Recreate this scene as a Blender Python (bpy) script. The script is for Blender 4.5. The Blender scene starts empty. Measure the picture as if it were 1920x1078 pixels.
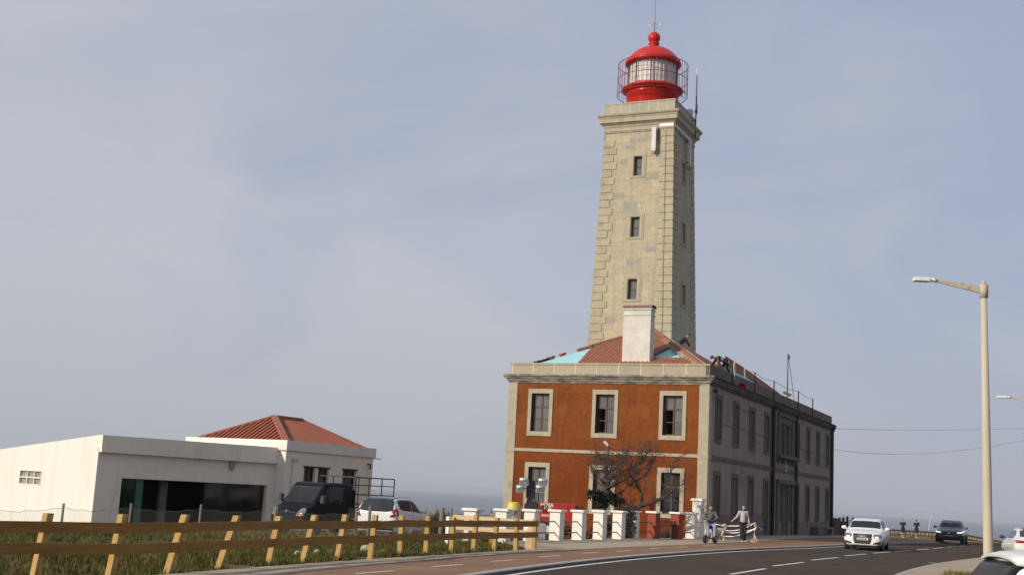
import bpy, bmesh, math, random
import numpy as np
from math import sin, cos, pi, radians, sqrt, atan2, hypot
from mathutils import Vector as V, Matrix, noise
from mathutils.bvhtree import BVHTree

# ---------------------------------------------------------------- camera
scene = bpy.context.scene
COL = scene.collection
rng = random.Random(7)
FPX, PITCH, ROLL, EYE = 2328.19, .1641, .0534, 1.75
cam_d = bpy.data.cameras.new("camera")
cam_d.lens = 36 * FPX / 1920
cam_d.sensor_width = 36
cam_d.clip_start = .1
cam_d.clip_end = 60000
cam = bpy.data.objects.new("camera", cam_d)
COL.objects.link(cam)
_F = V((0, cos(PITCH), sin(PITCH)))
_U0 = V((0, -sin(PITCH), cos(PITCH)))
_R0 = V((1, 0, 0))
_R = _R0 * cos(ROLL) + _U0 * sin(ROLL)
_U = -_R0 * sin(ROLL) + _U0 * cos(ROLL)
cam.matrix_world = Matrix(((_R.x, _U.x, -_F.x, 0), (_R.y, _U.y, -_F.y, 0), (_R.z, _U.z, -_F.z, EYE), (0, 0, 0, 1)))
scene.camera = cam

# ---------------------------------------------------------------- sky, sun, exposure
SUN_AZ, SUN_EL = radians(57), radians(24.5)      # azimuth to the left of straight behind the camera
SUN_DIR = V((-sin(SUN_AZ) * cos(SUN_EL), -cos(SUN_AZ) * cos(SUN_EL), sin(SUN_EL)))
world = bpy.data.worlds.new("World")
scene.world = world
world.use_nodes = True
wt = world.node_tree
wt.nodes.clear()
def wn(kind, **kw):
    n = wt.nodes.new(kind)
    for k, v in kw.items():
        setattr(n, k, v)
    return n
w_out = wn('ShaderNodeOutputWorld')
w_bg = wn('ShaderNodeBackground')
w_sky = wn('ShaderNodeTexSky')
w_sky.sky_type = 'NISHITA'
w_sky.sun_disc = False
w_sky.sun_elevation = SUN_EL
w_sky.sun_rotation = radians(180) + SUN_AZ
w_sky.air_density = 1.0
w_sky.dust_density = 2.5
w_sky.ozone_density = 1.5
w_tc = wn('ShaderNodeTexCoord')
w_map = wn('ShaderNodeMapping')
w_map.inputs['Scale'].default_value = (1.6, 1.2, 3.6)
w_map.inputs['Rotation'].default_value = (.25, .35, .4)
wt.links.new(w_tc.outputs['Generated'], w_map.inputs[0])
w_no = wn('ShaderNodeTexNoise')
w_no.inputs['Scale'].default_value = 1.7
w_no.inputs['Detail'].default_value = 7
w_no.inputs['Roughness'].default_value = .55
w_no.inputs['Distortion'].default_value = .5
wt.links.new(w_map.outputs[0], w_no.inputs['Vector'])
w_rmp = wn('ShaderNodeValToRGB')
w_rmp.color_ramp.elements[0].position = .30
w_rmp.color_ramp.elements[0].color = (.365, .41, .545, 1)
w_rmp.color_ramp.elements[1].position = .62
w_rmp.color_ramp.elements[1].color = (.50, .522, .575, 1)
w_sep = wn('ShaderNodeSeparateXYZ')
wt.links.new(w_tc.outputs['Generated'], w_sep.inputs[0])
def wm_(op, a, b, c=None):
    n = wn('ShaderNodeMath', operation=op)
    for i, v in enumerate((a, b, c)):
        if v is None:
            continue
        if isinstance(v, (int, float)):
            n.inputs[i].default_value = v
        else:
            wt.links.new(v, n.inputs[i])
    return n.outputs[0]
# thin cloud: streaky noise, thicker towards the left and low down, thinner and bluer high on the right
w_f = wm_('MULTIPLY_ADD', w_no.outputs['Fac'], .95, .04)
w_f = wm_('MULTIPLY_ADD', w_sep.outputs[0], -.36, w_f)
w_f = wm_('MULTIPLY_ADD', w_sep.outputs[2], -.22, w_f)
wt.links.new(w_f, w_rmp.inputs[0])
w_sc = wn('ShaderNodeVectorMath', operation='SCALE')
w_sc.inputs['Scale'].default_value = .8
wt.links.new(w_sky.outputs[0], w_sc.inputs[0])
w_cl = wn('ShaderNodeVectorMath', operation='SCALE')     # cloud veil, brought to the sky texture's scale
w_cl.inputs['Scale'].default_value = 11.0
w_low = wn('ShaderNodeMapRange')
w_low.inputs['From Min'].default_value = .0
w_low.inputs['From Max'].default_value = .16
w_low.inputs['To Min'].default_value = .85
w_low.inputs['To Max'].default_value = 0
wt.links.new(w_sep.outputs[2], w_low.inputs[0])
w_hz = wn('ShaderNodeMix', data_type='RGBA')
wt.links.new(w_low.outputs[0], w_hz.inputs['Factor'])
wt.links.new(w_rmp.outputs[0], w_hz.inputs['A'])
w_hz.inputs['B'].default_value = (.425, .445, .495, 1)
wt.links.new(w_hz.outputs['Result'], w_cl.inputs[0])
w_mix = wn('ShaderNodeMix', data_type='RGBA')
w_mix.inputs['Factor'].default_value = .88
wt.links.new(w_sc.outputs[0], w_mix.inputs['A'])
wt.links.new(w_cl.outputs[0], w_mix.inputs['B'])
wt.links.new(w_mix.outputs['Result'], w_bg.inputs['Color'])
w_bg.inputs['Strength'].default_value = .1
wt.links.new(w_bg.outputs[0], w_out.inputs[0])

sun_d = bpy.data.lights.new("sun", 'SUN')
sun_d.energy = 4.0
sun_d.angle = radians(.5)
sun_d.color = (1.0, .93, .82)
sun_o = bpy.data.objects.new("sun", sun_d)
COL.objects.link(sun_o)
sun_o.rotation_euler = SUN_DIR.to_track_quat('Z', 'Y').to_euler()
scene.view_settings.view_transform = 'Standard'
scene.view_settings.look = 'None'
scene.view_settings.exposure = 0
scene.view_settings.gamma = 1

# ---------------------------------------------------------------- pixel helpers (layout measured once from the photograph)
def ray(x, y):
    return _F + _R * ((x - 960) / FPX) - _U * ((y - 539) / FPX)
def at(x, y, Y):
    d = ray(x, y)
    return V((0, 0, EYE)) + d * (Y / d.y)
def onz(x, y, z):
    d = ray(x, y)
    return V((0, 0, EYE)) + d * ((z - EYE) / d.z)

# ---------------------------------------------------------------- materials
MATS = {}
def mat(name, col, rough=.7, col2=None, scale=3.0, lo=.35, hi=.65, fine=None, bump=None, metal=0, spec=.5, coat=0, stretch=(1, 1, 1), col3=None, scale3=.5, lo3=.5, hi3=.7):
    if name in MATS:
        return MATS[name]
    m = bpy.data.materials.new(name)
    MATS[name] = m
    m.use_nodes = True
    nt = m.node_tree
    b = nt.nodes['Principled BSDF']
    b.inputs['Roughness'].default_value = rough
    b.inputs['Metallic'].default_value = metal
    b.inputs['Specular IOR Level'].default_value = spec
    b.inputs['Coat Weight'].default_value = coat
    b.inputs['Base Color'].default_value = (*col, 1)
    def N(k):
        return nt.nodes.new(k)
    tc = N('ShaderNodeTexCoord')
    mp = N('ShaderNodeMapping')
    mp.inputs['Scale'].default_value = stretch
    nt.links.new(tc.outputs['Object'], mp.inputs[0])
    def nz(sc, det=6, rgh=.6):
        n = N('ShaderNodeTexNoise')
        n.inputs['Scale'].default_value = sc
        n.inputs['Detail'].default_value = det
        n.inputs['Roughness'].default_value = rgh
        nt.links.new(mp.outputs[0], n.inputs['Vector'])
        return n.outputs['Fac']
    def mixc(fac_out, lo, hi, a, bcol):
        r = N('ShaderNodeMapRange')
        r.inputs['From Min'].default_value = lo
        r.inputs['From Max'].default_value = hi
        nt.links.new(fac_out, r.inputs[0])
        x = N('ShaderNodeMix')
        x.data_type = 'RGBA'
        nt.links.new(r.outputs[0], x.inputs['Factor'])
        if hasattr(a, 'links'):
            nt.links.new(a, x.inputs['A'])
        else:
            x.inputs['A'].default_value = (*a, 1)
        if hasattr(bcol, 'links'):
            nt.links.new(bcol, x.inputs['B'])
        else:
            x.inputs['B'].default_value = (*bcol, 1)
        return x.outputs['Result']
    cur = col
    if col2:
        cur = mixc(nz(scale), lo, hi, cur, col2)
    if col3:
        cur = mixc(nz(scale3, 8, .65), lo3, hi3, cur, col3)
    if fine:
        f = nz(fine[0], 8, .7)
        r = N('ShaderNodeMapRange')
        r.inputs['From Min'].default_value = .25
        r.inputs['From Max'].default_value = .75
        r.inputs['To Min'].default_value = 1 - fine[1]
        r.inputs['To Max'].default_value = 1 + fine[1]
        nt.links.new(f, r.inputs[0])
        vm = N('ShaderNodeVectorMath')
        vm.operation = 'SCALE'
        if hasattr(cur, 'links'):
            nt.links.new(cur, vm.inputs[0])
        else:
            vm.inputs[0].default_value = cur
        nt.links.new(r.outputs[0], vm.inputs['Scale'])
        cur = vm.outputs[0]
    if hasattr(cur, 'links'):
        nt.links.new(cur, b.inputs['Base Color'])
    if bump:
        bn = N('ShaderNodeBump')
        bn.inputs['Strength'].default_value = bump[1]
        bn.inputs['Distance'].default_value = bump[2] if len(bump) > 2 else .02
        nt.links.new(nz(bump[0], 8, .65), bn.inputs['Height'])
        nt.links.new(bn.outputs[0], b.inputs['Normal'])
    m['col_socket'] = 1
    return m

def brick_mat(name, c1, c2, mortar, w, h, msize, rough=.8, rot=0, offset=.5, bias=0, stain=None, noise_amt=.12, bump=.25, axis='sum', stain_scale=.8, stain_lo=.5, stain_hi=.75, grade=None, spec=.5, patch=None, streak=None):
    """Blocks or tiles laid in courses; 'axis' sum uses (x+y, z) so that it works on walls of either direction."""
    m = bpy.data.materials.new(name)
    MATS[name] = m
    m.use_nodes = True
    nt = m.node_tree
    b = nt.nodes['Principled BSDF']
    b.inputs['Roughness'].default_value = rough
    b.inputs['Specular IOR Level'].default_value = spec
    N = nt.nodes.new
    L = nt.links.new
    tc = N('ShaderNodeTexCoord')
    sp = N('ShaderNodeSeparateXYZ')
    L(tc.outputs['Object'], sp.inputs[0])
    ad = N('ShaderNodeMath')
    L(sp.outputs[0], ad.inputs[0])
    L(sp.outputs[1], ad.inputs[1])
    cb = N('ShaderNodeCombineXYZ')
    L(ad.outputs[0], cb.inputs[0])
    L(sp.outputs[2], cb.inputs[1])
    mp = N('ShaderNodeMapping')
    mp.inputs['Rotation'].default_value = (0, 0, rot)
    L(cb.outputs[0], mp.inputs[0])
    br = N('ShaderNodeTexBrick')
    br.offset = offset
    br.inputs['Scale'].default_value = 1
    br.inputs['Brick Width'].default_value = w
    br.inputs['Row Height'].default_value = h
    br.inputs['Mortar Size'].default_value = msize
    br.inputs['Mortar Smooth'].default_value = .3
    br.inputs['Bias'].default_value = bias
    br.inputs['Color1'].default_value = (*c1, 1)
    br.inputs['Color2'].default_value = (*c2, 1)
    br.inputs['Mortar'].default_value = (*mortar, 1)
    L(mp.outputs[0], br.inputs['Vector'])
    cur = br.outputs['Color']
    if stain:
        n = N('ShaderNodeTexNoise')
        n.inputs['Scale'].default_value = stain_scale
        n.inputs['Detail'].default_value = 9
        n.inputs['Roughness'].default_value = .65
        L(tc.outputs['Object'], n.inputs['Vector'])
        r = N('ShaderNodeMapRange')
        r.inputs['From Min'].default_value = stain_lo
        r.inputs['From Max'].default_value = stain_hi
        L(n.outputs['Fac'], r.inputs[0])
        x = N('ShaderNodeMix')
        x.data_type = 'RGBA'
        L(r.outputs[0], x.inputs['Factor'])
        L(cur, x.inputs['A'])
        x.inputs['B'].default_value = (*stain, 1)
        cur = x.outputs['Result']
    if grade:      # deeper tint towards the bottom, its edge broken by noise
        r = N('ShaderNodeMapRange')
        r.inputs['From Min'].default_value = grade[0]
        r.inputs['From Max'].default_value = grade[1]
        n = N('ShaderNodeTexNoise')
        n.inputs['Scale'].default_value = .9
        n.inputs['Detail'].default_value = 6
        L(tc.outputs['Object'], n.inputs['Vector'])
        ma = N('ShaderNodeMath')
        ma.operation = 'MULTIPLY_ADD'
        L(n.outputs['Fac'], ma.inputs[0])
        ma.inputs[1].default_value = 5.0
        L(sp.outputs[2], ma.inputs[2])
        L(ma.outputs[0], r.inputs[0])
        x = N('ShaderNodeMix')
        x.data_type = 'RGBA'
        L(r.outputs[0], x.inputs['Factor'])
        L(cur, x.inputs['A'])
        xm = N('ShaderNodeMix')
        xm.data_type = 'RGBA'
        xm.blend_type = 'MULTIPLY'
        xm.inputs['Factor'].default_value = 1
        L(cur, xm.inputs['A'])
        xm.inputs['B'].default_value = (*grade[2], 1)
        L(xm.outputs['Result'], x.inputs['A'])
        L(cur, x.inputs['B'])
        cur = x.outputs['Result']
    if streak:     # rain runs
        ms = N('ShaderNodeMapping')
        ms.inputs['Scale'].default_value = (streak[1], streak[1], streak[1] * .07)
        L(tc.outputs['Object'], ms.inputs[0])
        ns = N('ShaderNodeTexNoise')
        ns.inputs['Scale'].default_value = 1
        ns.inputs['Detail'].default_value = 8
        ns.inputs['Roughness'].default_value = .6
        L(ms.outputs[0], ns.inputs['Vector'])
        rs = N('ShaderNodeMapRange')
        rs.inputs['From Min'].default_value = .5
        rs.inputs['From Max'].default_value = .72
        L(ns.outputs['Fac'], rs.inputs[0])
        xs_ = N('ShaderNodeMix')
        xs_.data_type = 'RGBA'
        L(rs.outputs[0], xs_.inputs['Factor'])
        L(cur, xs_.inputs['A'])
        xs_.inputs['B'].default_value = (*streak[0], 1)
        cur = xs_.outputs['Result']
    if patch:      # squares of tiles replaced at other times
        b2 = N('ShaderNodeTexBrick')
        b2.offset = .37
        for k_, v_ in (('Scale', 1), ('Brick Width', patch[0]), ('Row Height', patch[1]), ('Mortar Size', 0), ('Bias', -.25)):
            b2.inputs[k_].default_value = v_
        b2.inputs['Color1'].default_value = (1, 1, 1, 1)
        b2.inputs['Color2'].default_value = (*patch[2], 1)
        b2.inputs['Mortar'].default_value = (1, 1, 1, 1)
        L(cb.outputs[0], b2.inputs['Vector'])
        xm = N('ShaderNodeMix')
        xm.data_type = 'RGBA'
        xm.blend_type = 'MULTIPLY'
        xm.inputs['Factor'].default_value = .8
        L(cur, xm.inputs['A'])
        L(b2.outputs['Color'], xm.inputs['B'])
        cur = xm.outputs['Result']
    n = N('ShaderNodeTexNoise')
    n.inputs['Scale'].default_value = 6
    n.inputs['Detail'].default_value = 9
    n.inputs['Roughness'].default_value = .7
    L(tc.outputs['Object'], n.inputs['Vector'])
    r = N('ShaderNodeMapRange')
    r.inputs['From Min'].default_value = .25
    r.inputs['From Max'].default_value = .75
    r.inputs['To Min'].default_value = 1 - noise_amt
    r.inputs['To Max'].default_value = 1 + noise_amt
    L(n.outputs['Fac'], r.inputs[0])
    vm = N('ShaderNodeVectorMath')
    vm.operation = 'SCALE'
    L(cur, vm.inputs[0])
    L(r.outputs[0], vm.inputs['Scale'])
    L(vm.outputs[0], b.inputs['Base Color'])
    bn = N('ShaderNodeBump')
    bn.inputs['Strength'].default_value = bump
    bn.inputs['Distance'].default_value = .02
    iv = N('ShaderNodeMath')
    iv.operation = 'SUBTRACT'
    L(n.outputs['Fac'], iv.inputs[0])
    L(br.outputs['Fac'], iv.inputs[1])
    L(iv.outputs[0], bn.inputs['Height'])
    L(bn.outputs[0], b.inputs['Normal'])
    return m

def emit_mat(name, col, strength):
    m = bpy.data.materials.new(name)
    m.use_nodes = True
    b = m.node_tree.nodes['Principled BSDF']
    b.inputs['Base Color'].default_value = (*col, 1)
    b.inputs['Emission Color'].default_value = (*col, 1)
    b.inputs['Emission Strength'].default_value = strength
    MATS[name] = m
    return m

# ---------------------------------------------------------------- mesh builder and object helpers
class MB:
    def __init__(s):
        s.v = []
        s.f = []
        s.sm = []
    def add(s, vs, fs, smooth=False):
        o = len(s.v)
        s.v += [tuple(p) for p in vs]
        s.f += [tuple(i + o for i in f) for f in fs]
        s.sm += [smooth] * len(fs)
        return s
    def hexa(s, p):           # 8 corners: 0-3 bottom loop, 4-7 top loop
        return s.add(p, [(3, 2, 1, 0), (4, 5, 6, 7), (0, 1, 5, 4), (1, 2, 6, 5), (2, 3, 7, 6), (3, 0, 4, 7)])
    def box(s, x0, x1, y0, y1, z0, z1):
        return s.hexa([(x0, y0, z0), (x1, y0, z0), (x1, y1, z0), (x0, y1, z0), (x0, y0, z1), (x1, y0, z1), (x1, y1, z1), (x0, y1, z1)])
    def bevbox(s, x0, x1, y0, y1, z0, z1, c):
        """box with chamfered vertical edges and top edge"""
        def loop(i, z):
            return [(x0 + i + c, y0 + i, z), (x1 - i - c, y0 + i, z), (x1 - i, y0 + i + c, z), (x1 - i, y1 - i - c, z), (x1 - i - c, y1 - i, z), (x0 + i + c, y1 - i, z), (x0 + i, y1 - i - c, z), (x0 + i, y0 + i + c, z)]
        return s.loft([loop(0, z0), loop(0, z1 - c), loop(c, z1)], True)
    def mbox(s, mp, x0, x1, z0, z1, d0, d1):      # box on a mapped wall face; d outward
        return s.hexa([mp(x0, z0, d1), mp(x1, z0, d1), mp(x1, z0, d0), mp(x0, z0, d0), mp(x0, z1, d1), mp(x1, z1, d1), mp(x1, z1, d0), mp(x0, z1, d0)])
    def frame(s, mp, x0, x1, z0, z1, t, d0, d1, tb=None, tt=None):
        tb = t if tb is None else tb
        tt = t if tt is None else tt
        s.mbox(mp, x0, x0 + t, z0 + tb, z1 - tt, d0, d1)
        s.mbox(mp, x1 - t, x1, z0 + tb, z1 - tt, d0, d1)
        s.mbox(mp, x0, x1, z0, z0 + tb, d0, d1)
        return s.mbox(mp, x0, x1, z1 - tt, z1, d0, d1)
    def loft(s, loops, caps=True, smooth=False, closed=True):
        n = len(loops[0])
        vs = [p for l in loops for p in l]
        fs = []
        for i in range(len(loops) - 1):
            for j in range(n if closed else n - 1):
                k = (j + 1) % n
                fs.append((i * n + j, i * n + k, (i + 1) * n + k, (i + 1) * n + j))
        s.add(vs, fs, smooth)
        if caps:
            o = len(s.v) - len(vs)
            s.f.append(tuple(o + j for j in reversed(range(n))))
            s.f.append(tuple(o + (len(loops) - 1) * n + j for j in range(n)))
            s.sm += [False, False]
        return s
    def tube(s, pts, r, n=8, caps=True, smooth=True):
        """r: number or list"""
        pts = [V(p) for p in pts]
        rs = r if isinstance(r, (list, tuple)) else [r] * len(pts)
        loops = []
        ref = None
        for i, p in enumerate(pts):
            a = pts[max(i - 1, 0)]
            b = pts[min(i + 1, len(pts) - 1)]
            t = (b - a)
            if t.length < 1e-9:
                t = V((0, 0, 1))
            t.normalize()
            if ref is None:
                ref = V((1, 0, 0)) if abs(t.x) < .8 else V((0, 1, 0))
            e = (ref - t * ref.dot(t))
            if e.length < 1e-6:
                e = t.orthogonal()
            e.normalize()
            ref = e
            g = t.cross(e)
            loops.append([p + (e * cos(2 * pi * k / n) + g * sin(2 * pi * k / n)) * rs[i] for k in range(n)])
        return s.loft(loops, caps, smooth)
    def bar(s, a, b, w, h=None, up=(0, 0, 1)):
        """rectangular bar from a to b"""
        h = w if h is None else h
        a, b, up = V(a), V(b), V(up)
        t = (b - a).normalized()
        e = t.cross(up)
        if e.length < 1e-5:
            e = t.orthogonal()
        e.normalize()
        g = e.cross(t)
        c = [(-w / 2, -h / 2), (w / 2, -h / 2), (w / 2, h / 2), (-w / 2, h / 2)]
        return s.loft([[p + e * x + g * y for x, y in c] for p in (a, b)], True)
    def lathe(s, prof, n=32, c=(0, 0), caps=False, smooth=True):
        loops = [[(c[0] + r * cos(2 * pi * k / n), c[1] + r * sin(2 * pi * k / n), z) for k in range(n)] for r, z in prof]
        return s.loft(loops, caps, smooth)
    def ball(s, c, r, n=16, m=10):
        r = r if isinstance(r, (tuple, list)) else (r, r, r)
        loops = []
        for i in range(m + 1):
            a = -pi / 2 + pi * i / m
            q = max(cos(a), .01)
            loops.append([(c[0] + r[0] * q * cos(2 * pi * k / n), c[1] + r[1] * q * sin(2 * pi * k / n), c[2] + r[2] * sin(a)) for k in range(n)])
        return s.loft(loops, True, True)
    def prism(s, poly, mp, d0, d1):
        """outline poly in (x,z) through wall map mp, thickness d0..d1"""
        n = len(poly)
        vs = [mp(x, z, d0) for x, z in poly] + [mp(x, z, d1) for x, z in poly]
        fs = [tuple(range(n)), tuple(reversed(range(n, 2 * n)))] + [(i, n + i, n + (i + 1) % n, (i + 1) % n) for i in range(n)]
        return s.add(vs, fs)
    def mesh(s, name, fix=True):
        me = bpy.data.meshes.new(name)
        me.from_pydata(s.v, [], s.f)
        me.polygons.foreach_set('use_smooth', s.sm)
        if fix:
            bm = bmesh.new()
            bm.from_mesh(me)
            bmesh.ops.recalc_face_normals(bm, faces=bm.faces)
            bm.to_mesh(me)
            bm.free()
        me.update()
        return me
    def build(s, name, m, parent=None, fix=True, **kw):
        me = s.mesh(name, fix)
        if m is not None:
            me.materials.append(m)
        o = bpy.data.objects.new(name, me)
        COL.objects.link(o)
        if parent is not None:
            o.parent = parent
        if kw:
            tag(o, **kw)
        return o

def tag(o, label=None, cat=None, group=None, kind=None):
    if label:
        o['label'] = label
    if cat:
        o['category'] = cat
    if group:
        o['group'] = group
    if kind:
        o['kind'] = kind
    return o
def thing(name, label, cat, loc=(0, 0, 0), rz=0, group=None):
    o = bpy.data.objects.new(name, None)
    COL.objects.link(o)
    o.empty_display_size = .3
    o.location = loc
    o.rotation_euler = (0, 0, rz)
    return tag(o, label, cat, group)
def copy_tree(o, parent=None):
    c = o.copy()
    COL.objects.link(c)
    if parent is not None:
        c.parent = parent
    for ch in list(o.children):
        copy_tree(ch, c)
    return c
def bake(o):
    deps = bpy.context.evaluated_depsgraph_get()
    me = bpy.data.meshes.new_from_object(o.evaluated_get(deps))
    o.modifiers.clear()
    old = o.data
    o.data = me
    return o
def text_mesh(s, size, depth=.004, bold=0):
    cu = bpy.data.curves.new('lettering', 'FONT')
    cu.body = s
    cu.size = size
    cu.extrude = depth
    cu.offset = bold
    cu.align_x = 'CENTER'
    cu.align_y = 'CENTER'
    o = bpy.data.objects.new('lettering', cu)
    COL.objects.link(o)
    deps = bpy.context.evaluated_depsgraph_get()
    me = bpy.data.meshes.new_from_object(o.evaluated_get(deps))
    bpy.data.objects.remove(o)
    return me
def lettering(s, size, m, parent, loc, rot, depth=.004, bold=0, name='lettering'):
    me = text_mesh(s, size, depth, bold)
    me.materials.clear()
    me.materials.append(m)
    o = bpy.data.objects.new(name, me)
    COL.objects.link(o)
    o.parent = parent
    o.location = loc
    o.rotation_euler = rot
    return o
def wall(mb, mp, x0, x1, z0, z1, holes, depth, xs=(), zs=(), smooth=False):
    """a wall face with rectangular openings and their reveals; holes (a,b,c,d)=x0,x1,z0,z1"""
    X = sorted(set([x0, x1] + [h[0] for h in holes] + [h[1] for h in holes] + list(xs)))
    Z = sorted(set([z0, z1] + [h[2] for h in holes] + [h[3] for h in holes] + list(zs)))
    for i in range(len(X) - 1):
        for j in range(len(Z) - 1):
            a, b, c, d = X[i], X[i + 1], Z[j], Z[j + 1]
            mx, mz = (a + b) / 2, (c + d) / 2
            if any(h[0] < mx < h[1] and h[2] < mz < h[3] for h in holes):
                continue
            mb.add([mp(a, c, 0), mp(b, c, 0), mp(b, d, 0), mp(a, d, 0)], [(0, 1, 2, 3)])
    for a, b, c, d in holes:
        q = [(a, c), (b, c), (b, d), (a, d)]
        for k in range(4):
            p, r = q[k], q[(k + 1) % 4]
            mb.add([mp(*p, 0), mp(*r, 0), mp(*r, -depth), mp(*p, -depth)], [(0, 1, 2, 3)])
    return mb
# ---------------------------------------------------------------- ground, road, sea
ZROAD = .05
_kp = np.array([(-.341, 25.935), (.434, 28.068), (1.351, 30.635), (2.32, 33.015), (3.6, 36.366), (5.205, 40.732), (6.76, 43.871), (8.722, 47.666), (10.946, 51.693), (13.196, 55.37), (15.971, 60.387)])
_kc = np.polyfit(_kp[:, 1], _kp[:, 0], 2)
def _kpoly(y):
    return float(np.polyval(_kc, y))
def K(y):                       # x of the kerb's road face at depth y
    if y < 12:
        return _kpoly(12) + (y - 12) * .17
    if y < 56:
        return _kpoly(y)
    return _kpoly(56) + (y - 56) * .535
def zr(y):                      # the road dips away beyond the house
    return -.010 * max(0, y - 75) - .0012 * max(0, y - 112) ** 2
def gz(x, y):                   # height of the open ground
    o = x - K(y)
    z = zr(y)
    if o < -3.5:
        d = -o - 3.5
        z += .10 - .030 * d
        if d > 62:
            z -= 2.4 * (d - 62)
        if y > 150:
            z -= .5 * (y - 150)
    elif o < -2.6:
        z += .10
    elif o < 9:
        z -= .09
    else:
        z += -.09
    return max(z, -36)
def bumpy(x, y):
    o = x - K(y)
    if o > -3.9:
        return 0
    return .07 * noise.noise(V((x * .5, y * .5, 3))) * min(1, (-o - 3.9) / 2)
mb = MB()
offs = [-140, -110, -90, -78, -70, -66, -63, -56, -48, -40, -34, -29, -25, -22, -19, -16.5, -14, -12, -10.5, -9, -8, -7, -6, -5, -4.4, -3.9, -3.5, -2.9, -2.55, -1, 0, 3, 8, 13, 20, 40, 90, 200]
ys = list(range(-60, 14, 6)) + [14 + i * 1.0 for i in range(60)] + list(range(74, 150, 3)) + list(range(150, 231, 8))
for y in ys:
    for o in offs:
        x = K(y) + o
        mb.v.append((x, y, gz(x, y) + bumpy(x, y)))
nx = len(offs)
for j in range(len(ys) - 1):
    for i in range(nx - 1):
        mb.f.append((j * nx + i, j * nx + i + 1, (j + 1) * nx + i + 1, (j + 1) * nx + i))
        mb.sm.append(True)
m_ground = mat('grassland', (.062, .056, .014), .95, (.12, .095, .04), 1.3, .38, .66, fine=(22, .35), bump=(30, .8, .05), col3=(.045, .05, .012), scale3=.5, lo3=.45, hi3=.65)
mb.build('ground', m_ground, kind='structure', label='rough coastal ground of dry grass and low green plants')

def strip(name, fl, fr, y0, y1, dz, m, step=1.0, label=None, n=2, zf=None):
    mb = MB()
    k = max(1, int(round((y1 - y0) / step)))
    for i in range(k + 1):
        y = y0 + (y1 - y0) * i / k
        a, b = fl(y), fr(y)
        for q in range(n):
            x = a + (b - a) * q / (n - 1)
            mb.v.append((x, y, (zf(x, y) if zf else zr(y)) + dz))
    for i in range(k):
        for q in range(n - 1):
            mb.f.append((i * n + q, i * n + q + 1, (i + 1) * n + q + 1, (i + 1) * n + q))
            mb.sm.append(False)
    return mb.build(name, m, kind='structure', label=label)
def zroad(x, y):
    o = x - K(y)
    return zr(y) - .02 * max(0, o - 13)
m_asph = mat('asphalt', (.072, .056, .041), .95, (.092, .074, .056), 1.2, fine=(90, .5), bump=(160, .5, .012), spec=.04, col3=(.062, .049, .038), scale3=.25, lo3=.45, hi3=.7)
m_cyc = mat('terracotta_asphalt', (.265, .155, .098), .95, (.225, .135, .088), 1.1, fine=(40, .13), bump=(120, .3, .008), spec=.08, col3=(.30, .195, .125), scale3=.35, lo3=.5, hi3=.75)
m_conc = mat('pavement_concrete', (.40, .32, .215), .95, (.34, .27, .18), 1.3, fine=(30, .15), bump=(80, .3, .008), col3=(.22, .19, .15), scale3=.5, lo3=.55, hi3=.75)
m_kerb = mat('kerb_stone', (.42, .38, .31), .9, (.32, .28, .23), 2.5, fine=(30, .2), bump=(60, .4, .01))
m_line = mat('road_paint', (.70, .68, .62), .7, (.58, .55, .50), 6, fine=(40, .18))
strip('road', lambda y: K(y), lambda y: K(y) + 60, -40, 170, ZROAD, m_asph, 1.0, 'grey asphalt road curving past the lighthouse', 14, zroad)
# kerb: a raised edge, with its shadow line painted as a dark strip beside it
def kerb(name, f, w, y0, y1, label, step=1.0, top=.125):
    mb = MB()
    k = int((y1 - y0) / step)
    loops = []
    for i in range(k + 1):
        y = y0 + (y1 - y0) * i / k
        x = f(y)
        z = zr(y)
        s = 1 if w > 0 else -1
        loops.append([(x, y, z - .1), (x, y, z + top - .02), (x + .02 * s, y, z + top), (x + w, y, z + top), (x + w, y, z - .1)])
    mb.loft(loops, True)
    return mb.build(name, m_kerb, kind='structure', label=label)
kerb('kerb', lambda y: K(y), -.24, -20, 150, 'pale stone kerb between road and cycle path')
strip('kerb_shade_strip', lambda y: K(y) + .002, lambda y: K(y) + .15, -20, 120, ZROAD + .004, mat('gutter_shade', (.028, .024, .020), .95, (.045, .038, .03), 2, fine=(20, .3)), 1.0)  # dark strip paints the kerb's shadow line onto the road
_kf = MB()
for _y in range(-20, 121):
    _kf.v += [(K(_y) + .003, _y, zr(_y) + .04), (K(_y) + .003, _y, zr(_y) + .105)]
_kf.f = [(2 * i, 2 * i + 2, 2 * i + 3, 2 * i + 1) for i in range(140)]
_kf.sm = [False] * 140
_kf.build('kerb_face_shade', mat('shaded_kerb_face', (.10, .085, .07), .95, (.16, .14, .11), 1.5, fine=(20, .3)), kind='structure')  # darker colour carries the shade on the kerb's road side
CYC = lambda y: K(y) - (2.62 if y < 50 else 2.62 + (y - 50) * .1)
strip('cycle_path', lambda y: CYC(y), lambda y: K(y) - .24, -20, 150, .12, m_cyc, 1.0, 'terracotta coloured cycle path with a dashed centre line')
# concrete: narrow beside the fence, widening to the forecourt by the house
_pl = [(39.2, 1.05), (41, .4), (43.7, .1), (45.9, 1.1), (47.3, 1.9), (49.4, 2.8), (51.1, 3.7), (53.1, 4.7), (55.6, 6.0), (57, 6.9), (59.5, 8.6), (60.8, 9.3), (62.9, 10.3)]
def conc_left(y):
    if y < 39.2:
        return K(y) - 3.45 - .045 * max(0, 33 - y)
    if y > 62.9:
        return 10.25 + .459 * (y - 62.85) - .3 if y < 98 else K(y) - 10.5
    return float(np.interp(y, [p[0] for p in _pl], [p[1] for p in _pl]))
strip('pavement', conc_left, lambda y: CYC(y), -20, 150, .116, m_conc, .7, 'worn concrete pavement between fence, pillars and cycle path')
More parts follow.
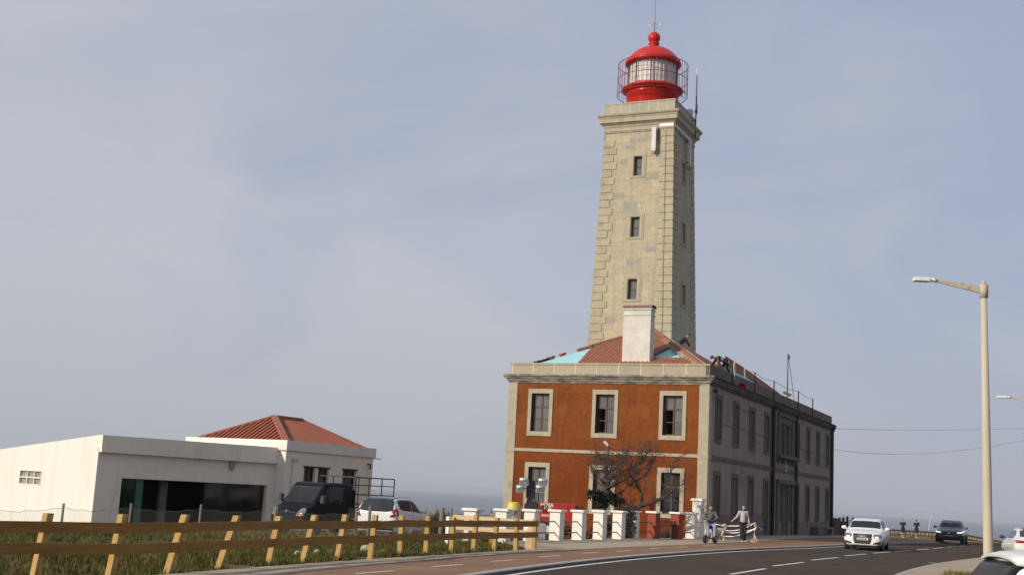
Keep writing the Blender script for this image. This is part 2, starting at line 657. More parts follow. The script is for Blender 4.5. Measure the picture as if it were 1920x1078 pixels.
# thin dark edging between concrete and cycle path
strip('edging', lambda y: CYC(y) - .05, lambda y: CYC(y) + .03, -20, 62, .124, mat('edging_dark', (.13, .11, .10), .9, fine=(20, .3)), 1.0)
def dash(name, ptsL, w, z0, m=m_line, label=None):
    """painted line along (x,y) points"""
    mb = MB()
    P = [V((x, y, 0)) for x, y in ptsL]
    for i, p in enumerate(P):
        t = (P[min(i + 1, len(P) - 1)] - P[max(i - 1, 0)]).normalized()
        nrm = V((-t.y, t.x, 0))
        for s in (-1, 1):
            q = p + nrm * (s * w / 2)
            mb.v.append((q.x, q.y, zr(q.y) + z0))
    for i in range(len(P) - 1):
        mb.f.append((2 * i, 2 * i + 1, 2 * i + 3, 2 * i + 2))
        mb.sm.append(False)
    return mb.build(name, m, kind='structure', label=label)
EL = lambda y: K(y) + .245
dash('edge_line', [(EL(y), y) for y in range(-10, 120, 1)], .13, ZROAD + .008)
# centre line dashes, measured
cd = [((6.03, 32.78), (7.76, 36.73)), ((8.41, 38.67), (10.27, 42.55)), ((11.07, 44.7), (13.04, 48.6)), ((13.9, 50.75), (15.82, 54.43)), ((16.59, 56.0), (18.33, 59.26)), ((18.84, 60.2), (20.7, 63.4)), ((21.5, 65.0), (23.2, 68.2)), ((24.0, 69.8), (25.7, 73.0)), ((26.5, 74.6), (28.1, 77.8)), ((29.1, 79.8), (30.6, 82.8)), ((31.6, 84.8), (33.2, 88)), ((4.2, 28.0), (5.2, 30.8))]
for a, b in cd:
    a, b = (a[0] * .9714, a[1] * .9714), (b[0] * .9714, b[1] * .9714)
    dash('centre_dash', [a, ((a[0] + b[0]) / 2, (a[1] + b[1]) / 2), b], .13, ZROAD + .005)
cy = [(onz(*a, .12).xy, onz(*b, .12).xy) for a, b in (((580, 1085), (630, 1079.5)), ((667, 1075), (740, 1069.5)), ((810.6, 1062), (867, 1057.6)), ((920.6, 1052), (964, 1049)), ((1009, 1043.8), (1050, 1041)), ((1090, 1036.8), (1122, 1035)), ((1156, 1033), (1184, 1031.4)), ((1217, 1028.3), (1238, 1027)), ((1267, 1025.4), (1288, 1024.5)), ((1318, 1022.5), (1338, 1021.8)), ((1466, 1018.6), (1482, 1018.2)))]
for a, b in cy:
    dash('path_dash', [a, b], .09, .125)
dash('arrow_mark', [onz(1740, 1054.2, ZROAD).xy, onz(1747, 1054.6, ZROAD).xy, onz(1754, 1054.8, ZROAD).xy], .22, ZROAD + .006)
dash('stop_line', [(K(88) + 8.2, 88.0), (K(90) + 8.2, 90)], .12, ZROAD + .005)
# traffic island with its kerb, concrete slab and a grassy bed
IL = lambda y: K(y) + min(8.36, 8.0 + .022 * (y - 34.6))
def IR(y):
    return IL(y) + 4.4 * sqrt(max(0, 1 - max(0, (y - 53) / 5.2) ** 2))
kerb('island_kerb', IL, .22, 24, 57.6, 'pale kerb of the traffic island under the street lamp', .7)
strip('island', lambda y: IL(y) + .22, lambda y: max(IR(y), IL(y) + .23), 24, 57.6, .12, m_conc, .7, 'concrete traffic island at the road side')

# sea far below the cliff
m_sea = mat('sea_water', (.03, .055, .075), .32, (.045, .07, .09), .004, bump=(.05, .5, 1.2), spec=.5)
mb = MB()
N_ = 40
S_ = [-20000, -8000, -3000, -1000, -300, 0, 300, 1000, 3000, 8000, 20000]
for y in [-200, 60, 150, 300, 600, 1200, 2500, 5000, 10000, 20000]:
    for x in S_:
        mb.v.append((x, y, -34))
for j in range(9):
    for i in range(len(S_) - 1):
        n = len(S_)
        mb.f.append((j * n + i, j * n + i + 1, (j + 1) * n + i + 1, (j + 1) * n + i))
        mb.sm.append(False)
mb.build('sea', m_sea, kind='structure', label='calm grey blue sea fading into haze')
# ---------------------------------------------------------------- lighthouse keepers' house (local frame: x right along the front, y into depth)
YAW = .4303
HC = (10.2526, 62.8474, 0)
HW, HL = 11.098, 34.855
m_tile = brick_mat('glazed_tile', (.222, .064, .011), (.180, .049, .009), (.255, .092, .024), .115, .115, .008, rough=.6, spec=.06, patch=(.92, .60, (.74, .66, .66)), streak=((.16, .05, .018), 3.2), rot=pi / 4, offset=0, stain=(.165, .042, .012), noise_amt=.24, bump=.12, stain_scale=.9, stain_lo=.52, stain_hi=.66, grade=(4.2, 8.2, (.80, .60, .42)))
m_stone = mat('dressed_stone', (.42, .36, .25), .85, (.34, .29, .21), 2.2, fine=(24, .22), bump=(40, .5, .015), col3=(.26, .23, .18), scale3=1.6, lo3=.58, hi3=.75)
m_cornice = mat('weathered_stone', (.36, .32, .25), .9, (.15, .135, .115), 3.2, .42, .62, fine=(26, .4), bump=(30, .7, .02), stretch=(.6, .6, 2.2), col3=(.075, .068, .06), scale3=1.8, lo3=.54, hi3=.68)
m_par = brick_mat('parapet_stone', (.39, .335, .235), (.35, .30, .21), (.62, .58, .48), 1.22, 1.5, .022, rough=.85, offset=0, stain=(.27, .23, .17), noise_amt=.1, bump=.2)
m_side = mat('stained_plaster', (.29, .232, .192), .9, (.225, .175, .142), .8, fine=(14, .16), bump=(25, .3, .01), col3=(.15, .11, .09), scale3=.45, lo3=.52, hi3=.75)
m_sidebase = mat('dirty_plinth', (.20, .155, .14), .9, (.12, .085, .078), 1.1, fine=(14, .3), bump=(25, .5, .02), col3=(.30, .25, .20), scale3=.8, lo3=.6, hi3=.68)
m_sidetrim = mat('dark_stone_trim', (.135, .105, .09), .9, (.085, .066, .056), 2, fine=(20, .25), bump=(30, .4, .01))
m_blackstain = mat('black_mould', (.035, .025, .024), .95, (.06, .045, .04), 1.5, fine=(10, .4))
m_wframe = mat('brown_window_wood', (.085, .04, .022), .6, (.06, .03, .018), 5, fine=(20, .2))
m_glass = mat('window_glass', (.085, .08, .075), .06, (.13, .125, .12), .7, .4, .6, spec=.9)
m_dglass = mat('dark_glass', (.010, .010, .010), .05, spec=.8)
m_cream = mat('pale_cream', (.62, .59, .54), .9, (.52, .50, .46), 4)
m_rust = mat('dark_metal', (.035, .028, .026), .6, (.06, .035, .025), 8, fine=(20, .2))
m_inside = mat('dark_interior', (.02, .018, .016), .9)
house = thing('keepers_house', 'two storey lighthouse keepers house with orange tiled front and dark stained side wall', 'house', HC, -YAW)
FM = lambda x, z, d: (x, -d, z)
SM = lambda y, z, d: (d, y, z)
fx = [-9.23, -5.55, -1.87]
sy = [1.95, 5.65, 9.33, 13.08, 22.2, 25.8, 29.4, 33.2]
front_h = [(c - .52, c + .52, 5.1, 7.13) for c in fx] + [(c - .50, c + .50, 1.19, 3.22) for c in fx[:2]] + [(fx[2] - .50, fx[2] + .50, 1.15, 3.22)]
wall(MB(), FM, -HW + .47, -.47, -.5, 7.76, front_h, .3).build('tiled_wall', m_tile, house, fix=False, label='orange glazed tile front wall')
side_h = []
for i, c in enumerate(sy):
    side_h.append((c - .45, c + .45, 5.08, 7.13))
    side_h.append((c - .45, c + .45, .1 if i in (3, 4) else 1.15, 3.22))
tri = [(16.55 + k * 1.32, 17.5 + k * 1.32) for k in range(3)]
side_h += [(a, b, 5.1, 6.95) for a, b in tri] + [(16.75, 17.55, .9, 3.2), (17.95, 19.1, .1, 3.2), (19.5, 20.3, .9, 3.2)]
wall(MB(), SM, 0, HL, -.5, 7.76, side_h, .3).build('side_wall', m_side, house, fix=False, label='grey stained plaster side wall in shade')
mb = MB()
mb.add([(-HW, 0.02, -.5), (-HW, HL, -.5), (-HW, HL, 7.76), (-HW, 0.02, 7.76)], [(0, 1, 2, 3)])
mb.add([(-HW, HL, -.5), (0, HL, -.5), (0, HL, 7.76), (-HW, HL, 7.76)], [(0, 1, 2, 3)])
mb.build('rear_wall', m_side, house)
for x0, x1 in ((-HW - .02, -HW + .48), (-.49, .03)):
    mb = MB()
    mb.mbox(FM, x0, x1, -.5, 3.99, -.5, .035)
    mb.mbox(FM, x0, x1, 4.22, 7.74, -.5, .035)
    mb.build('pilaster', m_stone, house)
# belt course
mb = MB()
mb.mbox(FM, -HW + .48, -.49, 4.03, 4.19, -.1, .05)
mb.mbox(FM, -HW - .04, -HW + .5, 3.99, 4.22, -.6, .06)
mb.mbox(FM, -.51, .05, 3.99, 4.22, -.6, .06)
mb.build('belt_course', m_stone, house)
mb = MB()
mb.mbox(SM, .62, HL, 3.98, 4.2, -.1, .06)
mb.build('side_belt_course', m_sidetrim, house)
# cornice: moulded profile swept round the four sides
def ringed(mb, prof, x0, x1, y0, y1):
    """profile (outset, z) swept round a rectangle"""
    loops = []
    for o, z in prof:
        loops.append([(x0 - o, y0 - o, z), (x1 + o, y0 - o, z), (x1 + o, y1 + o, z), (x0 - o, y1 + o, z)])
    return mb.loft(loops, False)
mb = MB()
ringed(mb, [(-.05, 7.70), (.05, 7.70), (.06, 7.78), (.12, 7.80), (.14, 7.88), (.22, 7.93), (.23, 7.98), (.28, 8.02), (.32, 8.06), (.32, 8.13), (.27, 8.16), (-.05, 8.19)], -HW, 0, 0, HL)
mb.build('cornice', m_cornice, house)
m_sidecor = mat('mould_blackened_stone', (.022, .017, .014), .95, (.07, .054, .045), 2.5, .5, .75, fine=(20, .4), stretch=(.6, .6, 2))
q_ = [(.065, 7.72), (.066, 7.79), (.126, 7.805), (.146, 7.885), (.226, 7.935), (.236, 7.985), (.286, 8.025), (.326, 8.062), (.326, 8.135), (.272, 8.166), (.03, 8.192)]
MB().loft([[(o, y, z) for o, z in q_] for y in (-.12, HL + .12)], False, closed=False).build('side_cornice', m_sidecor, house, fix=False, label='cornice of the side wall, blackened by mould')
MB().mbox(SM, .02, HL - .02, 8.20, 8.775, -.2, .018).build('side_parapet', mat('brown_parapet', (.17, .13, .105), .9, (.11, .085, .07), 1.1, fine=(12, .25), bump=(25, .3, .01)), house)  # darker, browner skin over the side of the parapet
mb = MB()
ringed(mb, [(-.02, 8.15), (-.02, 8.68), (.015, 8.68), (.015, 8.78), (-.30, 8.78), (-.30, 8.1)], -HW, 0, 0, HL)
mb.build('parapet', m_par, house)
MB().box(-HW + .25, -.25, 15.0, HL - .25, 8.0, 8.22).build('flat_roof', m_conc, house)
# side wall dirt: plinth zone, mould strip with downpipe
cuts = [0.035] + sum([[c - .71, c + .71] for c in sy[:3]], []) + [12.36]
for i in range(0, len(cuts), 2):
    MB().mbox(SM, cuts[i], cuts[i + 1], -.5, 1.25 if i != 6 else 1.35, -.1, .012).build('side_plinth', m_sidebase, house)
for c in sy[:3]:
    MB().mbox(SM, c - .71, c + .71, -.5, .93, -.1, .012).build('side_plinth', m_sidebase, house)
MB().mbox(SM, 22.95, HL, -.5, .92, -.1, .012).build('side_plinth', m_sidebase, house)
MB().mbox(SM, 14.15, 15.15, -.5, 7.7, -.1, .02).build('mould_strip', m_blackstain, house, label='black mould strip down the side wall')
def downpipe(y, r, z1=7.75):
    mb = MB()
    mb.tube([(.30, y, 8.0), (.22, y, 7.85), (.11, y, 7.6), (.11, y, .1)], r, 8)
    for z in (1.5, 3.2, 5, 6.6):
        mb.box(0, .12 + r, y - r - .03, y + r + .03, z, z + .05)
    mb.build('downpipe', m_rust, house)
downpipe(14.6, .10)
downpipe(21.45, .09)
downpipe(34.55, .10)
downpipe(34.9, .07)
# windows: surround > frame, pane
def window(mp, c, hw, z0, z1, so, st, m_sur, style, d=.2, mp_out=.05):
    """hw half width of opening; so surround outer half width; st (bottom, top) of surround"""
    mb = MB()
    mb.frame(mp, c - so, c + so, st[0], st[1], so - hw, -.05, mp_out, tb=z0 - st[0], tt=st[1] - z1)
    w = mb.build('window', m_sur, house)
    fb = MB()
    t = .07
    fb.frame(mp, c - hw, c + hw, z0, z1, t, -d - .06, -d)
    zt = z0 + (z1 - z0) * (.655 if style != 'door' else .8)
    fb.mbox(mp, c - .04, c + .04, z0 + t, z1 - t, -d - .05, -d + .012)
    if style != 'door':
        fb.mbox(mp, c - hw + t, c + hw - t, zt - .04, zt + .04, -d - .055, -d + .008)
        zm = z0 + (z1 - z0) * .33
        fb.mbox(mp, c - hw + t, c - .04, zm - .02, zm + .02, -d - .05, -d - .005)
        fb.mbox(mp, c + .04, c + hw - t, zm - .02, zm + .02, -d - .05, -d - .005)
    fb.build('frame', m_wframe, w)
    pb = MB()
    if style == 'open':        # left casement swung inwards
        pb.mbox(mp, c, c + hw - .02, z0, z1, -d - .035, -d - .03)
        pb.mbox(mp, c - hw + .02, c, zt, z1, -d - .035, -d - .03)
        ib = MB()
        ib.mbox(mp, c - hw + .10, c - hw + .13, z0 + .06, zt - .06, -d - .5, -d - .07)
        ib.build('casement', m_wframe, w)
    else:
        pb.mbox(mp, c - hw + .02, c + hw - .02, z0, z1, -d - .035, -d - .03)
    pb.build('pane', m_dglass if style in ('dark', 'strip') else m_glass, w)
    kb = MB()
    kb.mbox(mp, c - hw, c + hw, z0, z1, -1.0, -.98)
    kb.mbox(mp, c - hw - .01, c - hw, z0, z1, -.98, -.3)
    kb.mbox(mp, c + hw, c + hw + .01, z0, z1, -.98, -.3)
    kb.mbox(mp, c - hw, c + hw, z1, z1 + .01, -.98, -.3)
    kb.mbox(mp, c - hw, c + hw, z0 - .01, z0, -.98, -.3)
    if style == 'open':
        kb.build('dark_room', m_inside, w)
    if style == 'strip':
        cb = MB()
        for a_, b_ in ((z0 + .1, zm - .06), (zm + .06, zt - .07), (zt + .07, z1 - .1)):  # pale strips laid over one column of panes
            cb.mbox(mp, c + .07, c + .36, a_, b_, -d - .028, -d - .02)
        cb.build('pale_panel', m_cream, w)
    if style == 'pale_panel':
        cb = MB()  # curtain behind the left casement
        cb.mbox(mp, c - hw + .08, c - .06, z0 + .08, zt - .05, -d - .075, -d - .07)
        cb.build('pale_panel', m_cream, w)
    return w
for i, c in enumerate(fx):
    window(FM, c, .52, 5.1, 7.13, .715, (4.86, 7.37), m_stone, ('pale_panel', 'open', 'open')[i])
    window(FM, c, .50, 1.19 if i < 2 else 1.15, 3.22, .715, (.95, 3.46), m_stone, ('pale_panel', 'pane', 'dark')[i])
for i, c in enumerate(sy):
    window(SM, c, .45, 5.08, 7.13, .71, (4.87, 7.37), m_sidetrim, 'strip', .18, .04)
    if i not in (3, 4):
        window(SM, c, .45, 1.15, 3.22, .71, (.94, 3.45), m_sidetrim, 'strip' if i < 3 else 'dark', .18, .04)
    else:
        mb = MB()
        mb.mbox(SM, c - .71, c - .45, -.4, 3.45, -.05, .04)
        mb.mbox(SM, c + .45, c + .71, -.4, 3.45, -.05, .04)
        mb.mbox(SM, c - .45, c + .45, 3.22, 3.45, -.05, .04)
        dr = mb.build('door', m_sidetrim, house)
        db = MB()
        db.mbox(SM, c - .45, c + .45, .1, 3.22, -.26, -.2)
        for z in (.3, 1.2, 2.1):
            db.mbox(SM, c - .36, c - .04, z, z + .75, -.2, -.18)
            db.mbox(SM, c + .04, c + .36, z, z + .75, -.2, -.18)
        db.build('door_leaf', mat('dark_door_wood', (.035, .02, .014), .7, (.025, .015, .011), 4, fine=(20, .2)), dr)
# central bay: triple window above a ledge on brackets, doorway below
mb = MB()
mb.mbox(SM, 15.9, 16.5, 5.05, 7.42, -.05, .10)
mb.mbox(SM, 20.2, 20.9, 5.05, 7.42, -.05, .10)
mb.mbox(SM, 15.9, 20.9, 7.42, 7.62, -.05, .16)
mb.mbox(SM, 16.5, 20.2, 6.97, 7.42, -.05, .06)
for k in range(2):
    mb.mbox(SM, tri[k][1] + .02, tri[k + 1][0] - .02, 5.05, 6.97, -.05, .13)
mb.mbox(SM, 15.7, 21.1, 4.82, 5.05, -.05, .32)
for y in (15.95, 17.3, 18.65, 20.0, 20.75):
    mb.mbox(SM, y, y + .25, 4.5, 4.82, -.05, .24)
tw = mb.build('bay_window', m_sidetrim, house)
for a, b in tri:
    c = (a + b) / 2
    fb = MB()
    fb.frame(SM, a, b, 5.1, 6.95, .06, -.2, -.14)
    fb.mbox(SM, c - .03, c + .03, 5.16, 6.89, -.19, -.13)
    fb.mbox(SM, a + .06, b - .06, 6.2, 6.27, -.195, -.135)
    fb.build('frame', m_wframe, tw)
    MB().mbox(SM, a + .02, b - .02, 5.1, 6.95, -.18, -.175).build('pane', m_dglass, tw)
    MB().mbox(SM, c + .12, c + .34, 5.2, 6.15, -.172, -.168).build('pale_panel', m_cream, tw)  # pale strip laid over part of the pane
mb = MB()
mb.mbox(SM, 15.85, 16.7, -.4, 3.25, -.05, .10)
mb.mbox(SM, 20.35, 21.0, -.4, 3.25, -.05, .10)
mb.mbox(SM, 17.57, 17.93, -.4, 3.25, -.05, .08)
mb.mbox(SM, 19.12, 19.48, -.4, 3.25, -.05, .08)
mb.mbox(SM, 15.8, 21.05, 3.25, 3.5, -.05, .2)
dw = mb.build('doorway', m_sidetrim, house)
mb = MB()
mb.mbox(SM, 16.75, 17.55, .9, 3.2, -.25, -.2)
mb.mbox(SM, 19.5, 20.3, .9, 3.2, -.25, -.2)
mb.build('pane', m_dglass, dw)
mb = MB()
mb.mbox(SM, 17.95, 18.5, .1, 3.2, -.27, -.2)
mb.mbox(SM, 18.55, 19.1, .1, 3.2, -.27, -.2)
for y in (18.02, 18.62):
    for z in (.3, 1.3, 2.3):
        mb.mbox(SM, y, y + .4, z, z + .7, -.2, -.18)
mb.build('door_leaf', m_wframe, dw)
MB().mbox(SM, 18.3, 18.75, 4.02, 4.75, -.02, .07).build('coat_of_arms', mat('pale_carving', (.35, .33, .31), .8, fine=(20, .2)), house)
# wall lamp and cables on the side
mb = MB()
mb.ball((.22, .55, 7.45), (.14, .14, .12), 12, 8)
mb.bar((0, .55, 7.45), (.2, .55, 7.45), .05)
mb.build('wall_lamp', m_rust, house)
mb = MB()
for z, a, b in ((5.9, 2.7, 14.0), (7.0, 6.6, 9.0), (5.7, 15.2, 34)):
    mb.tube([(.03, a + (b - a) * k / 12, z + .05 * sin(k * 1.7)) for k in range(13)], .012, 5)
mb.build('cable', m_rust, house)
# a bench of stone and a box against the wall near the far end
# ---------------------------------------------------------------- hipped roof of the front block
m_roof = mat('old_clay_tile', (.32, .115, .055), .85, (.22, .075, .038), 3.5, fine=(16, .3), bump=(30, .4, .02), col3=(.20, .09, .06), scale3=1.2, lo3=.52, hi3=.7)
m_lay = mat('turquoise_membrane', (.30, .58, .60), .7, (.36, .62, .63), 1.5, fine=(8, .1), col3=(.45, .62, .60), scale3=3.5, lo3=.62, hi3=.7)
m_pale = mat('pale_mortar', (.42, .34, .28), .9, (.30, .20, .15), 4, fine=(20, .25))
AX, AY, AZ = -5.55, 7.4, 11.62
E0, EZ = .28, 8.55
xa, xb, ya, yb = -HW + E0, -E0, E0, 2 * AY - E0
und = MB()
apex = (AX, AY, AZ - .1)
q = [(xa, ya, EZ - .1), (xb, ya, EZ - .1), (xb, yb, EZ - .1), (xa, yb, EZ - .1)]
und.add(q + [apex], [(0, 1, 4), (1, 2, 4), (2, 3, 4), (3, 0, 4)])
roof = und.build('roof', m_lay, house, label='hipped roof half stripped of its tiles')
def facet(c0, c1, present, name, pitch=.235, amp=.045, nt=26):
    """corrugated tiles from the eave edge c0-c1 up to the apex; present(s,t) says where tiles still lie"""
    c0, c1, A = V(c0), V(c1), V((AX, AY, AZ))
    e = (c1 - c0)
    Lw = e.length
    e.normalize()
    mid = A - c0
    s_ap = mid.dot(e)
    up = (mid - e * s_ap)
    Hh = up.length
    up.normalize()
    nrm = e.cross(up).normalized()
    if nrm.z < 0:
        nrm = -nrm
    n = int(Lw / pitch) * 6
    mb = MB()
    idx = {}
    def vert(i, j):
        if (i, j) not in idx:
            s = Lw * i / n
            tmax = min(s / s_ap, (Lw - s) / (Lw - s_ap))
            t = min(j / nt, tmax)
            ph = 2 * pi * s / pitch
            step = .022 * ((j % 2) == 0)
            p = c0 + e * s + up * (Hh * t) + nrm * (amp * (cos(ph) * .5 + .5) + step + .02)
            idx[(i, j)] = len(mb.v)
            mb.v.append(tuple(p))
        return idx[(i, j)]
    for i in range(n):
        for j in range(nt):
            s = Lw * (i + .5) / n
            tmax = min(s / s_ap, (Lw - s) / (Lw - s_ap))
            if j / nt >= tmax:
                continue
            if not present(s, (j + .5) / nt):
                continue
            mb.f.append((vert(i, j), vert(i + 1, j), vert(i + 1, j + 1), vert(i, j + 1)))
            mb.sm.append(True)
    return mb.build(name, m_roof, roof)
def pres_front(s, t):
    x = xa + s
    if x < -7.55 - .55 * t:
        return False
    if t < .215 + .03 * noise.noise(V((s * 3, 0, 0))):
        return True
    # stripped wedge right of the chimney
    if x > -3.95 + (t - .2) * 1.9 and t > .215:
        return False
    return True
facet((xa, ya, EZ), (xb, ya, EZ), pres_front, 'front_tiles')
facet((xb, ya, EZ), (xb, yb, EZ), lambda s, t: not (6.3 < s < 12.2 and t < .33), 'side_tiles')
facet((xa, yb, EZ), (xa, ya, EZ), lambda s, t: s < 8 or t < .25, 'rear_tiles')
# hip caps
def hipcap(a, b, r, name, m, n=18, k0=0, k1=1):
    a, b = V(a), V(b)
    mb = MB()
    for k in range(n):
        p = a.lerp(b, k0 + (k1 - k0) * k / n)
        q_ = a.lerp(b, k0 + (k1 - k0) * (k + 1.12) / n)
        mb.tube([p, q_], [r, r * .84], 8)
    mb.build(name, m, roof)
hipcap((AX, AY, AZ), (xb, ya, EZ + .03), .15, 'hip_cap', m_roof)
hipcap((xa, ya, EZ + .02), (AX, AY, AZ), .13, 'hip_cap', m_roof, 18, .52, 1)
# mortar bed where cap tiles were lifted, near the right hip
mb = MB()
a, b = V((AX, AY, AZ)), V((xb, ya, EZ))
for k in range(46):
    t = .30 + .62 * k / 46
    p = a.lerp(b, t) + V((-.34 - .12 * rng.random() - .14 * ((k % 3) == 0), .05, .03))
    mb.bar(p, p + V((.30, .0, .03 + .02 * rng.random())), .12, .05)
mb.build('mortar_bed', m_pale, roof)
mb = MB()
a, b = V((AX + .12, AY + .10, AZ + .07)), V((xb + .08, ya + .30, EZ + .12))
for k in range(30):
    p, r_ = a.lerp(b, k / 30), a.lerp(b, (k + 1) / 30)
    mb.bar(p, r_, .16, .05)
mb.build('lead_flashing', mat('pale_lead', (.34, .35, .36), .7, (.42, .40, .37), 3, fine=(10, .2)), roof)
# broken eave tiles on the left hip
mb = MB()
a, b = V((xa, ya, EZ)), V((AX, AY, AZ))
for t in [.22, .30, .43, .45, .47, .5, .52]:
    p = a.lerp(b, t) + V((-.05, .12, .02))
    mb.tube([p, p + V((.22, .3, .14))], [.09, .07], 7)
mb.build('loose_tile', m_roof, roof)
# raised sheets on the side slope
def sidepix(x, y, u):         # a point in the house frame on the plane x=-u, seen at that pixel
    d = ray(x, y)
    s_ = V((sin(YAW), cos(YAW), 0))
    l_ = V((-cos(YAW), sin(YAW), 0))
    C_ = V(HC)
    o = V((0, 0, EYE))
    t = ((C_ + l_ * u - o).dot(l_)) / d.dot(l_)
    p = o + d * t - C_
    return V((-p.dot(l_), p.dot(s_), p.z))
def frontpix(x, y, v):
    d = ray(x, y)
    s_ = V((sin(YAW), cos(YAW), 0))
    l_ = V((-cos(YAW), sin(YAW), 0))
    C_ = V(HC)
    o = V((0, 0, EYE))
    t = ((C_ + s_ * v - o).dot(s_)) / d.dot(s_)
    p = o + d * t - C_
    return V((-p.dot(l_), p.dot(s_), p.z))
top = [sidepix(*p, 1.0) for p in ((1362, 668), (1392, 687), (1423, 709), (1463, 738))]
mb = MB()
bot = [sidepix(*p, .75) for p in ((1378, 697), (1400, 706), (1425, 722), (1452, 738))]
for i in range(3):
    mb.hexa([tuple(bot[i]), tuple(bot[i + 1]), tuple(bot[i + 1] + V((-.08, 0, 0))), tuple(bot[i] + V((-.08, 0, 0))), tuple(top[i]), tuple(top[i + 1]), tuple(top[i + 1] + V((-.1, 0, 0))), tuple(top[i] + V((-.1, 0, 0)))])
mb.build('raised_sheet', m_roof, roof)
mb = MB()
low = [V((-.36, p.y, 8.5)) for p in top]
for i in range(3):
    a_, b_ = top[i] + V((-.11, 0, -.03)), top[i + 1] + V((-.11, 0, -.03))
    mb.hexa([tuple(low[i]), tuple(low[i + 1]), (-1.3, low[i + 1].y, 8.5), (-1.3, low[i].y, 8.5), tuple(a_), tuple(b_), tuple(b_ + V((-.15, 0, .0))), tuple(a_ + V((-.15, 0, 0)))])
mb.build('side_membrane', m_lay, roof)
mb = MB()
for (x0, y0), (x1, y1), w in (((1345, 676), (1356, 696), .55), ((1366, 678), (1376, 700), .5)):
    p, q_ = sidepix(x0, y0, .9), sidepix(x1, y1, .7)
    mb.bar(p, q_, w, .05, up=(1, 0, .3))
mb.build('leaning_sheet', m_roof, roof)
# chimney
m_chim = mat('old_whitewash', (.64, .60, .52), .85, (.52, .48, .41), 1.6, fine=(14, .14), bump=(20, .3, .01), col3=(.40, .36, .30), scale3=2.6, lo3=.6, hi3=.72)
mb = MB()
mb.box(-5.17, -3.63, 1.25, 1.95, 8.6, 11.5)
mb.box(-5.21, -3.59, 1.21, 1.99, 11.5, 11.55)
mb.box(-5.17, -3.63, 1.25, 1.95, 11.55, 11.80)
mb.box(-5.22, -3.58, 1.20, 2.0, 11.80, 11.86)
mb.box(-5.17, -3.63, 1.25, 1.95, 11.86, 11.95)
ch = mb.build('chimney', m_chim, house)
mb = MB()
loops = []
for x in (-5.22, -3.56):
    loops.append([(x, 1.6 + .42 * cos(a), 11.93 + .17 * sin(a)) for a in [pi * k / 8 for k in range(9)]] + [(x, 1.6 + .38 * cos(a), 11.93 + .13 * sin(a)) for a in [pi * k / 8 for k in range(8, -1, -1)]])
mb.loft(loops, True)
mb.build('tile_cap', mat('brown_cap', (.16, .10, .07), .85, (.24, .13, .08), 5, fine=(20, .2)), ch)
# ---------------------------------------------------------------- the square lighthouse tower and its red lantern
m_ash = brick_mat('ashlar', (.455, .375, .245), (.375, .32, .225), (.27, .23, .165), 1.15, .505, .009, rough=.88, bias=-.1, stain=(.36, .315, .235), noise_amt=.22, bump=.35, streak=((.30, .26, .19), 2.6), stain_scale=.7, stain_lo=.5, stain_hi=.7)
m_quoin = mat('quoin_stone', (.43, .365, .245), .88, (.36, .31, .21), 1.6, fine=(12, .25), bump=(20, .7, .03), col3=(.29, .255, .19), scale3=.9, lo3=.55, hi3=.66)
m_grey = mat('grey_block', (.29, .265, .225), .9, (.34, .30, .235), 2, fine=(16, .2), bump=(25, .4, .02))
m_red = mat('red_gloss_paint', (.52, .016, .008), .34, (.43, .016, .009), 2.2, fine=(6, .10), spec=.28, coat=.08, col3=(.36, .02, .012), scale3=4, lo3=.62, hi3=.75)
m_redmatt = mat('red_rail_paint', (.36, .03, .025), .5, (.2, .02, .02), 6)
m_white = mat('white_metal', (.72, .70, .66), .5, (.62, .6, .56), 5)
tower = thing('lighthouse_tower', 'tall square stone lighthouse tower with red domed lantern behind the tiled house', 'lighthouse', HC, -YAW)
TX, TY = -8.16, 13.64
def half(z):
    return 2.27 + (25.0 - z) * (2.66 - 2.27) / 13.2
TF = lambda x, z, d: (TX + x * (half(z) + 0) / half(24), TY - half(z) - d, z)
TS = lambda y, z, d: (TX + half(z) + d, TY + y * half(z) / half(24), z)
TL = lambda y, z, d: (TX - half(z) - d, TY - y * half(z) / half(24), z)
TB = lambda x, z, d: (TX - x * half(z) / half(24), TY + half(z) + d, z)
hw0 = half(24)
wz = [(22.01, 23.29), (18.02, 19.31), (14.03, 15.32)]
for mp, hh in ((TF, .03), (TS, 0)):
    holes = [(hh - .27, hh + .27, a, b) for a, b in wz]
    wall(MB(), mp, -hw0, hw0, 5, 25.0, holes, .32, xs=[-1.2, 0, 1.2], zs=[7 + i for i in range(18)]).build('shaft', m_ash, tower, fix=False)
for mp in (TL, TB):
    wall(MB(), mp, -hw0, hw0, 5, 25.0, [], .3, xs=[0], zs=[10, 15, 20]).build('shaft', m_ash, tower, fix=False)
# odd grey replacement blocks, flush but a few mm proud
for x, z, w, h in ((-.05, 24.35, 1.1, .3), (-.55, 23.95, .6, .25), (.95, 21.95, .9, .42), (-1.25, 20.75, 1.0, .4), (-.35, 19.95, .9, .75), (.0, 16.4, .8, .4), (-1.25, 12.75, .8, .42), (1.0, 17.2, .7, .35), (-.9, 23.0, .5, .3)):
    MB().mbox(TF, x - w / 2, x + w / 2, z - h / 2, z + h / 2, -.1, .006).build('grey_block', m_grey, tower)
